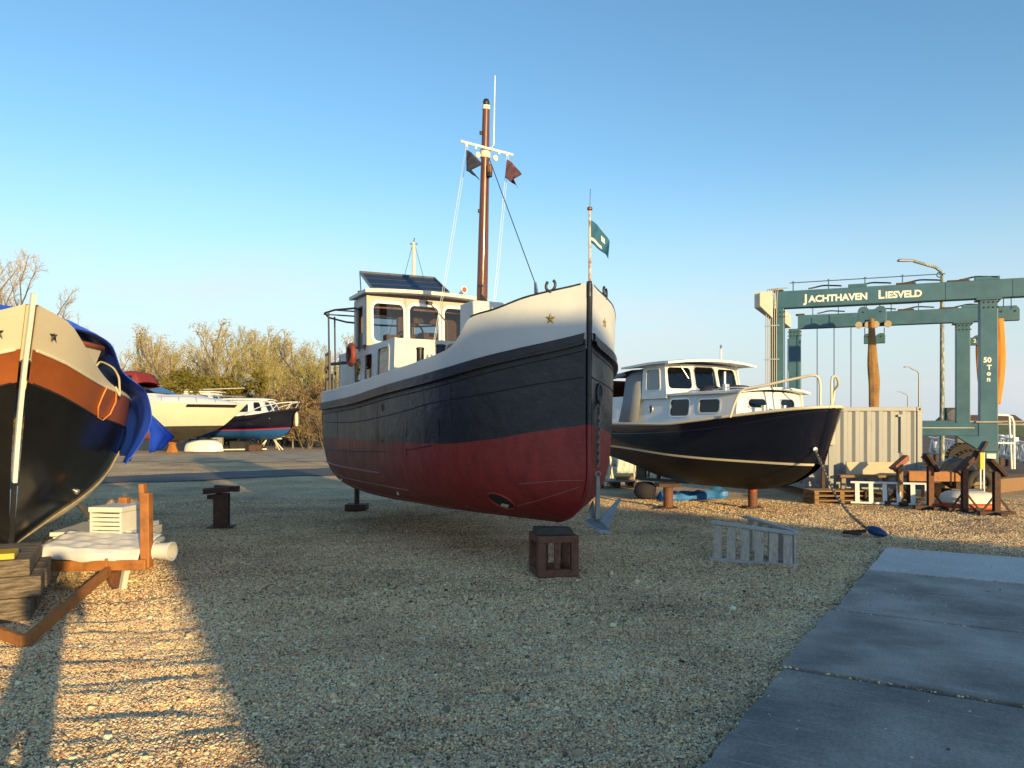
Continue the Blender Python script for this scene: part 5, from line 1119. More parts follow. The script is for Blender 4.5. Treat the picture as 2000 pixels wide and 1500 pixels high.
MB().box((0,0,1.40),(.36,.20,.38)).build('cabinet', mat('grey_cabinet', (.40,.40,.36), .5, var=.06), mb_, bevel=.012); MB().box((-.05,.02,.62),(.07,.07,1.22)).build('post', M['rust_dark'], mb_); MB().box((.12,.03,.62),(.10,.05,1.22)).build('conduit', M['container'], mb_)
for k in range(3): MB().box((.185,-.02,1.30+.1*k),(.02,.05,.045)).build('hinge', M['alu'], mb_)
# pallets beside it
pt_ = thing('pallet_pile', 'pile of brown wooden boards against the foot of the container', 'boards', (6.62,16.35,0), rad(3))
for k in range(3):
    for j in range(4): MB().box((rnd.uniform(-.03,.03)+.35, -.3+.16*j, .05+.10*k), (1.25, .13, .028)).build('board', M['wood_warm'], pt_, bevel=.003)
    for x in (-.2,.35,.9): MB().box((x,-.06,.05+.10*k-.045),(.09,.56,.06)).build('bearer', M['wood_warm'], pt_)
o = MB().box((7.9,16.62,.70),(1.15,.05,.28)).build('pale_board', mat('pale_weathered_board', (.50,.44,.32), .8, var=.12, vs_=3, stretch=(.8,5,5)), None, bevel=.006); tag(o, 'pale weathered board leaning on the container end', 'board')
bn = thing('plank_shelf', 'rough plank shelf on short legs before the container', 'shelf', (7.95,16.4,0), rad(-3))
MB().box((.1,0,.545),(1.95,.28,.055)).build('plank', M['wood_warm'], bn, bevel=.005)
for x in (-.75,.15,1.0): MB().box((x,.05,.26),(.09,.09,.515)).build('leg', M['wood_grey'], bn)
# white ladder on its edge
def ladder_on_edge(name, label, a, b, h, n, m, rw, th, lean=.06, cat='ladder', wood=False, group=None, h1=None):
    a, b = V(a), V(b); d = (b-a); Ln = d.length; t = thing(name, label, cat, a, math.atan2(d.y, d.x), group)
    h1 = h if h1 is None else h1; hh_ = lambda x: h+(h1-h)*x/Ln
    for za, zb_, y_ in ((th/2, th/2, 0), (h-th/2, h1-th/2, lean)): MB().bar((0, y_, za), (Ln, y_, zb_), .075 if wood else .05, th).build('side_rail', M['step_rail'] if wood else m, t, bevel=.004)
    for i in range(n):
        x = Ln*(i+.5)/n; MB().hexa([V((x-rw/2,-.012,th)),V((x+rw/2,-.012,th)),V((x+rw/2,.02,th)),V((x-rw/2,.02,th)),V((x-rw/2,lean-.012,hh_(x)-th)),V((x+rw/2,lean-.012,hh_(x)-th)),V((x+rw/2,lean+.02,hh_(x)-th)),V((x-rw/2,lean+.02,hh_(x)-th))]).build('step' if wood else 'rung', m, t, bevel=.003)
    return t
ladder_on_edge('white_ladder', 'white ladder lying on its edge along the container', (7.15,16.0,0), (8.62,15.45,0), .46, 6, M['white'], .085, .04, .08)

# ------------------------------------------------------------ keel trestles with tilted saddles
def trestle(label, base, top, tilt, m1, m2, turn=0.0):
    t = thing('keel_trestle', label, 'trestle', base, turn, 'rusty trestles waiting by the container')
    mb = MB(); mb.box((0,-.045,top/2),(.10,.018,top)); mb.box((0,.045,top/2),(.10,.018,top)); mb.box((0,0,top/2),(.018,.072,top)); mb.build('post', m1, t)
    MB().box((0,0,.035),(.62,.12,.07)).build('foot_beam', M['rust_dark'], t, bevel=.005); MB().box((0,.0,.03),(.12,.56,.058)).build('foot_beam', M['rust_dark'], t, bevel=.005)
    for s_ in (-1,1):
        mb = MB(); mb.bar((s_*.24,0,.07),(s_*.04,0,.34),.03,.03); mb.build('brace', M['rust_dark'], t)
    R = Matrix.Rotation(rad(tilt), 3, 'Y'); mb = MB(); c = V((0,0,top+.06))
    mb.box(c, (.40,.22,.028), R); mb.box(c-R @ V((0,.0,.05)), (.40,.02,.08), R); mb.box(c+R @ V((0,0,.028)), (.40,.24,.03), R); mb.build('saddle', m2, t, bevel=.003)
    return t
M['primer'] = mat('red_primer', (.30,.085,.05), .6, var=.2, vs_=9, col2=(.12,.05,.03), mixs=8)
trestle('trestle with red-primed saddle standing before the ladder', G(1757,985), .80, -42, M['wood_warm'], M['primer'], rad(-4))
trestle('trestle with dark saddle falling away beside the container corner', G(1817,994), .84, 58, M['rust'], M['rust_dark'], rad(-4))
trestle('tall trestle with dark saddle standing behind the upturned dinghy', G(1884,999), .82, -46, M['rust'], M['rust_dark'], rad(-6))
trestle('trestle with grey edged saddle standing before the upturned dinghy', G(1946,1006), .80, 48, M['rust_dark'], M['rust_dark'], rad(-6))
bm = thing('steel_trough', 'rusty steel channel lying across two feet by the trestles', 'steel beam', (8.75,15.9,0), rad(-8))
mb = MB(); mb.box((.1,0,.66),(1.1,.30,.05)); mb.box((.1,-.16,.58),(1.1,.03,.20)); mb.build('channel', M['rust_orange'], bm)
for x in (-.35,.55): MB().box((x,.02,.31),(.10,.2,.62)).build('leg', M['rust_dark'], bm)
dn = thing('dinghy', 'small upturned white dinghy with orange rim on the gravel', 'dinghy', (8.98,14.95,0), rad(-6))
def upturned(L_, W_, z0, z1):
    mb = MB(); rows = []
    for i in range(13):
        u = i/12; x = (u-.5)*L_; w = W_/2*(1-abs(2*u-1)**3.2)**.6; row = []
        for j in range(11):
            a_ = math.pi*j/10; row.append(V((x*(1-.10*math.sin(a_)*(z1 > .2)), -w*math.copysign(abs(math.cos(a_))**.6, math.cos(a_)), z0+(z1-z0)*math.sin(a_)**.55*(1-.35*abs(2*u-1)**4))))
        rows.append(row)
    return mb.grid(rows)
upturned(1.04, .78, .11, .36).build('hull', M['plastic_white'], dn, smooth=60)
mb = MB(); mb.tube([V(((u-.5)*1.06, -.40*(1-abs(2*u-1)**3.2)**.6, .075)) for u in [k/16 for k in range(17)]]+[V(((u-.5)*1.06, .40*(1-abs(2*u-1)**3.2)**.6, .075)) for u in [1-k/16 for k in range(1,16)]], .062, 8, close=True); mb.build('rim', mat('orange_rubbing_rim', (.55,.10,.02), .5, var=.1), dn, smooth=80)
MB().box((0,0,.375),(.62,.05,.04)).build('keel', M['black'], dn, bevel=.008)
dm = thing('black_drum', 'black plastic drum lying behind the trestles', 'drum', (9.62,16.4,0), rad(70))
MB().lathe([(.001,-.42),(.30,-.42),(.33,-.36),(.33,-.1),(.345,-.08),(.33,-.06),(.33,.3),(.30,.40),(.26,.42),(.25,.38),(.001,.38)], (0,0,.60), (1,0,0), 20).build('body', mat('dark_blue_plastic', (.012,.018,.032), .35, var=.2), dm, smooth=40)
mb = MB(); mb.box((-.2,0,.13),(.08,.5,.26)); mb.build('cradle_foot', M['rust_dark'], dm); mb = MB(); mb.box((.2,0,.13),(.08,.5,.26)); mb.build('cradle_foot', M['rust_dark'], dm)
yp = thing('marker_post', 'thin white twin post with yellow head by the dinghy', 'post', (9.40,15.15,0), 0)
for x in (-.035,.035): MB().box((x,0,.55),(.022,.022,1.1)).build('stake', M['white'], yp)
MB().box((-.01,0,.93),(.085,.05,.34)).build('head', M['yellow'], yp, bevel=.004)
ty = thing('old_tyre', 'black tyre lying under the trestle by the crane', 'tyre', (9.75,15.8,0), 0); MB().ring((0,0,.45),(.3,1,.1),.20,.075,22,10).build('tyre', M['rubber'], ty, smooth=80)
MB().box((0,.05,.19),(.30,.25,.38)).build('block', M['sleeper'], ty)

# wooden steps laid on their side in the foreground
a0, a1 = G(1403,1096), G(1553,1108)
s1_ = ladder_on_edge('folding_steps', 'weathered grey wooden folding steps lying on their side on the gravel', a0+V((-.08,.05,0)), a1, .485, 6, M['wood_step'], .098, .035, .03, 'steps', True, None, .405)
d1 = (a1-a0); rz1 = s1_.rotation_euler.z
a2 = V((3.08,10.0,0)); Mi = Matrix.Translation(s1_.location) @ Matrix.Rotation(rz1, 4, 'Z'); Mi = Mi.inverted(); p0, p1 = Mi @ (a1+V((.03,.03,0))), Mi @ a2
mb = MB(); d_ = (p1-p0).normalized(); nL = (p1-p0).length
for z0_, z1_ in ((.018,.018),(.40,.44)): mb2 = MB(); mb2.bar(p0+V((0,0,z0_)), p1+V((0,0,z1_)), .075, .035); mb2.build('side_rail', M['step_rail'], s1_, bevel=.004)
for i in range(5):
    c = p0.lerp(p1, (i+.35)/5); u_ = d_*.055; n_ = V((-d_.y, d_.x, 0))*.014; h_ = .39+.03*i/5
    MB().hexa([c-u_-n_+V((0,0,.036)), c+u_-n_+V((0,0,.036)), c+u_+n_+V((0,0,.036)), c-u_+n_+V((0,0,.036)), c-u_-n_+V((0,0,h_)), c+u_-n_+V((0,0,h_)), c+u_+n_+V((0,0,h_)), c-u_+n_+V((0,0,h_))]).build('step', M['wood_step'], s1_, bevel=.003)
tag(MB().tube([a0.lerp(a1,.12)+V((0,.03,.40)), a0.lerp(a1,.22)+V((0,.06,.25)), a0.lerp(a1,.26)+V((0,.05,.16)), a0.lerp(a1,.36)+V((0,.06,.20)), a0.lerp(a1,.42)+V((0,.03,.32))], .006, 5).build('stay_cord', M['rust_dark'], None), 'dark cord hanging inside the wooden folding steps', 'cord')
# dark post stand left of the tug
g = G(433,1029); ps2 = thing('post_stand', 'dark brown steel post with two short planks on top', 'support', g, rad(8))
mb = MB(); mb.box((0,-.09,.27),(.22,.02,.54)); mb.box((0,.09,.27),(.22,.02,.54)); mb.box((0,0,.27),(.02,.16,.54)); mb.build('column', M['rust_dark'], ps2); MB().box((0,0,.008),(.4,.36,.014)).build('base_plate', M['rust_dark'], ps2)
MB().box((-.06,-.06,.60),(.40,.16,.09), Matrix.Rotation(rad(-4),3,'Y')).build('plank', M['rust_dark'], ps2, bevel=.006); MB().box((.06,.10,.615),(.38,.14,.09), Matrix.Rotation(rad(3),3,'Y')).build('plank', M['rust_dark'], ps2, bevel=.006); MB().box((-.15,-.02,.49),(.12,.10,.07)).build('bracket', M['rust_dark'], ps2)
# blue tarpaulin bundle and clutter under and behind the navy boat
tb = []
for i in range(34):
    u = i/33; c = P(1285+u*135, 972-u*8, 16.6); r_ = .135*(1+.15*math.sin(u*9)+.10*math.sin(u*23))*(1 if .02 < u < .98 else .5)
    tb.append([c+V((-.02*math.sin(j), math.cos(2*math.pi*j/12)*r_*1.3, max(-.06, math.sin(2*math.pi*j/12)*r_*(1+.25*math.sin(j*2.1+u*17)))-.03)) for j in range(12)])
mb = MB().grid(tb, closed=True); mb.add(tb[0], [tuple(range(12))]); mb.add(tb[-1], [tuple(range(12))]); tag(mb.build('tarpaulin_roll', M['tarp_light'], None, smooth=25), 'bright blue rolled tarpaulin lying behind the stumps', 'tarpaulin')
mb = MB(); mb.lathe([(.001,-.5),(.75,-.42),(1,-.1),(.95,.3),(.6,.5),(.001,.52)], n=10); mb.v = [(2.95+x*.26+.02*math.sin(z*9), 16.75+y*.2, .2+z*.38) for x, y, z in mb.v]; tag(mb.build('dark_sack', M['cushion'], None, smooth=50), 'dark sack heaped beside the blue tarpaulin roll', 'sack')
cl = thing('sawhorse', 'pale wooden sawhorse behind the stern of the navy cruiser', 'sawhorse', P(1222,940,22)*V((1,1,0)) if False else V((3.20,22.0,0)), 0)
for x in (-.35,.35):
    for s_ in (-1,1): mb = MB(); mb.bar((x+.05,s_*.22,0),(x,s_*.02,.72),.05,.05); mb.build('leg', M['cream'], cl)
MB().box((0,0,.75),(1.0,.09,.07)).build('beam', M['cream'], cl)
rows = [[V((3.0+.06*i, 21.7+.05*math.sin(i*2+j), .82-j*.11+.02*math.sin(i*3.1))) for i in range(9)] for j in range(6)]
tag(MB().grid(rows).build('dust_sheet', M['sheet'], None, smooth=80, solid=.01), 'pale sheet hung over the sawhorse', 'sheet')
pd = thing('deck_pallet', 'low grey pallet behind the stern of the navy cruiser', 'pallet', (2.75,20.3,0), rad(5))
for k in range(5): MB().box((0,-.4+.2*k,.17),(1.15,.15,.03)).build('board', M['wood_grey'], pd)
for x in (-.45,0,.45): MB().box((x,0,.08),(.1,.98,.14)).build('bearer', M['rust_dark'], pd)
o = MB(); o.tube([(2.50,19.9,.03),(2.72,20.0,1.05)], .022, 7); tag(o.build('leaning_pole', M['cream']), 'thin pale pole standing up behind the tug bow', 'pole')
o = thing('timber_offcuts', 'yellow timber offcuts on the pallet', 'offcuts', (3.02,20.2,.19), 0)
for k in range(4): MB().box((rnd.uniform(-.1,.1), -.1+.08*k, .04+.03*(k % 2)),(.34,.06,.07), Matrix.Rotation(rnd.uniform(-.4,.4),3,'Z')).build('offcut', M['yellow'] if k % 2 else M['wood_warm'], o)

# ------------------------------------------------------------ travelling boat crane
LN = V((7.80,22.75,0)); u_ = V((.94,-.34,0)).normalized(); v_ = V((.41,.91,0)).normalized(); zb, zt = 5.12, 5.62
RN = LN+u_*5.62; LF = LN+v_*5.3+u_*.30; RF = RN+v_*5.3
gc = thing('boat_crane', 'teal travelling boat crane on rubber wheels lettered JACHTHAVEN LIESVELD', 'crane', LN, 0)
loc = lambda p: V(p)-LN
def beam(name, a, b, z0, z1, w, m=None):
    mb = MB(); a, b = V(a), V(b); mb.bar(loc((a.x,a.y,(z0+z1)/2)), loc((b.x,b.y,(z0+z1)/2)), w, z1-z0); return mb.build(name, m or M['teal'], gc, bevel=.015)
top1 = beam('top_beam', LN+u_*.12, LN+u_*7.6, zb, zt, .34); top2 = beam('top_beam', LF+u_*.10, RF+u_*1.55, zb, zt-.02, .32)
beam('end_beam', LN-u_*.32-v_*.12, LF-u_*.30, zb+.05, zt+.02, .34, M['cream'])
mb = MB(); o_ = LN-u_*.32; mb.hexa([loc((o_-v_*.3).to_tuple()[:2]+(zb+.08,)), loc((o_+u_*.36-v_*.3).to_tuple()[:2]+(zb-.30,)), loc((o_+u_*.36+v_*.2).to_tuple()[:2]+(zb-.30,)), loc((o_+v_*.2).to_tuple()[:2]+(zb+.08,)), loc((o_-v_*.3).to_tuple()[:2]+(zt,)), loc((o_+u_*.36-v_*.3).to_tuple()[:2]+(zt,)), loc((o_+u_*.36+v_*.2).to_tuple()[:2]+(zt,)), loc((o_+v_*.2).to_tuple()[:2]+(zt,))]); mb.build('beam_end', M['cream'], gc, bevel=.02)
def post(a, z0, z1, w=.40, name='leg_post'):
    mb = MB(); a = loc(a); R = Matrix((u_, v_, V((0,0,1)))).transposed(); mb.box((a.x,a.y,(z0+z1)/2),(w,.40,z1-z0),R); return mb.build(name, M['teal'], gc, bevel=.015)
pLN = post(LN+u_*.16, .55, zb-.003); pRN = post(RN, 1.76, zb-.003, .43); pLF = post(LF, .5, zb-.003, .40); pRF = post(RF, .5, zb-.003, .42)
for a, z in ((RN,zb-.03),(RF,zb-.03)):
    mb = MB(); q = loc(a); mb.box((q.x,q.y,z),(.60,.50,.05),Matrix((u_, v_, V((0,0,1)))).transposed()); mb.build('flange', M['teal'], gc)
mb = MB(); q = loc(RN); mb.box((q.x,q.y,1.735),(.62,.5,.05),Matrix((u_, v_, V((0,0,1)))).transposed()); mb.build('flange', mat('grey_flange', (.30,.30,.27), .6), gc)
for a in (RN, RF, LF, LN+u_*.16):
    for k_ in range(5):
        for s_ in (-1, 1):
            q = loc(a)+u_*(-.22+.11*k_)-v_*.215*1.0+V((0,0,zb-.12 if s_ > 0 else zb-.26)); mb = MB(); mb.lathe([(.022,0),(.022,.02),(.012,.024)], q+v_*.012, -v_, 6); mb.build('bolt', M['rust_dark'], gc)
for x_ in (1.5, 3.0, 4.6, 6.2):
    mb = MB(); mb.box(loc(LN)+u_*x_-v_*.165+V((0,0,(zb+zt)/2)),(.035,.03,zt-zb-.02),Matrix((u_, v_, V((0,0,1)))).transposed())
    if x_ in (4.6, 6.2): mb.build('stiffener', M['teal'], gc)
# near side lower beam with its knee, and the foot
R3 = Matrix((u_, v_, V((0,0,1)))).transposed(); rn = loc(RN); ln = loc(LN)
mb = MB(); mb.bar(ln+V((0,0,1.53)), rn-u_*.22+V((0,0,1.53)), .36, .36); mb.build('side_beam', M['teal'], gc, bevel=.015)
kn = [rn+u_*a+V((0,0,z)) for a, z in ((-.60,1.36),(-.40,1.36),(.22,1.70),(.22,.92),(-.08,.92),(-.40,1.16))]
kn = [rn+u_*a+V((0,0,z)) for a, z in ((-.80,1.352),(-.25,1.352),(-.25,1.71),(.22,1.71),(.22,.95),(-.14,.95),(-.30,1.0))]
mb = MB(); mb.prism([p-v_*.20 for p in kn], v_*.40); mb.build('knee', M['teal'], gc, bevel=.012)
mb = MB(); mb.box(rn+u_*.06+V((0,0,.66)), (.34,.36,.56), R3); mb.build('foot', M['teal'], gc, bevel=.015)
mb = MB(); mb.box(rn+u_*.03+V((0,0,.955)), (.44,.46,.05), R3); mb.build('foot_flange', M['teal'], gc)
lf_, rf_ = loc(LF), loc(RF); mb = MB(); mb.bar(lf_+V((0,0,1.62)), rf_+V((0,0,1.62)), .34, .36); mb.build('side_beam', M['teal'], gc, bevel=.015)
tb_ = MB(); tb_.tube([ln-v_*.19+V((0,0,1.57)), rn-v_*.205+u_*-.35+V((0,0,1.57))], .012, 5); tb_.build('pipe_line', M['cream'], gc)
# stickers on the foot
for z, h, m_ in ((.80,.14,M['lettering']),(.60,.17,M['lettering']),(.705,.025,M['red_paint'])):
    mb = MB(); mb.box(rn+u_*.06-v_*.183+V((0,0,z)), (.22,.006,h), R3); mb.build('sticker', m_, gc)
# wheels
def wheel(c, ax, R=.47, w=.32):
    t = MB().lathe([(R*.52,-w/2),(R*.9,-w/2),(R,-w*.36),(R,w*.36),(R*.9,w/2),(R*.52,w/2),(R*.50,w*.3),(R*.50,-w*.3)], c, ax, 32)
    to = t.build('wheel', M['rubber'], gc, smooth=40); a = V(ax).normalized(); e1 = a.orthogonal().normalized(); e2 = a.cross(e1)
    for s_ in (-1,1):
        lug = MB()
        for k in range(26):
            th = 2*math.pi*(k+.5*(s_ > 0))/26; d = e1*math.cos(th)+e2*math.sin(th); tt = a.cross(d); lug.box(V(c)+d*(R+.005)+a*s_*w*.26, (.05,.05,w*.44), Matrix((tt, d, a)).transposed())
        tag(lug.build('tread', M['rubber'], to), kind='stuff')
    MB().lathe([(R*.50,-w*.25),(R*.30,-w*.22),(R*.26,-w*.42),(.001,-w*.44)], c, ax, 20).build('rim', M['rust_dark'], to, smooth=40)
    return to
wv = -v_; 
wheel(rn-u_*.42+V((0,0,.47))-v_*.0, -wv); wheel(ln+u_*.1+V((0,0,.47)), -wv)
wheel(rf_+V((0,0,.52))-v_*.3, -wv, .52); wheel(lf_+V((0,0,.47)), -wv)
mb = MB(); mb.box(rf_-v_*.3+V((0,0,1.19)),(.40,.3,.26),R3); mb.box(rf_-v_*.3+V((0,0,1.345)),(.6,.4,.05),R3); mb.build('wheel_yoke', mat('grey_yoke', (.17,.17,.15), .6), gc)
mb = MB(); mb.bar(rn-u_*.4-v_*.26+V((0,0,.48)), rn-u_*.05-v_*.24+V((0,0,1.2)), .09,.06); mb.build('wheel_arm', M['rust_dark'], gc)
mb = MB(); mb.box(ln+u_*3.45+v_*1.0+V((0,0,1.03)),(.55,.6,1.0),R3); mb.build('engine_cabinet', mat('olive_grey_cabinet', (.12,.12,.10), .6, var=.15), gc, bevel=.015)
M['pipe'] = mat('grey_beige_pipe', (.40,.36,.27), .5, var=.1)
# hydraulic pipes up the corner post
for k in range(6):
    x = -.16+.058*k; o_ = ln+u_*(.02+x)-v_*.235; mb = MB(); mb.tube([o_+V((0,0,.6)), o_+V((0,0,4.9)), o_+u_*(.02)+V((0,0,5.5)), o_+u_*(.05)-v_*.02+V((0,0,5.68)), o_+u_*.30+v_*.25+V((0,0,5.74))], .015, 6); mb.build('hydraulic_pipe', M['pipe'], gc, smooth=60)
for z in (1.6,2.7,3.6,4.6): mb = MB(); mb.box(ln+u_*.02-v_*.24+V((0,0,z)),(.42,.05,.035),R3); mb.build('pipe_clamp', M['alu'], gc)
# rails, hoses and fittings on the beams
for o_, zt_, Ln_, n_ in ((ln, zt, 7.4, 8),(lf_, zt-.02, 6.6, 7)):
    mb = MB(); mb.tube([o_+u_*.5+V((0,0,zt_+.26)), o_+u_*(Ln_*.62)+V((0,0,zt_+.26))], .014, 6); mb.build('service_rail', M['teal'], gc)
    for k in range(5):
        x = .6+k*(Ln_*.62-.7)/4; mb = MB(); mb.box(o_+u_*x+V((0,0,zt_+.13)),(.03,.03,.25),R3); mb.box(o_+u_*x+V((0,0,zt_+.275)),(.05,.05,.05),R3); mb.build('rail_stanchion', M['teal'], gc)
    for k in range(4):
        x = .9+k*1.35+rnd.uniform(-.2,.2); pts = [o_+u_*(x+t*.9)+v_*(.1*math.sin(t*5))+V((0,0,zt_+.06+.12*math.sin(t*math.pi)**3*(1-.4*t)+.02*math.sin(t*9))) for t in [j/9 for j in range(10)]]
        mb = MB(); mb.tube(pts, .022, 6); mb.build('hose', M['lens_black'], gc, smooth=60)
    for x, w_, h_ in ((.18,.3,.06),(2.35,.5,.10),(3.6,.5,.06),(4.9,.55,.05),(5.6,.6,.10)): mb = MB(); mb.box(o_+u_*x+V((0,0,zt_+h_/2+.004)),(w_,.2,h_),R3); mb.build('beam_fitting', M['teal'] if h_ > .07 else M['rust_dark'], gc, bevel=.01)
mb = MB(); mb.ring(ln+u_*4.45+V((0,0,zt+.24)), v_, .07, .014, 14, 5); mb.build('hose_loop', M['lens_black'], gc)
# lettering
def put_text(txt, size, at, bold=0.0, ux=u_, parent=gc):
    me = text_mesh(txt, size, bold, .004); nrm = -v_; Rm = Matrix((ux, V((0,0,1)), nrm)).transposed().to_4x4(); Rm.translation = at; me.transform(Rm)
    w = max(v.co.dot(ux) for v in me.vertices)-min(v.co.dot(ux) for v in me.vertices); o = link('lettering', me, M['lettering'], parent); return w
u2 = V((u_.x, u_.y, 0)); base = ln-v_*.176+V((0,0,zb+.135)); x = .92
for txt, sz, gap in (('J',.33,.02),('ACHTHAVEN',.262,.26),('L',.33,.03),('IESVELD',.262,0)):
    x += put_text(txt, sz, base+u_*x+V((0,0,0)), .011)+gap
bs = rn-v_*.206
for txt, dx, z, sz in (('50',-.135,3.36,.19),('T',-.05,3.16,.18),('o',-.055,3.00,.18),('n',-.055,2.84,.18)): put_text(txt, sz, bs+u_*dx+V((0,0,z)), .008)
# hook blocks, wires and slings
def hook_block(c, w, h, notch=True):
    pts = []; c = V(c)
    for a, z in ((-.5,-.5),(.5,-.5),(.5,.28),(.42,.46),(.30,.5),(.18,.44),(.06,.26),(-.06,.26),(-.18,.44),(-.30,.5),(-.42,.46),(-.5,.28)): pts.append(c+u_*a*w+V((0,0,z*h))-v_*.10)
    mb = MB(); mb.prism(pts, v_*.20); bo = mb.build('hook_block', M['teal'], gc, bevel=.012)
    for s_ in (-.3,.3): MB().lathe([(.001,0),(.03,.004),(.03,.02)], c+u_*s_*w+V((0,0,h*.16))-v_*.10, -v_, 10).build('pin', M['rust_dark'], bo)
    return bo
def trolley_wheels(c):
    for s_ in (-.42,-.12,.12,.5): MB().lathe([(.06,-.04),(.11,-.04),(.11,.04),(.06,.04)], V(c)+u_*s_*.95+V((0,0,0))-v_*.14, v_, 14).build('trolley_wheel', mat('cream_roller', (.50,.40,.24), .6) if s_ == -.42 else bpy.data.materials['cream_roller'], gc, smooth=40)
    mb = MB(); mb.box(V(c)+V((0,0,.03)),(1.0,.12,.10),R3); mb.build('trolley', M['rust_dark'], gc)
hk1 = loc(P(1703,615,25.2)); hook_block(hk1, .86, .56); trolley_wheels(hk1+V((0,0,-.34)))
hk2 = loc(P(1708,661,27.2)); hook_block(hk2, .70, .36)
hk3 = loc(P(1968,613,22.6)); hook_block(hk3, .60, .42); 
hk4 = loc(P(1897,665,26.0)); hook_block(hk4, .55, .34); put_text('2', .17, hk4+u_*.05-v_*.106+V((0,0,-.08)), .004)
trolley_wheels(loc(P(1897,614,26.0)))
for px, Y, y0, y1 in ((1596,26.5,642,830),(1629,26.4,641,830),(1662,26.2,640,830),(1869,25.6,634,800),(1692,25.2,585,605),(1718,25.2,583,605),(1689,27.2,640,658),(1727,27.2,640,658),(1960,22.6,582,603),(1975,22.6,582,603)):
    a, b = P(px,y0,Y), P(px+ (5 if px == 1869 else 0),y1,Y); mb = MB(); mb.tube([loc(a), loc(b)], .014, 5); mb.build('hoist_wire', M['lens_black'], gc)
def sling(name, label, pts, ws, m, group=None):
    """webbing band hung from a block: a thick ribbon with a fold down the middle"""
    mb = MB(); rows = []; n = len(pts)
    fx_ = [pch([(i, p[c]) for i, p in enumerate(pts)]) for c in range(3)]; fw_ = pch([(i, w) for i, w in enumerate(ws)]); o0 = V(pts[0])
    for i in range((n-1)*6+1):
        t = i/6; c = V((fx_[0](t), fx_[1](t), fx_[2](t)))-o0; w = fw_(t)
        rows.append([c+u_*(w*k)+v_*(.06*abs(k)*1.2*(1+.4*math.sin(t*3))) for k in (-.5,-.28,-.08,0,.08,.28,.5)])
    mb.grid(rows); o = mb.build(name, m, None, smooth=50, solid=.03); o.location = o0; return tag(o, label, 'sling', group)
sling('lifting_sling', 'dirty brown lifting sling hanging down to the container roof', [P(1702,622,25.0),P(1703,660,25.0),P(1704,700,25.0),P(1707,740,24.9),P(1707,775,24.8),P(1707,812,24.6)], [.15,.22,.30,.34,.31,.29], M['sling'])
sling('lifting_sling', 'orange lifting sling hanging on the harbour side of the marked post', [P(1952,622,22.4),P(1954,660,22.4),P(1955,700,22.4),P(1953,740,22.4),P(1948,790,22.4)], [.22,.24,.25,.23,.16], M['sling_new'])
sling('lifting_sling', 'orange lifting sling hanging from the block numbered 2', [P(1911,674,26.0),P(1912,700,26.0),P(1915,735,26.0),P(1922,790,26.0)], [.15,.17,.19,.14], M['sling_new'])
# small engine house with round fan on the far side beam
eh = loc(P(1862,812,26.6)); mb = MB(); mb.box(eh,(.58,.5,.56),R3); ego = mb.build('fan_housing', mat('dark_teal_housing', (.045,.07,.07), .5, var=.1), gc, bevel=.02)
MB().lathe([(.17,0),(.22,.01),(.22,.03),(.17,.04)], eh-v_*.25, -v_, 20).build('fan_ring', M['galv'], ego, smooth=40); MB().lathe([(.001,0),(.17,.004)], eh-v_*.253, -v_, 20).build('fan_mouth', M['interior'], ego); MB().lathe([(.001,0),(.08,.01)], eh-v_*.258-u_*.04, -v_, 12).build('fan_hub', M['galv'], ego)

# ------------------------------------------------------------ lamp posts
M['lamp_post'] = mat('peeling_lamp_post', (.13,.17,.15), .6, var=.2, vs_=6, col2=(.50,.48,.42), mixs=5, mixa=(.47,.60), stretch=(3,3,.8))
def lamp(label, base, H_, arm, r, m, side=-1):
    t = thing('street_lamp', label, 'street lamp', base, 0, 'street lamps beyond the crane')
    MB().tube([(0,0,0),(0,0,H_*.5),(0,0,H_-.55)], [r*1.25,r,r*.85], 10).build('post', m, t, smooth=60)
    pts = [V((0,0,H_-.55))]+[V((side*(.55*(1-math.cos(rad(a)))), 0, H_-.55+.40*math.sin(rad(a)))) for a in (15,35,55,72,80)]+[V((side*arm*.78,0,H_+.02))]
    MB().tube(pts, r*.75, 8).build('arm', m, t, smooth=60)
    hd = MB(); c = V((side*arm,0,H_+.06)); hd.hexa([c+V((-.30,-.10,-.05)),c+V((.32,-.05,-.06)),c+V((.32,.05,-.06)),c+V((-.30,.10,-.05)),c+V((-.26,-.07,.04)),c+V((.32,-.03,.02)),c+V((.32,.03,.02)),c+V((-.26,.07,.04))]); hd.build('lamp_head', M['galv'], t, bevel=.02)
    return t
lamp('tall street lamp with peeling post standing between the crane legs', (G(1840,917)+V((0,0,0))), 7.7, 1.35, .075, M['lamp_post'])
def far_lamp(label, px, ytop, Y, H_, arm, r): lamp(label, ((px-1000)/FPX*Y, Y, EYE+(HOR-ytop)/FPX*Y-H_), H_, arm, r, M['galv'])
far_lamp('distant street lamp seen above the container roof corner', 1795, 718, 62, 6.6, .95, .07); far_lamp('farther short-armed street lamp above the container roof', 1773, 766, 95, 6.0, 1.0, .08); far_lamp('farthest small street lamp beside the far crane leg', 1881, 780, 110, 6.0, .6, .09)
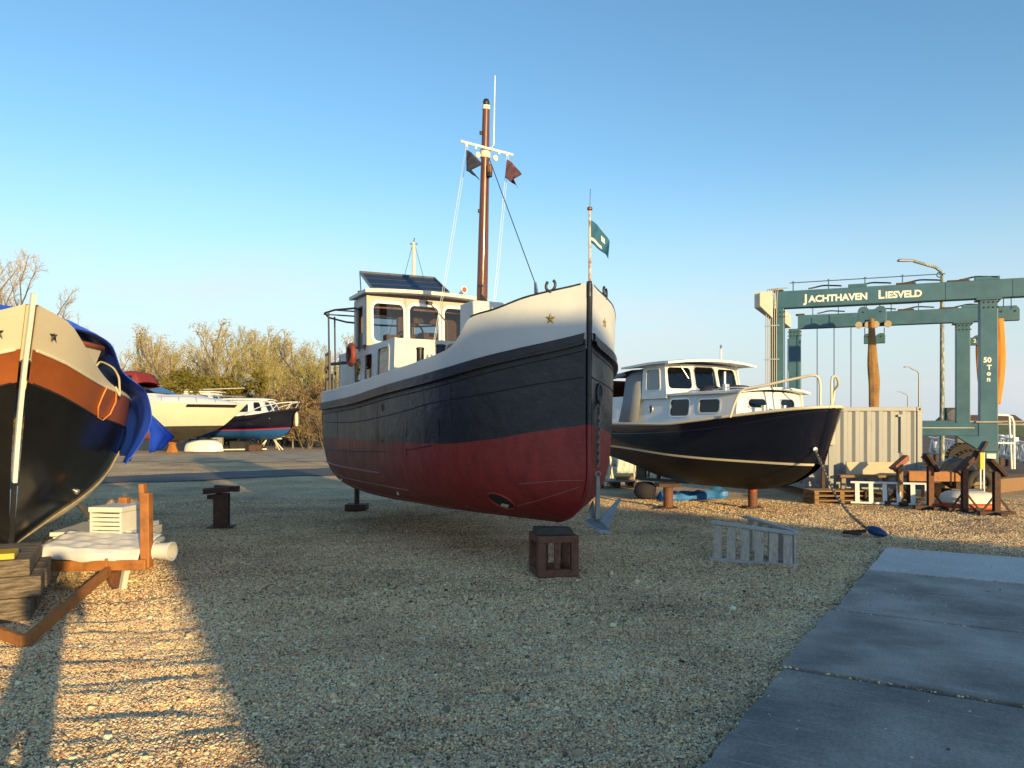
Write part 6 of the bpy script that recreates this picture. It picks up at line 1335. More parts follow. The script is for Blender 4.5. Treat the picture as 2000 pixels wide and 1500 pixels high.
# harbour side: white railing, lattice gangways, capped piles, barn on the dyke
wr_ = thing('white_railing', 'white bent tube railing at the quay edge', 'railing', (14.8,23.2,0), 0)
o_ = V((14.8,23.2,0)); pr_ = lambda px, py, Y: P(px,py,Y)-o_
MB().tube([pr_(1940,810,22.8), pr_(1967,811,23.2), pr_(1976,815,23.2), pr_(1980,826,23.2), pr_(1981,916,23.2)], .035, 8).build('tube', M['white'], wr_, smooth=60)
MB().tube([pr_(1971,812,23.2), pr_(1976,916,23.2)], .03, 8).build('tube', M['white'], wr_, smooth=60); MB().tube([pr_(1942,865,22.8), pr_(1981,866,23.2)], .03, 8).build('tube', M['white'], wr_, smooth=60); MB().box(pr_(1983,858,23.1),(.14,.10,.12)).build('switch_box', M['white'], wr_)
def gangway(label, a, b, hgt):
    a, b = V(a), V(b); t = thing('gangway', label, 'gangway', a, 0, 'white lattice gangways in the harbour'); up = V((0,0,hgt))
    for dy in (0, .9):
        off = V((.2*dy,dy,0))
        for q in (V(), up): mb = MB(); mb.tube([q+off, (b-a)+q+off], .04, 6); mb.build('chord', M['white'], t)
        n = 8
        for k in range(n):
            p0, p1 = (b-a)*(k/n), (b-a)*((k+1)/n); mb = MB(); mb.tube([p0+off, (p0+p1)/2+up+off], .028, 5); mb.build('lattice_bar', M['white'], t); mb = MB(); mb.tube([(p0+p1)/2+up+off, p1+off], .028, 5); mb.build('lattice_bar', M['white'], t)
    mb = MB(); mb.grid([[V((0,.05,.05)), (b-a)+V((0,.05,.05))],[V((.2,.85,.05)), (b-a)+V((.2,.85,.05))]]); mb.build('walkway', M['galv'], t); return t
gangway('white lattice gangway behind the crane wheel', P(1830,884,31), P(1935,906,29), .62); gangway('white lattice gangway beyond the bent tube railing', P(1946,884,27), P(2060,918,25), .62)
def pile(label, px, py, Y, r=.13):
    p = P(px,py,Y); t = thing('mooring_pile', label, 'pile', (p.x,p.y,0), 0, 'white-capped piles in the harbour'); MB().tube([(0,0,0),(0,0,p.z-.25)], r, 12).build('pile', M['rust_dark'], t, smooth=40); MB().lathe([(r*1.15,p.z-.30),(r*1.15,p.z-.02),(r*.9,p.z)], n=14).build('cap', M['white'], t, smooth=40)
pile('white-capped pile next to the crane post', 1953, 849, 30); pile('white-capped pile behind the bent tube railing', 1971, 849, 30); pile('short white-capped pile beside the engine cabinet', 1828, 862, 34, .10)
bh = thing('barn', 'low brown-roofed barn beyond the grass dyke', 'barn', (86,140,0), rad(-12))
MB().box((0,0,1.2),(12,8,2.4)).build('wall', M['concrete_grey'], bh); mb = MB(); mb.hexa([V((-6.3,-4.4,2.0)),V((6.3,-4.4,2.0)),V((6.3,4.4,2.0)),V((-6.3,4.4,2.0)),V((-6.0,-.4,3.5)),V((6.0,-.4,3.5)),V((6.0,.4,3.5)),V((-6.0,.4,3.5))]); mb.build('roof', mat('brown_tiles', (.13,.075,.05), .85, var=.2, vs_=1), bh)
# quay fence of dark steel behind the trestles
qf = thing('quay_fence', 'dark steel mesh fence along the quay behind the trestles', 'fence', (10.6,15.6,0), 0)
for k in range(5): MB().box((.15+k*.55, .35*k-.2, .5),(.05,.05,1.0)).build('fence_post', M['rust_dark'], qf)
for z in (.35,.62,.95): mb = MB(); mb.bar((.15,-.2,z),(2.35,1.2,z),.03,.03); mb.build('fence_rail', M['rust_dark'], qf)
qw = MB(); qw.hexa([V((9.9,17.3,-.1)),V((16,21.2,-.1)),V((15.6,21.8,-.1)),V((9.6,17.8,-.1)),V((9.9,17.3,.32)),V((16,21.2,.32)),V((15.6,21.8,.32)),V((9.6,17.8,.32))]); tag(qw.build('quay_wall', M['wood_warm'], None, bevel=.02), 'low brown quay kerb behind the trestles', 'kerb')
# masts standing behind other boats
def mast_pole(name, label, px, ytop, Y, r, m, stays):
    zt_ = EYE+(HOR-ytop)/FPX*Y; x = (px-1000)/FPX*Y; t = thing(name, label, 'mast', (x,Y,0), 0)
    MB().tube([(0,0,0),(0,0,zt_)], [r,r*.8], 10).build('pole', m, t, smooth=60)
    if stays:
        MB().box((0,0,zt_-.03),(.22,.05,.05)).build('mast_head', M['galv'], t); MB().tube([(0,0,zt_),(.02,0,zt_+.14)], .012, 5).build('wind_vane', M['lens_black'], t)
        for s_ in (-1,1): MB().tube([(s_*.03,0,zt_-.05),(s_*1.7,.2,.6)], .009, 4).build('stay', M['galv'], t)
mast_pole('sailing_mast', 'cream sailing boat mast with stays rising behind the tug wheelhouse', 808, 474, 22, .062, M['cream'], True)
mast_pole('sailing_mast', 'short white mast tip showing over the navy cruiser roof', 1408, 674, 30, .05, M['white'], False)
mast_pole('sailing_mast', 'white pole standing between the two left crane posts', 1541, 662, 28.6, .08, M['white'], False)
# ------------------------------------------------------------ boats moored on stands at the far side of the yard
wy_loc = ((482-1000)/FPX*43.0, 43.0, 0); wy = thing('white_motor_yacht', 'sleek cream motor yacht with red canopy standing by the trees', 'boat', wy_loc, rad(78))
Y_ = Hull(9.6, plan=[(0,.03),(.5,.42),(1,.70),(2,1.08),(3.5,1.38),(5,1.5),(9.6,1.4)], s0=[(.74,4.1),(.95,3.2),(1.2,2.4),(1.5,1.65),(2.0,.95),(2.5,.36),(2.82,0)], s1=[(.7,9.2),(2.9,9.6)],
          zk=[(0,.74),(9.6,.78)], zs=[(0,2.82),(2,2.86),(5,2.94),(9.6,2.9)], sec_n=[(0,1.6),(9.6,1.8)], sec_m=1.7, flare=0, fine=.2)
yb = pch([(0,1.62),(9.6,1.50)])
Y_.skin(Y_.zk, yb, 8, 30, q0=0, q1=4.35).build('bottom', M['dark_bottom'], wy, smooth=60)
Y_.skin(Y_.zk, yb, 8, 30, q0=3.9, q1=9.6, off=.012).build('bottom', M['brown_bottom'], wy, smooth=60)
Y_.skin(yb, Y_.zs, 6, 30).build('topsides', M['cream'], wy, smooth=60)
Y_.band(pch([(0,2.70),(9.6,2.80)]), .17, .012, .35, 2.9, 24, sides=(1,)).build('dark_stripe', M['black'], wy); Y_.band(pch([(0,2.70),(9.6,2.80)]), .17, .012, .35, 2.9, 24, sides=(-1,)).build('dark_stripe', M['black'], wy)
dk = MB(); rows = []
for i in range(22):
    q = 9.6*i/21; p = Y_.pt(q, Y_.zs(q), 1); h = .50*min(1, max(0, q-.2)/3.2)**.8; rows.append([V((p.x*k, p.y, p.z+h*(1-abs(k)**2.6))) for k in (-1,-.8,-.5,0,.5,.8,1)])
dk.grid(rows).build('foredeck', M['white'], wy, smooth=60)
c_ = MB(); c_.hexa([V((-1.15,5.0,3.2)),V((1.15,5.0,3.2)),V((1.2,9.2,3.2)),V((-1.2,9.2,3.2)),V((-1.0,5.2,3.45)),V((1.0,5.2,3.45)),V((1.1,9.2,3.5)),V((-1.1,9.2,3.5))]); c_.build('deckhouse', M['white'], wy, bevel=.03)
def sheet_pane(name, pts, m, parent, th=.03):
    n = (V(pts[1])-V(pts[0])).cross(V(pts[-1])-V(pts[0])).normalized(); return MB().prism([V(p) for p in pts], n*th).build(name, m, parent)
wsf = sheet_pane('windscreen', [(-1.0,5.15,3.46),(1.0,5.15,3.46),(.85,6.5,4.02),(-.85,6.5,4.02)], M['glass_dark'], wy); sheet_pane('side_screen', [(-1.02,5.2,3.46),(-.87,6.5,4.02),(-.95,7.6,3.5)], M['glass_dark'], wy); sheet_pane('side_screen', [(1.02,5.2,3.46),(.87,6.5,4.02),(.95,7.6,3.5)], M['glass_dark'], wy)
sheet_pane('cabin_window', [(-1.17,5.9,3.02),(-1.13,6.9,3.02),(-1.05,6.4,3.36)], M['glass_dark'], wy); sheet_pane('cabin_window', [(1.2,5.9,3.02),(1.13,6.9,3.02),(1.05,6.4,3.36)], M['glass_dark'], wy)
cn = MB(); rows = [[V((x*w, y, z+.10*(1-x*x))) for x in (-1,-.6,0,.6,1)] for y,z,w in ((6.3,4.05,.95),(6.7,4.62,.9),(7.3,4.72,.9),(8.4,4.6,.95),(8.9,4.0,1.0))]; cn.grid(rows)
for e in (0,4): cn.grid([[r[e] for r in rows], [V((r[e].x*1.05, r[e].y, 3.9)) for r in rows]])
cno = cn.build('canopy', M['red_canvas'], wy, smooth=30, solid=.02)
for sd_ in (-1,1):
    for y0_, y1_ in ((6.65,7.2),(7.35,8.2)): sheet_pane('clear_panel', [(sd_*.97,y0_,4.08),(sd_*.97,y1_,4.08),(sd_*.93,y1_-.03,4.5),(sd_*.93,y0_+.1,4.5)], M['glass_dark'], cno)
for sd_ in (-1,1):
    MB().tube([Y_.pt(q, Y_.zs(q)+.45-.25*(q > 4.5)*(q-4.5)/2, sd_, -.06) for q in (.15,.8,2,3.5,5,6.2)], .016, 5).build('deck_rail', M['alu'], wy)
    for q in (.4,1.4,2.4,3.4,4.4): MB().tube([Y_.pt(q, Y_.zs(q), sd_, -.06), Y_.pt(q, Y_.zs(q)+.44, sd_, -.06)], .012, 5).build('stanchion', M['alu'], wy)
MB().tube([Y_.pt(3.4,1.1,sd_*0+1,0)+V((.03,0,0)), Y_.pt(3.4,1.1,1,0)+V((.10,0,-.03))], .07, 10).build('thruster_mouth', M['alu'], wy)
ys = thing('drum_stand', 'orange rusty stand under the bow of the cream motor yacht', 'support', tuple(G(337,884.5)), 0)
MB().lathe([(.42,0),(.36,.04),(.20,.45),(.26,.62)], n=6).build('pedestal', M['rust_orange'], ys); MB().box((0,0,.68),(1.05,.5,.12)).build('head_timber', M['wood_warm'], ys, bevel=.01)
# second white cruiser behind it
w2 = thing('white_cruiser', 'white cabin cruiser half hidden behind the cream yacht and the dark blue boat', 'boat', ((486-1000)/FPX*56, 56.0, 0), rad(80))
W2 = Hull(8.5, plan=[(0,.05),(.5,.5),(1.2,.9),(2.5,1.25),(4,1.4),(8.5,1.35)], s0=[(.7,2.2),(1.3,1.0),(2.0,.3),(2.75,0)], s1=[(.7,8.2),(2.8,8.5)], zk=[(0,.7),(8.5,.7)], zs=[(0,2.9),(4,2.85),(8.5,2.8)], sec_n=[(0,1.8),(8.5,2.2)], flare=0)
W2.skin(W2.zk, W2.zs, 8, 24).build('hull', M['white'], w2, smooth=60); W2.deck(.0).build('deck', M['white'], w2)
cb2 = MB(); csd = lambda y, z: V((1.0-.25*(z-2.9), y+(z-2.9)*.55*max(0,(4.2-y)/2.2), z)); cs2 = lambda y, z: V((-csd(y,z).x, csd(y,z).y, z)); cfr = lambda x, z: V((x*(1-.25*(z-2.9)), 2.0+(z-2.9)*.55, z))
sw = [(2.85,3.55,.8,.62),(3.95,3.55,1.0,.62),(5.2,3.55,.9,.62)]; fw = [(-.5,3.55,.8,.6),(.5,3.55,.8,.6)]
wall_panel(cb2, csd, (-1,0,0), 2.0, 6.0, 2.85, 4.05, sw, .04); wall_panel(cb2, cs2, (1,0,0), 2.0, 6.0, 2.85, 4.05, sw, .04); wall_panel(cb2, cfr, (0,1,0), -1.0, 1.0, 2.85, 4.05, fw, .04)
cbo2 = cb2.build('cabin', M['white'], w2, smooth=30)
for w in sw: window(csd, (-1,0,0), w, cbo2, M['alu'], M['glass_dark'], r=.1); window(cs2, (1,0,0), w, cbo2, M['alu'], M['glass_dark'], r=.1)
for w in fw: window(cfr, (0,1,0), w, cbo2, M['alu'], M['glass_dark'], r=.1)
MB().box((0,4.3,4.10),(1.7,3.9,.10)).build('cabin_roof', M['white'], w2, bevel=.03); MB().tube([(-.6,6.6,4.2),(-.6,.0,4.35)], .03, 6).build('boat_pole', M['cream'], w2); MB().box((0,7.1,3.0),(2.2,1.8,.5)).build('cockpit_cover', M['cushion'], w2, bevel=.05)
# dark blue boat with bright blue bottom
db_ = thing('blue_bottom_boat', 'dark blue boat with bright blue bottom, red stripe and white cabin', 'boat', ((586-1000)/FPX*49, 49.0, 0), rad(80))
B_ = Hull(7.6, plan=[(0,.10),(.3,.50),(.8,.86),(1.5,1.12),(2.5,1.3),(4,1.38),(7.6,1.2)], s0=[(.72,1.9),(.95,1.15),(1.30,.72),(1.6,.55),(2.3,.45),(2.55,.25),(2.72,0)], s1=[(.7,7.2),(2.4,7.6)],
         zk=[(0,.72),(7.6,.78)], zs=[(0,2.72),(1,2.50),(2.5,2.24),(4.5,2.12),(7.6,2.1)], sec_n=[(0,1.8),(2,2.4),(7.6,2.6)], flare=0, fine=.1)
bwl = pch([(0,1.46),(3,1.34),(7.6,1.30)])
B_.skin(B_.zk, bwl, 8, 28, curve=1.4).build('bottom', M['blue_bottom'], db_, smooth=60); B_.skin(bwl, B_.zs, 6, 28).build('topsides', M['navy'], db_, smooth=60)
B_.band(bwl, .07, .008, 0, 7.6, 30).build('boot_stripe', M['red_line'], db_); B_.line(lambda q: B_.zs(q), .05, 0, 7.6, 30).build('rubbing_strake', M['black'], db_, smooth=60); B_.deck(-.02).build('deck', M['white'], db_)
cA = lambda y, z: V((1.0-.16*(z-2.1), y+(z-2.3)*.5*max(0,(3.4-y)/1.7), z)); cB = lambda y, z: V((-cA(y,z).x, cA(y,z).y, z)); cF = lambda x, z: V((x*(1-.16*(z-2.1)), 1.7+(z-2.3)*.5, z))
sw = [(2.35,2.82,.56,.56),(3.75,2.74,1.3,.50),(5.3,2.74,1.2,.50)]; fw = [(-.48,2.82,.76,.55),(.48,2.82,.76,.55)]; cc = MB()
wall_panel(cc, cA, (-1,0,0), 1.7, 6.4, 2.05, 3.22, sw, .04); wall_panel(cc, cB, (1,0,0), 1.7, 6.4, 2.05, 3.22, sw, .04); wall_panel(cc, cF, (0,1,0), -1.0, 1.0, 2.05, 3.22, fw, .04); cco = cc.build('cabin', M['white'], db_, smooth=30)
for w in sw: window(cA, (-1,0,0), w, cco, M['alu'], M['glass_dark'], r=.12); window(cB, (1,0,0), w, cco, M['alu'], M['glass_dark'], r=.12)
for w in fw: window(cF, (0,1,0), w, cco, M['alu'], M['glass_dark'], r=.12)
rr_ = MB(); rows = [[V((k*.95, y, z+.10*(1-k*k))) for k in (-1,-.5,0,.5,1)] for y, z in ((1.95,3.20),(2.6,3.27),(4.5,3.30),(6.5,3.24))]; rr_.grid(rows).build('cabin_roof', M['white'], db_, smooth=60, solid=.06)
for sd_ in (-1,1):
    MB().tube([B_.pt(q, B_.zs(q)+h, sd_, -.05) for q, h in ((-.3+.35,.42),(.5,.50),(1.2,.55),(2.2,.50),(2.8,.2),(3.0,.05))], .026, 6).build('pulpit_rail', M['white'], db_, smooth=60)
    for q in (.5,1.3): MB().tube([B_.pt(q, B_.zs(q), sd_, -.05), B_.pt(q-.2, B_.zs(q)+.48, sd_, -.05)], .02, 5).build('rail_post', M['white'], db_)
fd = B_.pt(.30, 2.5, 1, .10); fo2 = thing('fender', 'long pale fender hanging at the bow of the dark blue boat', 'fender', Matrix.Translation(db_.location) @ Matrix.Rotation(rad(80),4,'Z') @ fd, 0)
MB().lathe([(.02,0),(.10,-.10),(.12,-.3),(.12,-.7),(.09,-.9),(.02,-.96)], n=12).build('body', M['plastic_white'], fo2, smooth=60); MB().tube([(0,0,-.02),(.0,.03,.25)], .012, 5).build('lanyard', M['rope'], fo2)
th_ = thing('folding_trestle', 'pale folding trestle under the bow of the dark blue boat', 'support', tuple(G(528,879)), 0)
for x in (-.45,.45):
    for s_ in (-1,1): mb = MB(); mb.bar((x*1.6,s_*.35,0),(x*.5,0,.72),.06,.06); mb.build('leg', M['cream'], th_)
MB().box((0,0,.76),(1.5,.14,.10)).build('beam', M['cream'], th_)
# low concrete wall, clutter under the boats
wl_ = MB().box((-21.6,49.0,.42),(5.8,.3,.84)); tag(wl_.build('low_wall', M['concrete_grey'], None, bevel=.02), 'low grey concrete wall behind the orange drum stand', 'wall')
td = thing('upturned_tender', 'small white tender lying upturned under the far boats', 'dinghy', ((398-1000)/FPX*46, 46.0, 0), rad(8)); dn2 = upturned(2.3, 1.1, .05, .75); dn2.build('hull', M['white'], td, smooth=60); MB().box((0,0,.77),(1.6,.06,.05)).build('keel', M['black'], td)
for i, (px, w, h, m_, lb_) in enumerate(((436,.9,.34,M['lens_black'],'black plastic crate under the dark blue boat'),(470,1.15,.62,M['lens_black'],'tall black crate under the dark blue boat'),(500,.8,.4,M['rust_dark'],'brown box under the dark blue boat'))):
    t = thing('storage_crate', lb_, 'crate', ((px-1000)/FPX*47.5, 47.5, 0), rad(5*i)); MB().box((0,0,h/2),(w,.8,h-.04)).build('body', m_, t, bevel=.02); MB().box((0,0,h),(w+.06,.86,.05)).build('lid', m_, t, bevel=.015)
mb = MB(); mb.bar((-19.0,46.4,.12),(-15.4,47.6,.14),.12,.08); tag(mb.build('loose_beam', M['galv'], None), 'long grey beam lying on the ground under the dark blue boat', 'beam')
for px, zt_ in ((372,.8),(408,1.0),(388,.85)):
    t = thing('boat_prop', 'dark prop under the aft half of the dark blue boat', 'support', ((px-1000)/FPX*48.5, 48.4, 0), 0, 'props under the dark blue boat'); MB().tube([(0,0,.06),(0,0,zt_)], .09, 8).build('post', M['rust_dark'], t); MB().box((0,0,.03),(.5,.5,.06)).build('foot', M['rust_dark'], t)
# wooden fence stakes before the brush
sf = thing('stake_fence', 'low fence of pale stakes before the bushes', 'fence', (-16.5,53,0), rad(4))
for k in range(8): MB().tube([(k*1.15,0,0),(k*1.15+rnd.uniform(-.05,.05),0,1.15+rnd.uniform(-.1,.15))], .055, 6).build('stake', M['wood_grey'], sf)
mb = MB(); mb.tube([(0,0,.85),(8.05,0,.9)], .04, 5); mb.build('fence_rail', M['wood_grey'], sf)

# ------------------------------------------------------------ trees
M['bark'] = mat('tree_bark', (.15,.12,.085), .9, var=.3, vs_=3, col2=(.10,.085,.06), mixs=4)
M['twig'] = mat('brown_twigs', (.40,.32,.21), .9, var=.3, vs_=1.5)
M['twig_green'] = mat('budding_twigs', (.40,.345,.15), .9, var=.3, vs_=1.5)
def leaf_mat(name, c1, c2):
    m = bpy.data.materials.new(name); m.use_nodes = True; nt = m.node_tree; nt.nodes.clear(); N = nt.nodes.new; Lk = nt.links.new
    o = N('ShaderNodeOutputMaterial'); t = N('ShaderNodeTexCoord'); n = N('ShaderNodeTexNoise'); n.inputs['Scale'].default_value = .8; n.inputs['Detail'].default_value = 5; Lk(t.outputs['Object'], n.inputs['Vector'])
    mr = N('ShaderNodeMapRange'); mr.inputs['From Min'].default_value = .35; mr.inputs['From Max'].default_value = .65; Lk(n.outputs[0], mr.inputs[0])
    mi = N('ShaderNodeMix'); mi.data_type = 'RGBA'; Lk(mr.outputs[0], mi.inputs['Factor']); mi.inputs[6].default_value = (*c1,1); mi.inputs[7].default_value = (*c2,1)
    d = N('ShaderNodeBsdfDiffuse'); tr = N('ShaderNodeBsdfTranslucent'); Lk(mi.outputs[2], d.inputs[0]); Lk(mi.outputs[2], tr.inputs[0]); mx_ = N('ShaderNodeMixShader'); mx_.inputs[0].default_value = .35; Lk(d.outputs[0], mx_.inputs[1]); Lk(tr.outputs[0], mx_.inputs[2]); Lk(mx_.outputs[0], o.inputs[0]); return m
M['leaf_yellow'] = leaf_mat('young_leaves', (.36,.33,.08), (.42,.35,.13))
M['leaf_olive'] = leaf_mat('olive_leaves', (.17,.16,.035), (.25,.21,.06))
M['leaf_tan'] = leaf_mat('dry_tan_brush', (.27,.19,.09), (.20,.13,.06))
def tree_meshes(seed, H_, stems, spread, twigs, leaves, leaf_size, up=.35, low=.25, droop=0.0, lean=.10):
    r = random.Random(seed); wood, tw_, lf = MB(), MB(), MB()
    def branch(p, d, Ln, rad_, lvl):
        n = 5 if lvl < 2 else 3; pts = [p]; dd = d.copy()
        for i in range(n):
            dd = (dd+V((r.gauss(0,.16),r.gauss(0,.16),r.gauss(0,.10)+up*.25*(lvl > 0)-droop*.2*(lvl > 1)))).normalized(); pts.append(pts[-1]+dd*Ln/n)
        rr = [rad_*(1-.75*i/n) for i in range(n+1)]
        (wood if lvl < 2 else tw_).tube(pts, rr, 6 if lvl == 0 else (4 if lvl == 1 else 3), cap=False)
        if lvl < 3:
            k = (9 if lvl == 0 else (7 if lvl == 1 else twigs))
            for j in range(k):
                t = low+(1-low)*(j+r.random())/k if lvl == 0 else .25+.75*(j+r.random())/k
                x = t*n; i = min(n-1, int(x)); q = pts[i].lerp(pts[i+1], x-i); ax = (pts[i+1]-pts[i]).normalized(); s_ = ax.orthogonal().normalized(); s_.rotate(Quaternion(ax, r.random()*6.28))
                nd = (ax*(.75 if lvl == 0 else .7)+s_*spread*(1.0 if lvl else .9)+V((0,0,up*.5))).normalized()
                branch(q, nd, Ln*(.46 if lvl == 0 else (.52 if lvl == 1 else .50))*(1.15-.55*t)*r.uniform(.75,1.25), max(.012, rad_*(.42 if lvl == 0 else .45)), lvl+1)
        elif leaves:
            for _ in range(leaves):
                q = pts[r.randrange(1, n+1)]+V((r.gauss(0,.10),r.gauss(0,.10),r.gauss(0,.08))); a = V((r.gauss(0,1),r.gauss(0,1),r.gauss(0,1))).normalized()*leaf_size*r.uniform(.6,1.3); b = a.orthogonal().normalized()*leaf_size*.5
                lf.add([q-a-b*.2, q-b, q+a, q+b], [(0,1,2,3)])
    for s_ in range(stems):
        a = 6.28*s_/stems+r.random(); off = V((math.cos(a),math.sin(a),0))*(.35 if stems > 1 else 0); d = V((math.cos(a)*lean*(1.8 if stems > 1 else .5), math.sin(a)*lean*(1.8 if stems > 1 else .5), 1)).normalized()
        branch(off, d, H_*.82*r.uniform(.8,1.0), H_*.0135*(.8 if stems > 1 else 1.15), 0)
    return wood, tw_, lf
PROTO = {}
def proto(key, label, cat, name, args, mt, ml, group):
    wood, tw_, lf = tree_meshes(*args); t = thing(name, label, cat, (0,0,0), 0, group)
    wood.build('trunk', M['bark'], t, smooth=60)
    me = bpy.data.meshes.new('crown'); o = len(tw_.v); me.from_pydata(tw_.v+lf.v, [], tw_.f+[tuple(i+o for i in f) for f in lf.f]); me.materials.append(mt); me.materials.append(ml)
    me.polygons.foreach_set('material_index', [0]*len(tw_.f)+[1]*len(lf.f)); me.update(); c = bpy.data.objects.new('crown', me); C.objects.link(c); c.parent = t; c['kind'] = 'stuff'
    PROTO[key] = [t, False, max(v[2] for v in tw_.v)]
def plant(key, px, ytop, Y, H0, label, rz=None, wide=1.0, base=0.0):
    H_ = EYE+(HOR-ytop)/FPX*Y-base; x = (px-1000)/FPX*Y; t, used, hm_ = PROTO[key]; s = H_/(hm_*.97); rz = rnd.uniform(0,6.28) if rz is None else rz
    if not used: PROTO[key][1] = True; t.location = (x,Y,base); t.rotation_euler = (0,0,rz); t.scale = (s*wide,s*wide,s); t['label'] = label; return t
    return dup(t, (x,Y,base), rz, label, None, (s*wide,s*wide,s))
GT = 'trees in the belt behind the yard'
proto('tallA', '', 'tree', 'alder_tree', (3, 10, 1, .75, 8, 1, .075, .45, .22), M['twig'], M['leaf_yellow'], GT)
proto('tallB', '', 'tree', 'alder_tree', (8, 10, 2, .62, 7, 1, .07, .65, .20), M['twig_green'], M['leaf_yellow'], GT)
proto('willow', '', 'tree', 'willow_tree', (15, 10, 3, .70, 8, 3, .06, .55, .15), M['twig_green'], M['leaf_yellow'], GT)
proto('bare', '', 'tree', 'bare_tree', (21, 10, 2, .95, 11, 0, .08, .30, .18), M['twig'], M['leaf_tan'], 'bare trees')
proto('bush', '', 'shrub', 'evergreen_bush', (33, 4, 5, .9, 4, 12, .11, .25, .05, .0, .28), M['twig_green'], M['leaf_olive'], 'bushes under the trees')
proto('brush', '', 'shrub', 'dry_brush', (41, 4, 6, .8, 4, 2, .07, .45, .05, .0, .28), M['twig'], M['leaf_tan'], 'bushes under the trees')
LBL = {'tallA': 'tall slender tree with brownish bare twigs in the belt behind the yard', 'tallB': 'upright tree with greenish twigs in the belt behind the yard', 'willow': 'broad willow with yellow-green young leaves behind the yard', 'bush': 'dense olive green bush at the foot of the tree belt', 'brush': 'dry tan brush at the foot of the tree belt', 'bare': 'bare leafless tree behind the tarpaulin-covered boat'}
for key, px, yt, Y, wd in (('tallA',225,668,78,1.0),('tallB',258,662,70,1.1),('tallB',283,668,82,1.0),('tallA',318,655,74,.8),('willow',345,672,80,.9),('tallA',352,650,86,.9),('tallA',385,645,66,1.0),('tallB',410,655,82,.9),('tallA',425,640,72,1.0),
                          ('willow',452,640,84,.9),('tallB',470,642,64,.9),('tallA',505,648,78,.7),('tallB',530,664,86,.9),('willow',556,662,64,.95),('willow',590,650,70,1.0),('tallB',575,662,82,.9),('willow',624,665,66,.95),('tallA',650,672,76,.9),('tallB',668,690,72,1.0),('willow',700,700,80,1.0),('tallA',240,660,88,1.0),('willow',300,672,84,.9),('tallA',370,652,90,1.0),('tallA',403,640,80,.9),('tallA',492,655,88,.9),('tallA',545,655,84,.9),('tallA',608,655,84,.9),('tallA',635,655,70,.9),('tallA',735,700,84,1.0)):
    plant(key, px, yt, Y, 10.6, LBL[key], None, wd*1.05)
for px, yt, Y, wd in ((22,478,46,.8),(84,562,50,.75),(-40,500,50,.9)): plant('bare', px, yt, Y, 10.6, {22: 'tallest bare leafless tree rising behind the tarpaulin-covered boat', 84: 'lower spreading bare tree beside the tallest bare tree', -40: 'bare leafless tree at the edge of the yard'}[px], None, wd)
for px, yt, Y, wd in ((385,745,60,1.2),(420,728,60,1.0),(440,742,62,1.1),(350,760,63,1.2)): plant('bush', px, yt, Y, 4.2, LBL['bush'], None, wd)
for px, yt, Y, wd in ((470,775,60,1.2),(520,765,61,1.2),(570,760,58,1.2),(600,745,57,1.2),(625,750,56,1.2),(648,760,58,1.3),(680,770,60,1.3),(600,800,52,1.1),(640,800,51,1.1),(560,790,62,1.3),(405,780,66,1.3),(290,790,66,1.4),(215,790,64,1.4),(720,790,62,1.3)): plant('brush', px, yt, Y, 4.2, LBL['brush'], None, wd)
# undergrowth that reads as one mass along the foot of the belt
r_ = random.Random(5); ug = MB()
for _ in range(9000):
    x = r_.uniform(-46,-4); y = 62+r_.random()**1.3*22+2*math.sin(x*.5); z = r_.random()**1.6*(2.0+.9*math.sin(x*.9)+.6*math.sin(x*2.3)); a = V((r_.gauss(0,.5),r_.gauss(0,.5),r_.gauss(.8,.5))).normalized()*r_.uniform(.12,.45); b = a.orthogonal().normalized()*r_.uniform(.015,.06)
    p = V((x,y,z)); ug.add([p-b*.3, p+a*.5-b, p+a, p+a*.5+b], [(0,1,2,3)])
tag(ug.build('undergrowth', M['leaf_tan']), 'tan undergrowth along the foot of the tree belt', kind='stuff')
def treeline(name, x0, x1, Y, h, n, label):
    r2 = random.Random(name); mb = MB()
    for _ in range(n):
        x = r2.uniform(x0,x1); hh = h*(.6+.25*math.sin(x*.07)+.2*math.sin(x*.23+1)); z = r2.random()**.8*hh; p = V((x,Y+r2.uniform(-6,6),z)); a = V((r2.gauss(0,1),r2.gauss(0,1),r2.gauss(.4,1))).normalized()*r2.uniform(.3,.9); b = a.orthogonal().normalized()*r2.uniform(.1,.3); mb.add([p-a, p-b, p+a, p+b], [(0,1,2,3)])
    tag(mb.build(name, M['leaf_tan']), label, kind='stuff')
treeline('far_wood', -150, -30, 130, 8, 9000, 'far bare wood beyond the yard')

# ------------------------------------------------------------ behind the camera: unseen sheds and wall shaped to shade the yard, and the photographer
ca_, sa_ = math.cos(rad(SUN_AZ)), math.sin(rad(SUN_AZ))
sp2d = lambda w, al: V((w*ca_-al*sa_, w*sa_+al*ca_, 0))
M['boarding'] = mat('grey_boarding', (.20,.19,.17), .85, var=.2, vs_=2, stretch=(6,6,.6))
def shed(label, AL, pf, depth, door):  # unseen shade caster; its outline is cut to shape the shadow on yard and hull
    dz = math.tan(rad(SUN_EL))*(-AL); o = thing('shade_shed', label, 'shed', sp2d(0,AL), rad(SUN_AZ)); pf = [(w, z+dz if z > 0 else 0) for w, z in pf]
    MB().prism([V((w,0,z)) for w, z in pf], V((0,-depth,0))).build('wall', M['boarding'], o)
    tp_ = pf[1:-1]; MB().prism([V((w,.01,z+.003)) for w, z in tp_]+[V((w,.01,z+.07)) for w, z in tp_[::-1]], V((0,-depth-.02,0))).build('roof', M['rust_dark'], o)
    MB().box((door,.05,1.4),(1.6,.08,2.8)).build('door', M['wood_grey'], o); return o
shed('unseen tall narrow shed added behind the photographer to shade the yard', -16.0, [(.65,0),(.65,3.85),(1.7,3.95),(2.7,3.8),(3.02,3.3),(3.02,0)], 6, 1.7)
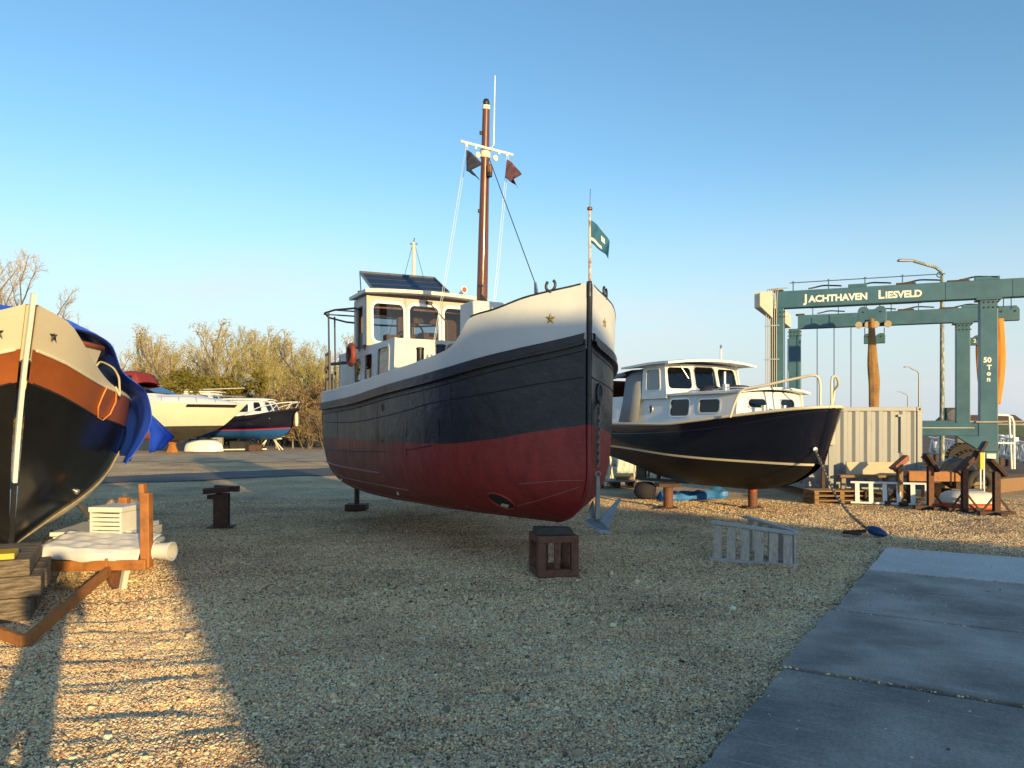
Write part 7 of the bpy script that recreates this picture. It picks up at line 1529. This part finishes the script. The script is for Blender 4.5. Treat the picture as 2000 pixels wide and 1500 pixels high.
shed('unseen long shed added behind the photographer, its falling roof shaped to shade the yard', -17.0, [(3.47,0),(3.47,3.7),(3.7,3.92),(4.9,3.80),(9.4,1.7),(10.84,.86),(12.0,.2),(12.0,0)], 8, 7.0)
wl0 = sp2d(2.9,-16.5); mb = MB(); mb.box((.45,0,(3.0+2.5)/2),(1.2,.25,3.0+2.5)); o = mb.build('shade_wall', M['boarding']); o.location = wl0; o.rotation_euler = (0,0,rad(SUN_AZ)); tag(o, 'unseen boarded wall added between the two sheds to trim the light', 'wall')  # added unseen wall; its height limits the light passing between the sheds
def person(label, loc, rz):
    o = thing('person', label, 'person', loc, rz)
    J = {'pel':(0,0,.92),'wst':(0,.0,1.06),'chs':(0,.01,1.28),'nkb':(0,0,1.44),'nk':(0,.02,1.50),
         'hL':(-.095,0,.88),'kL':(-.11,.02,.49),'aL':(-.12,-.03,.09),'tL':(-.13,.12,.035),'hR':(.095,0,.88),'kR':(.11,.02,.49),'aR':(.12,-.03,.09),'tR':(.13,.12,.035),
         'sL':(-.175,0,1.40),'eL':(-.23,.09,1.16),'wL':(-.11,.24,1.33),'fL':(-.07,.28,1.40),'sR':(.175,0,1.40),'eR':(.23,.09,1.16),'wR':(.11,.24,1.33),'fR':(.07,.28,1.40)}
    R = {'pel':.145,'wst':.125,'chs':.15,'nkb':.09,'nk':.055,'hL':.09,'kL':.058,'aL':.043,'tL':.04,'sL':.062,'eL':.043,'wL':.030,'fL':.034}
    E = [('pel','wst'),('wst','chs'),('chs','nkb'),('nkb','nk'),('pel','hL'),('hL','kL'),('kL','aL'),('aL','tL'),('pel','hR'),('hR','kR'),('kR','aR'),('aR','tR'),('chs','sL'),('sL','eL'),('eL','wL'),('wL','fL'),('chs','sR'),('sR','eR'),('eR','wR'),('wR','fR')]
    ks = list(J); me = bpy.data.meshes.new('body'); me.from_pydata([J[k] for k in ks], [(ks.index(a), ks.index(b)) for a, b in E], []); ob = link('body', me, mat('dark_clothes', (.03,.035,.05), .9), o)
    sk_ = ob.modifiers.new('skin', 'SKIN'); lay = me.skin_vertices[0].data if me.skin_vertices else None
    if lay is None:
        bm_ = bmesh.new(); bm_.from_mesh(me); ly = bm_.verts.layers.skin.verify(); bm_.verts.ensure_lookup_table()
        for i, k in enumerate(ks):
            rr = R.get(k, R.get(k[0]+'L')); bm_.verts[i][ly].radius = (rr, rr*.8 if k in ('chs','wst','pel') else rr); bm_.verts[i][ly].use_root = (k == 'pel')
        bm_.to_mesh(me); bm_.free()
    else:
        for i, k in enumerate(ks): rr = R.get(k, R.get(k[0]+'L')); lay[i].radius = (rr, rr); lay[i].use_root = (k == 'pel')
    sb = ob.modifiers.new('sub', 'SUBSURF'); sb.levels = 2; sb.render_levels = 2
    mb = MB(); mb.lathe([(.001,-.125),(.04,-.115),(.065,-.07),(.078,0),(.076,.06),(.055,.105),(.001,.125)], (0,.03,1.635), n=16); mb.v = [(x, .03+(y-.03)*1.18, z) for x, y, z in mb.v]; skin_ = mat('skin', (.45,.27,.19), .6); hd = mb.build('head', skin_, o, smooth=80)
    MB().lathe([(.001,-.02),(.014,0),(.001,.03)], (0,.125,1.625), n=8).build('nose', skin_, hd, smooth=80)
    for s_ in (-1,1): MB().lathe([(.001,-.006),(.022,0),(.001,.006)], (s_*.08,.03,1.63), (1,0,0), 10).build('ear', skin_, hd, smooth=80); MB().lathe([(.001,0),(.011,.004),(.001,.008)], (s_*.03,.112,1.655), (0,1,0), 8).build('eye', M['lens_black'], hd)
    mb = MB(); mb.lathe([(.084,0),(.086,.05),(.062,.105),(.001,.125)], (0,.015,1.645), n=16); mb.build('hair', mat('dark_hair', (.03,.02,.015), .8), hd, smooth=80)
    for s_ in (-1,1):
        for k in range(4): p = V((s_*(.055-.01*k), .285+.008*k, 1.41+.018*k)); MB().tube([p, p+V((-s_*.03,.02,.02)), p+V((-s_*.05,.0,.035))], [.010,.009,.007], 6).build('finger', skin_, o, smooth=80)
        p = V((s_*.075,.27,1.42)); MB().tube([p, p+V((-s_*.015,-.03,.04))], [.012,.009], 6).build('thumb', skin_, o, smooth=80)
    return o
pc = sp2d(-.38, -.36); person('person in dark clothes holding a phone up in both hands', (pc.x, pc.y, 0), 0)
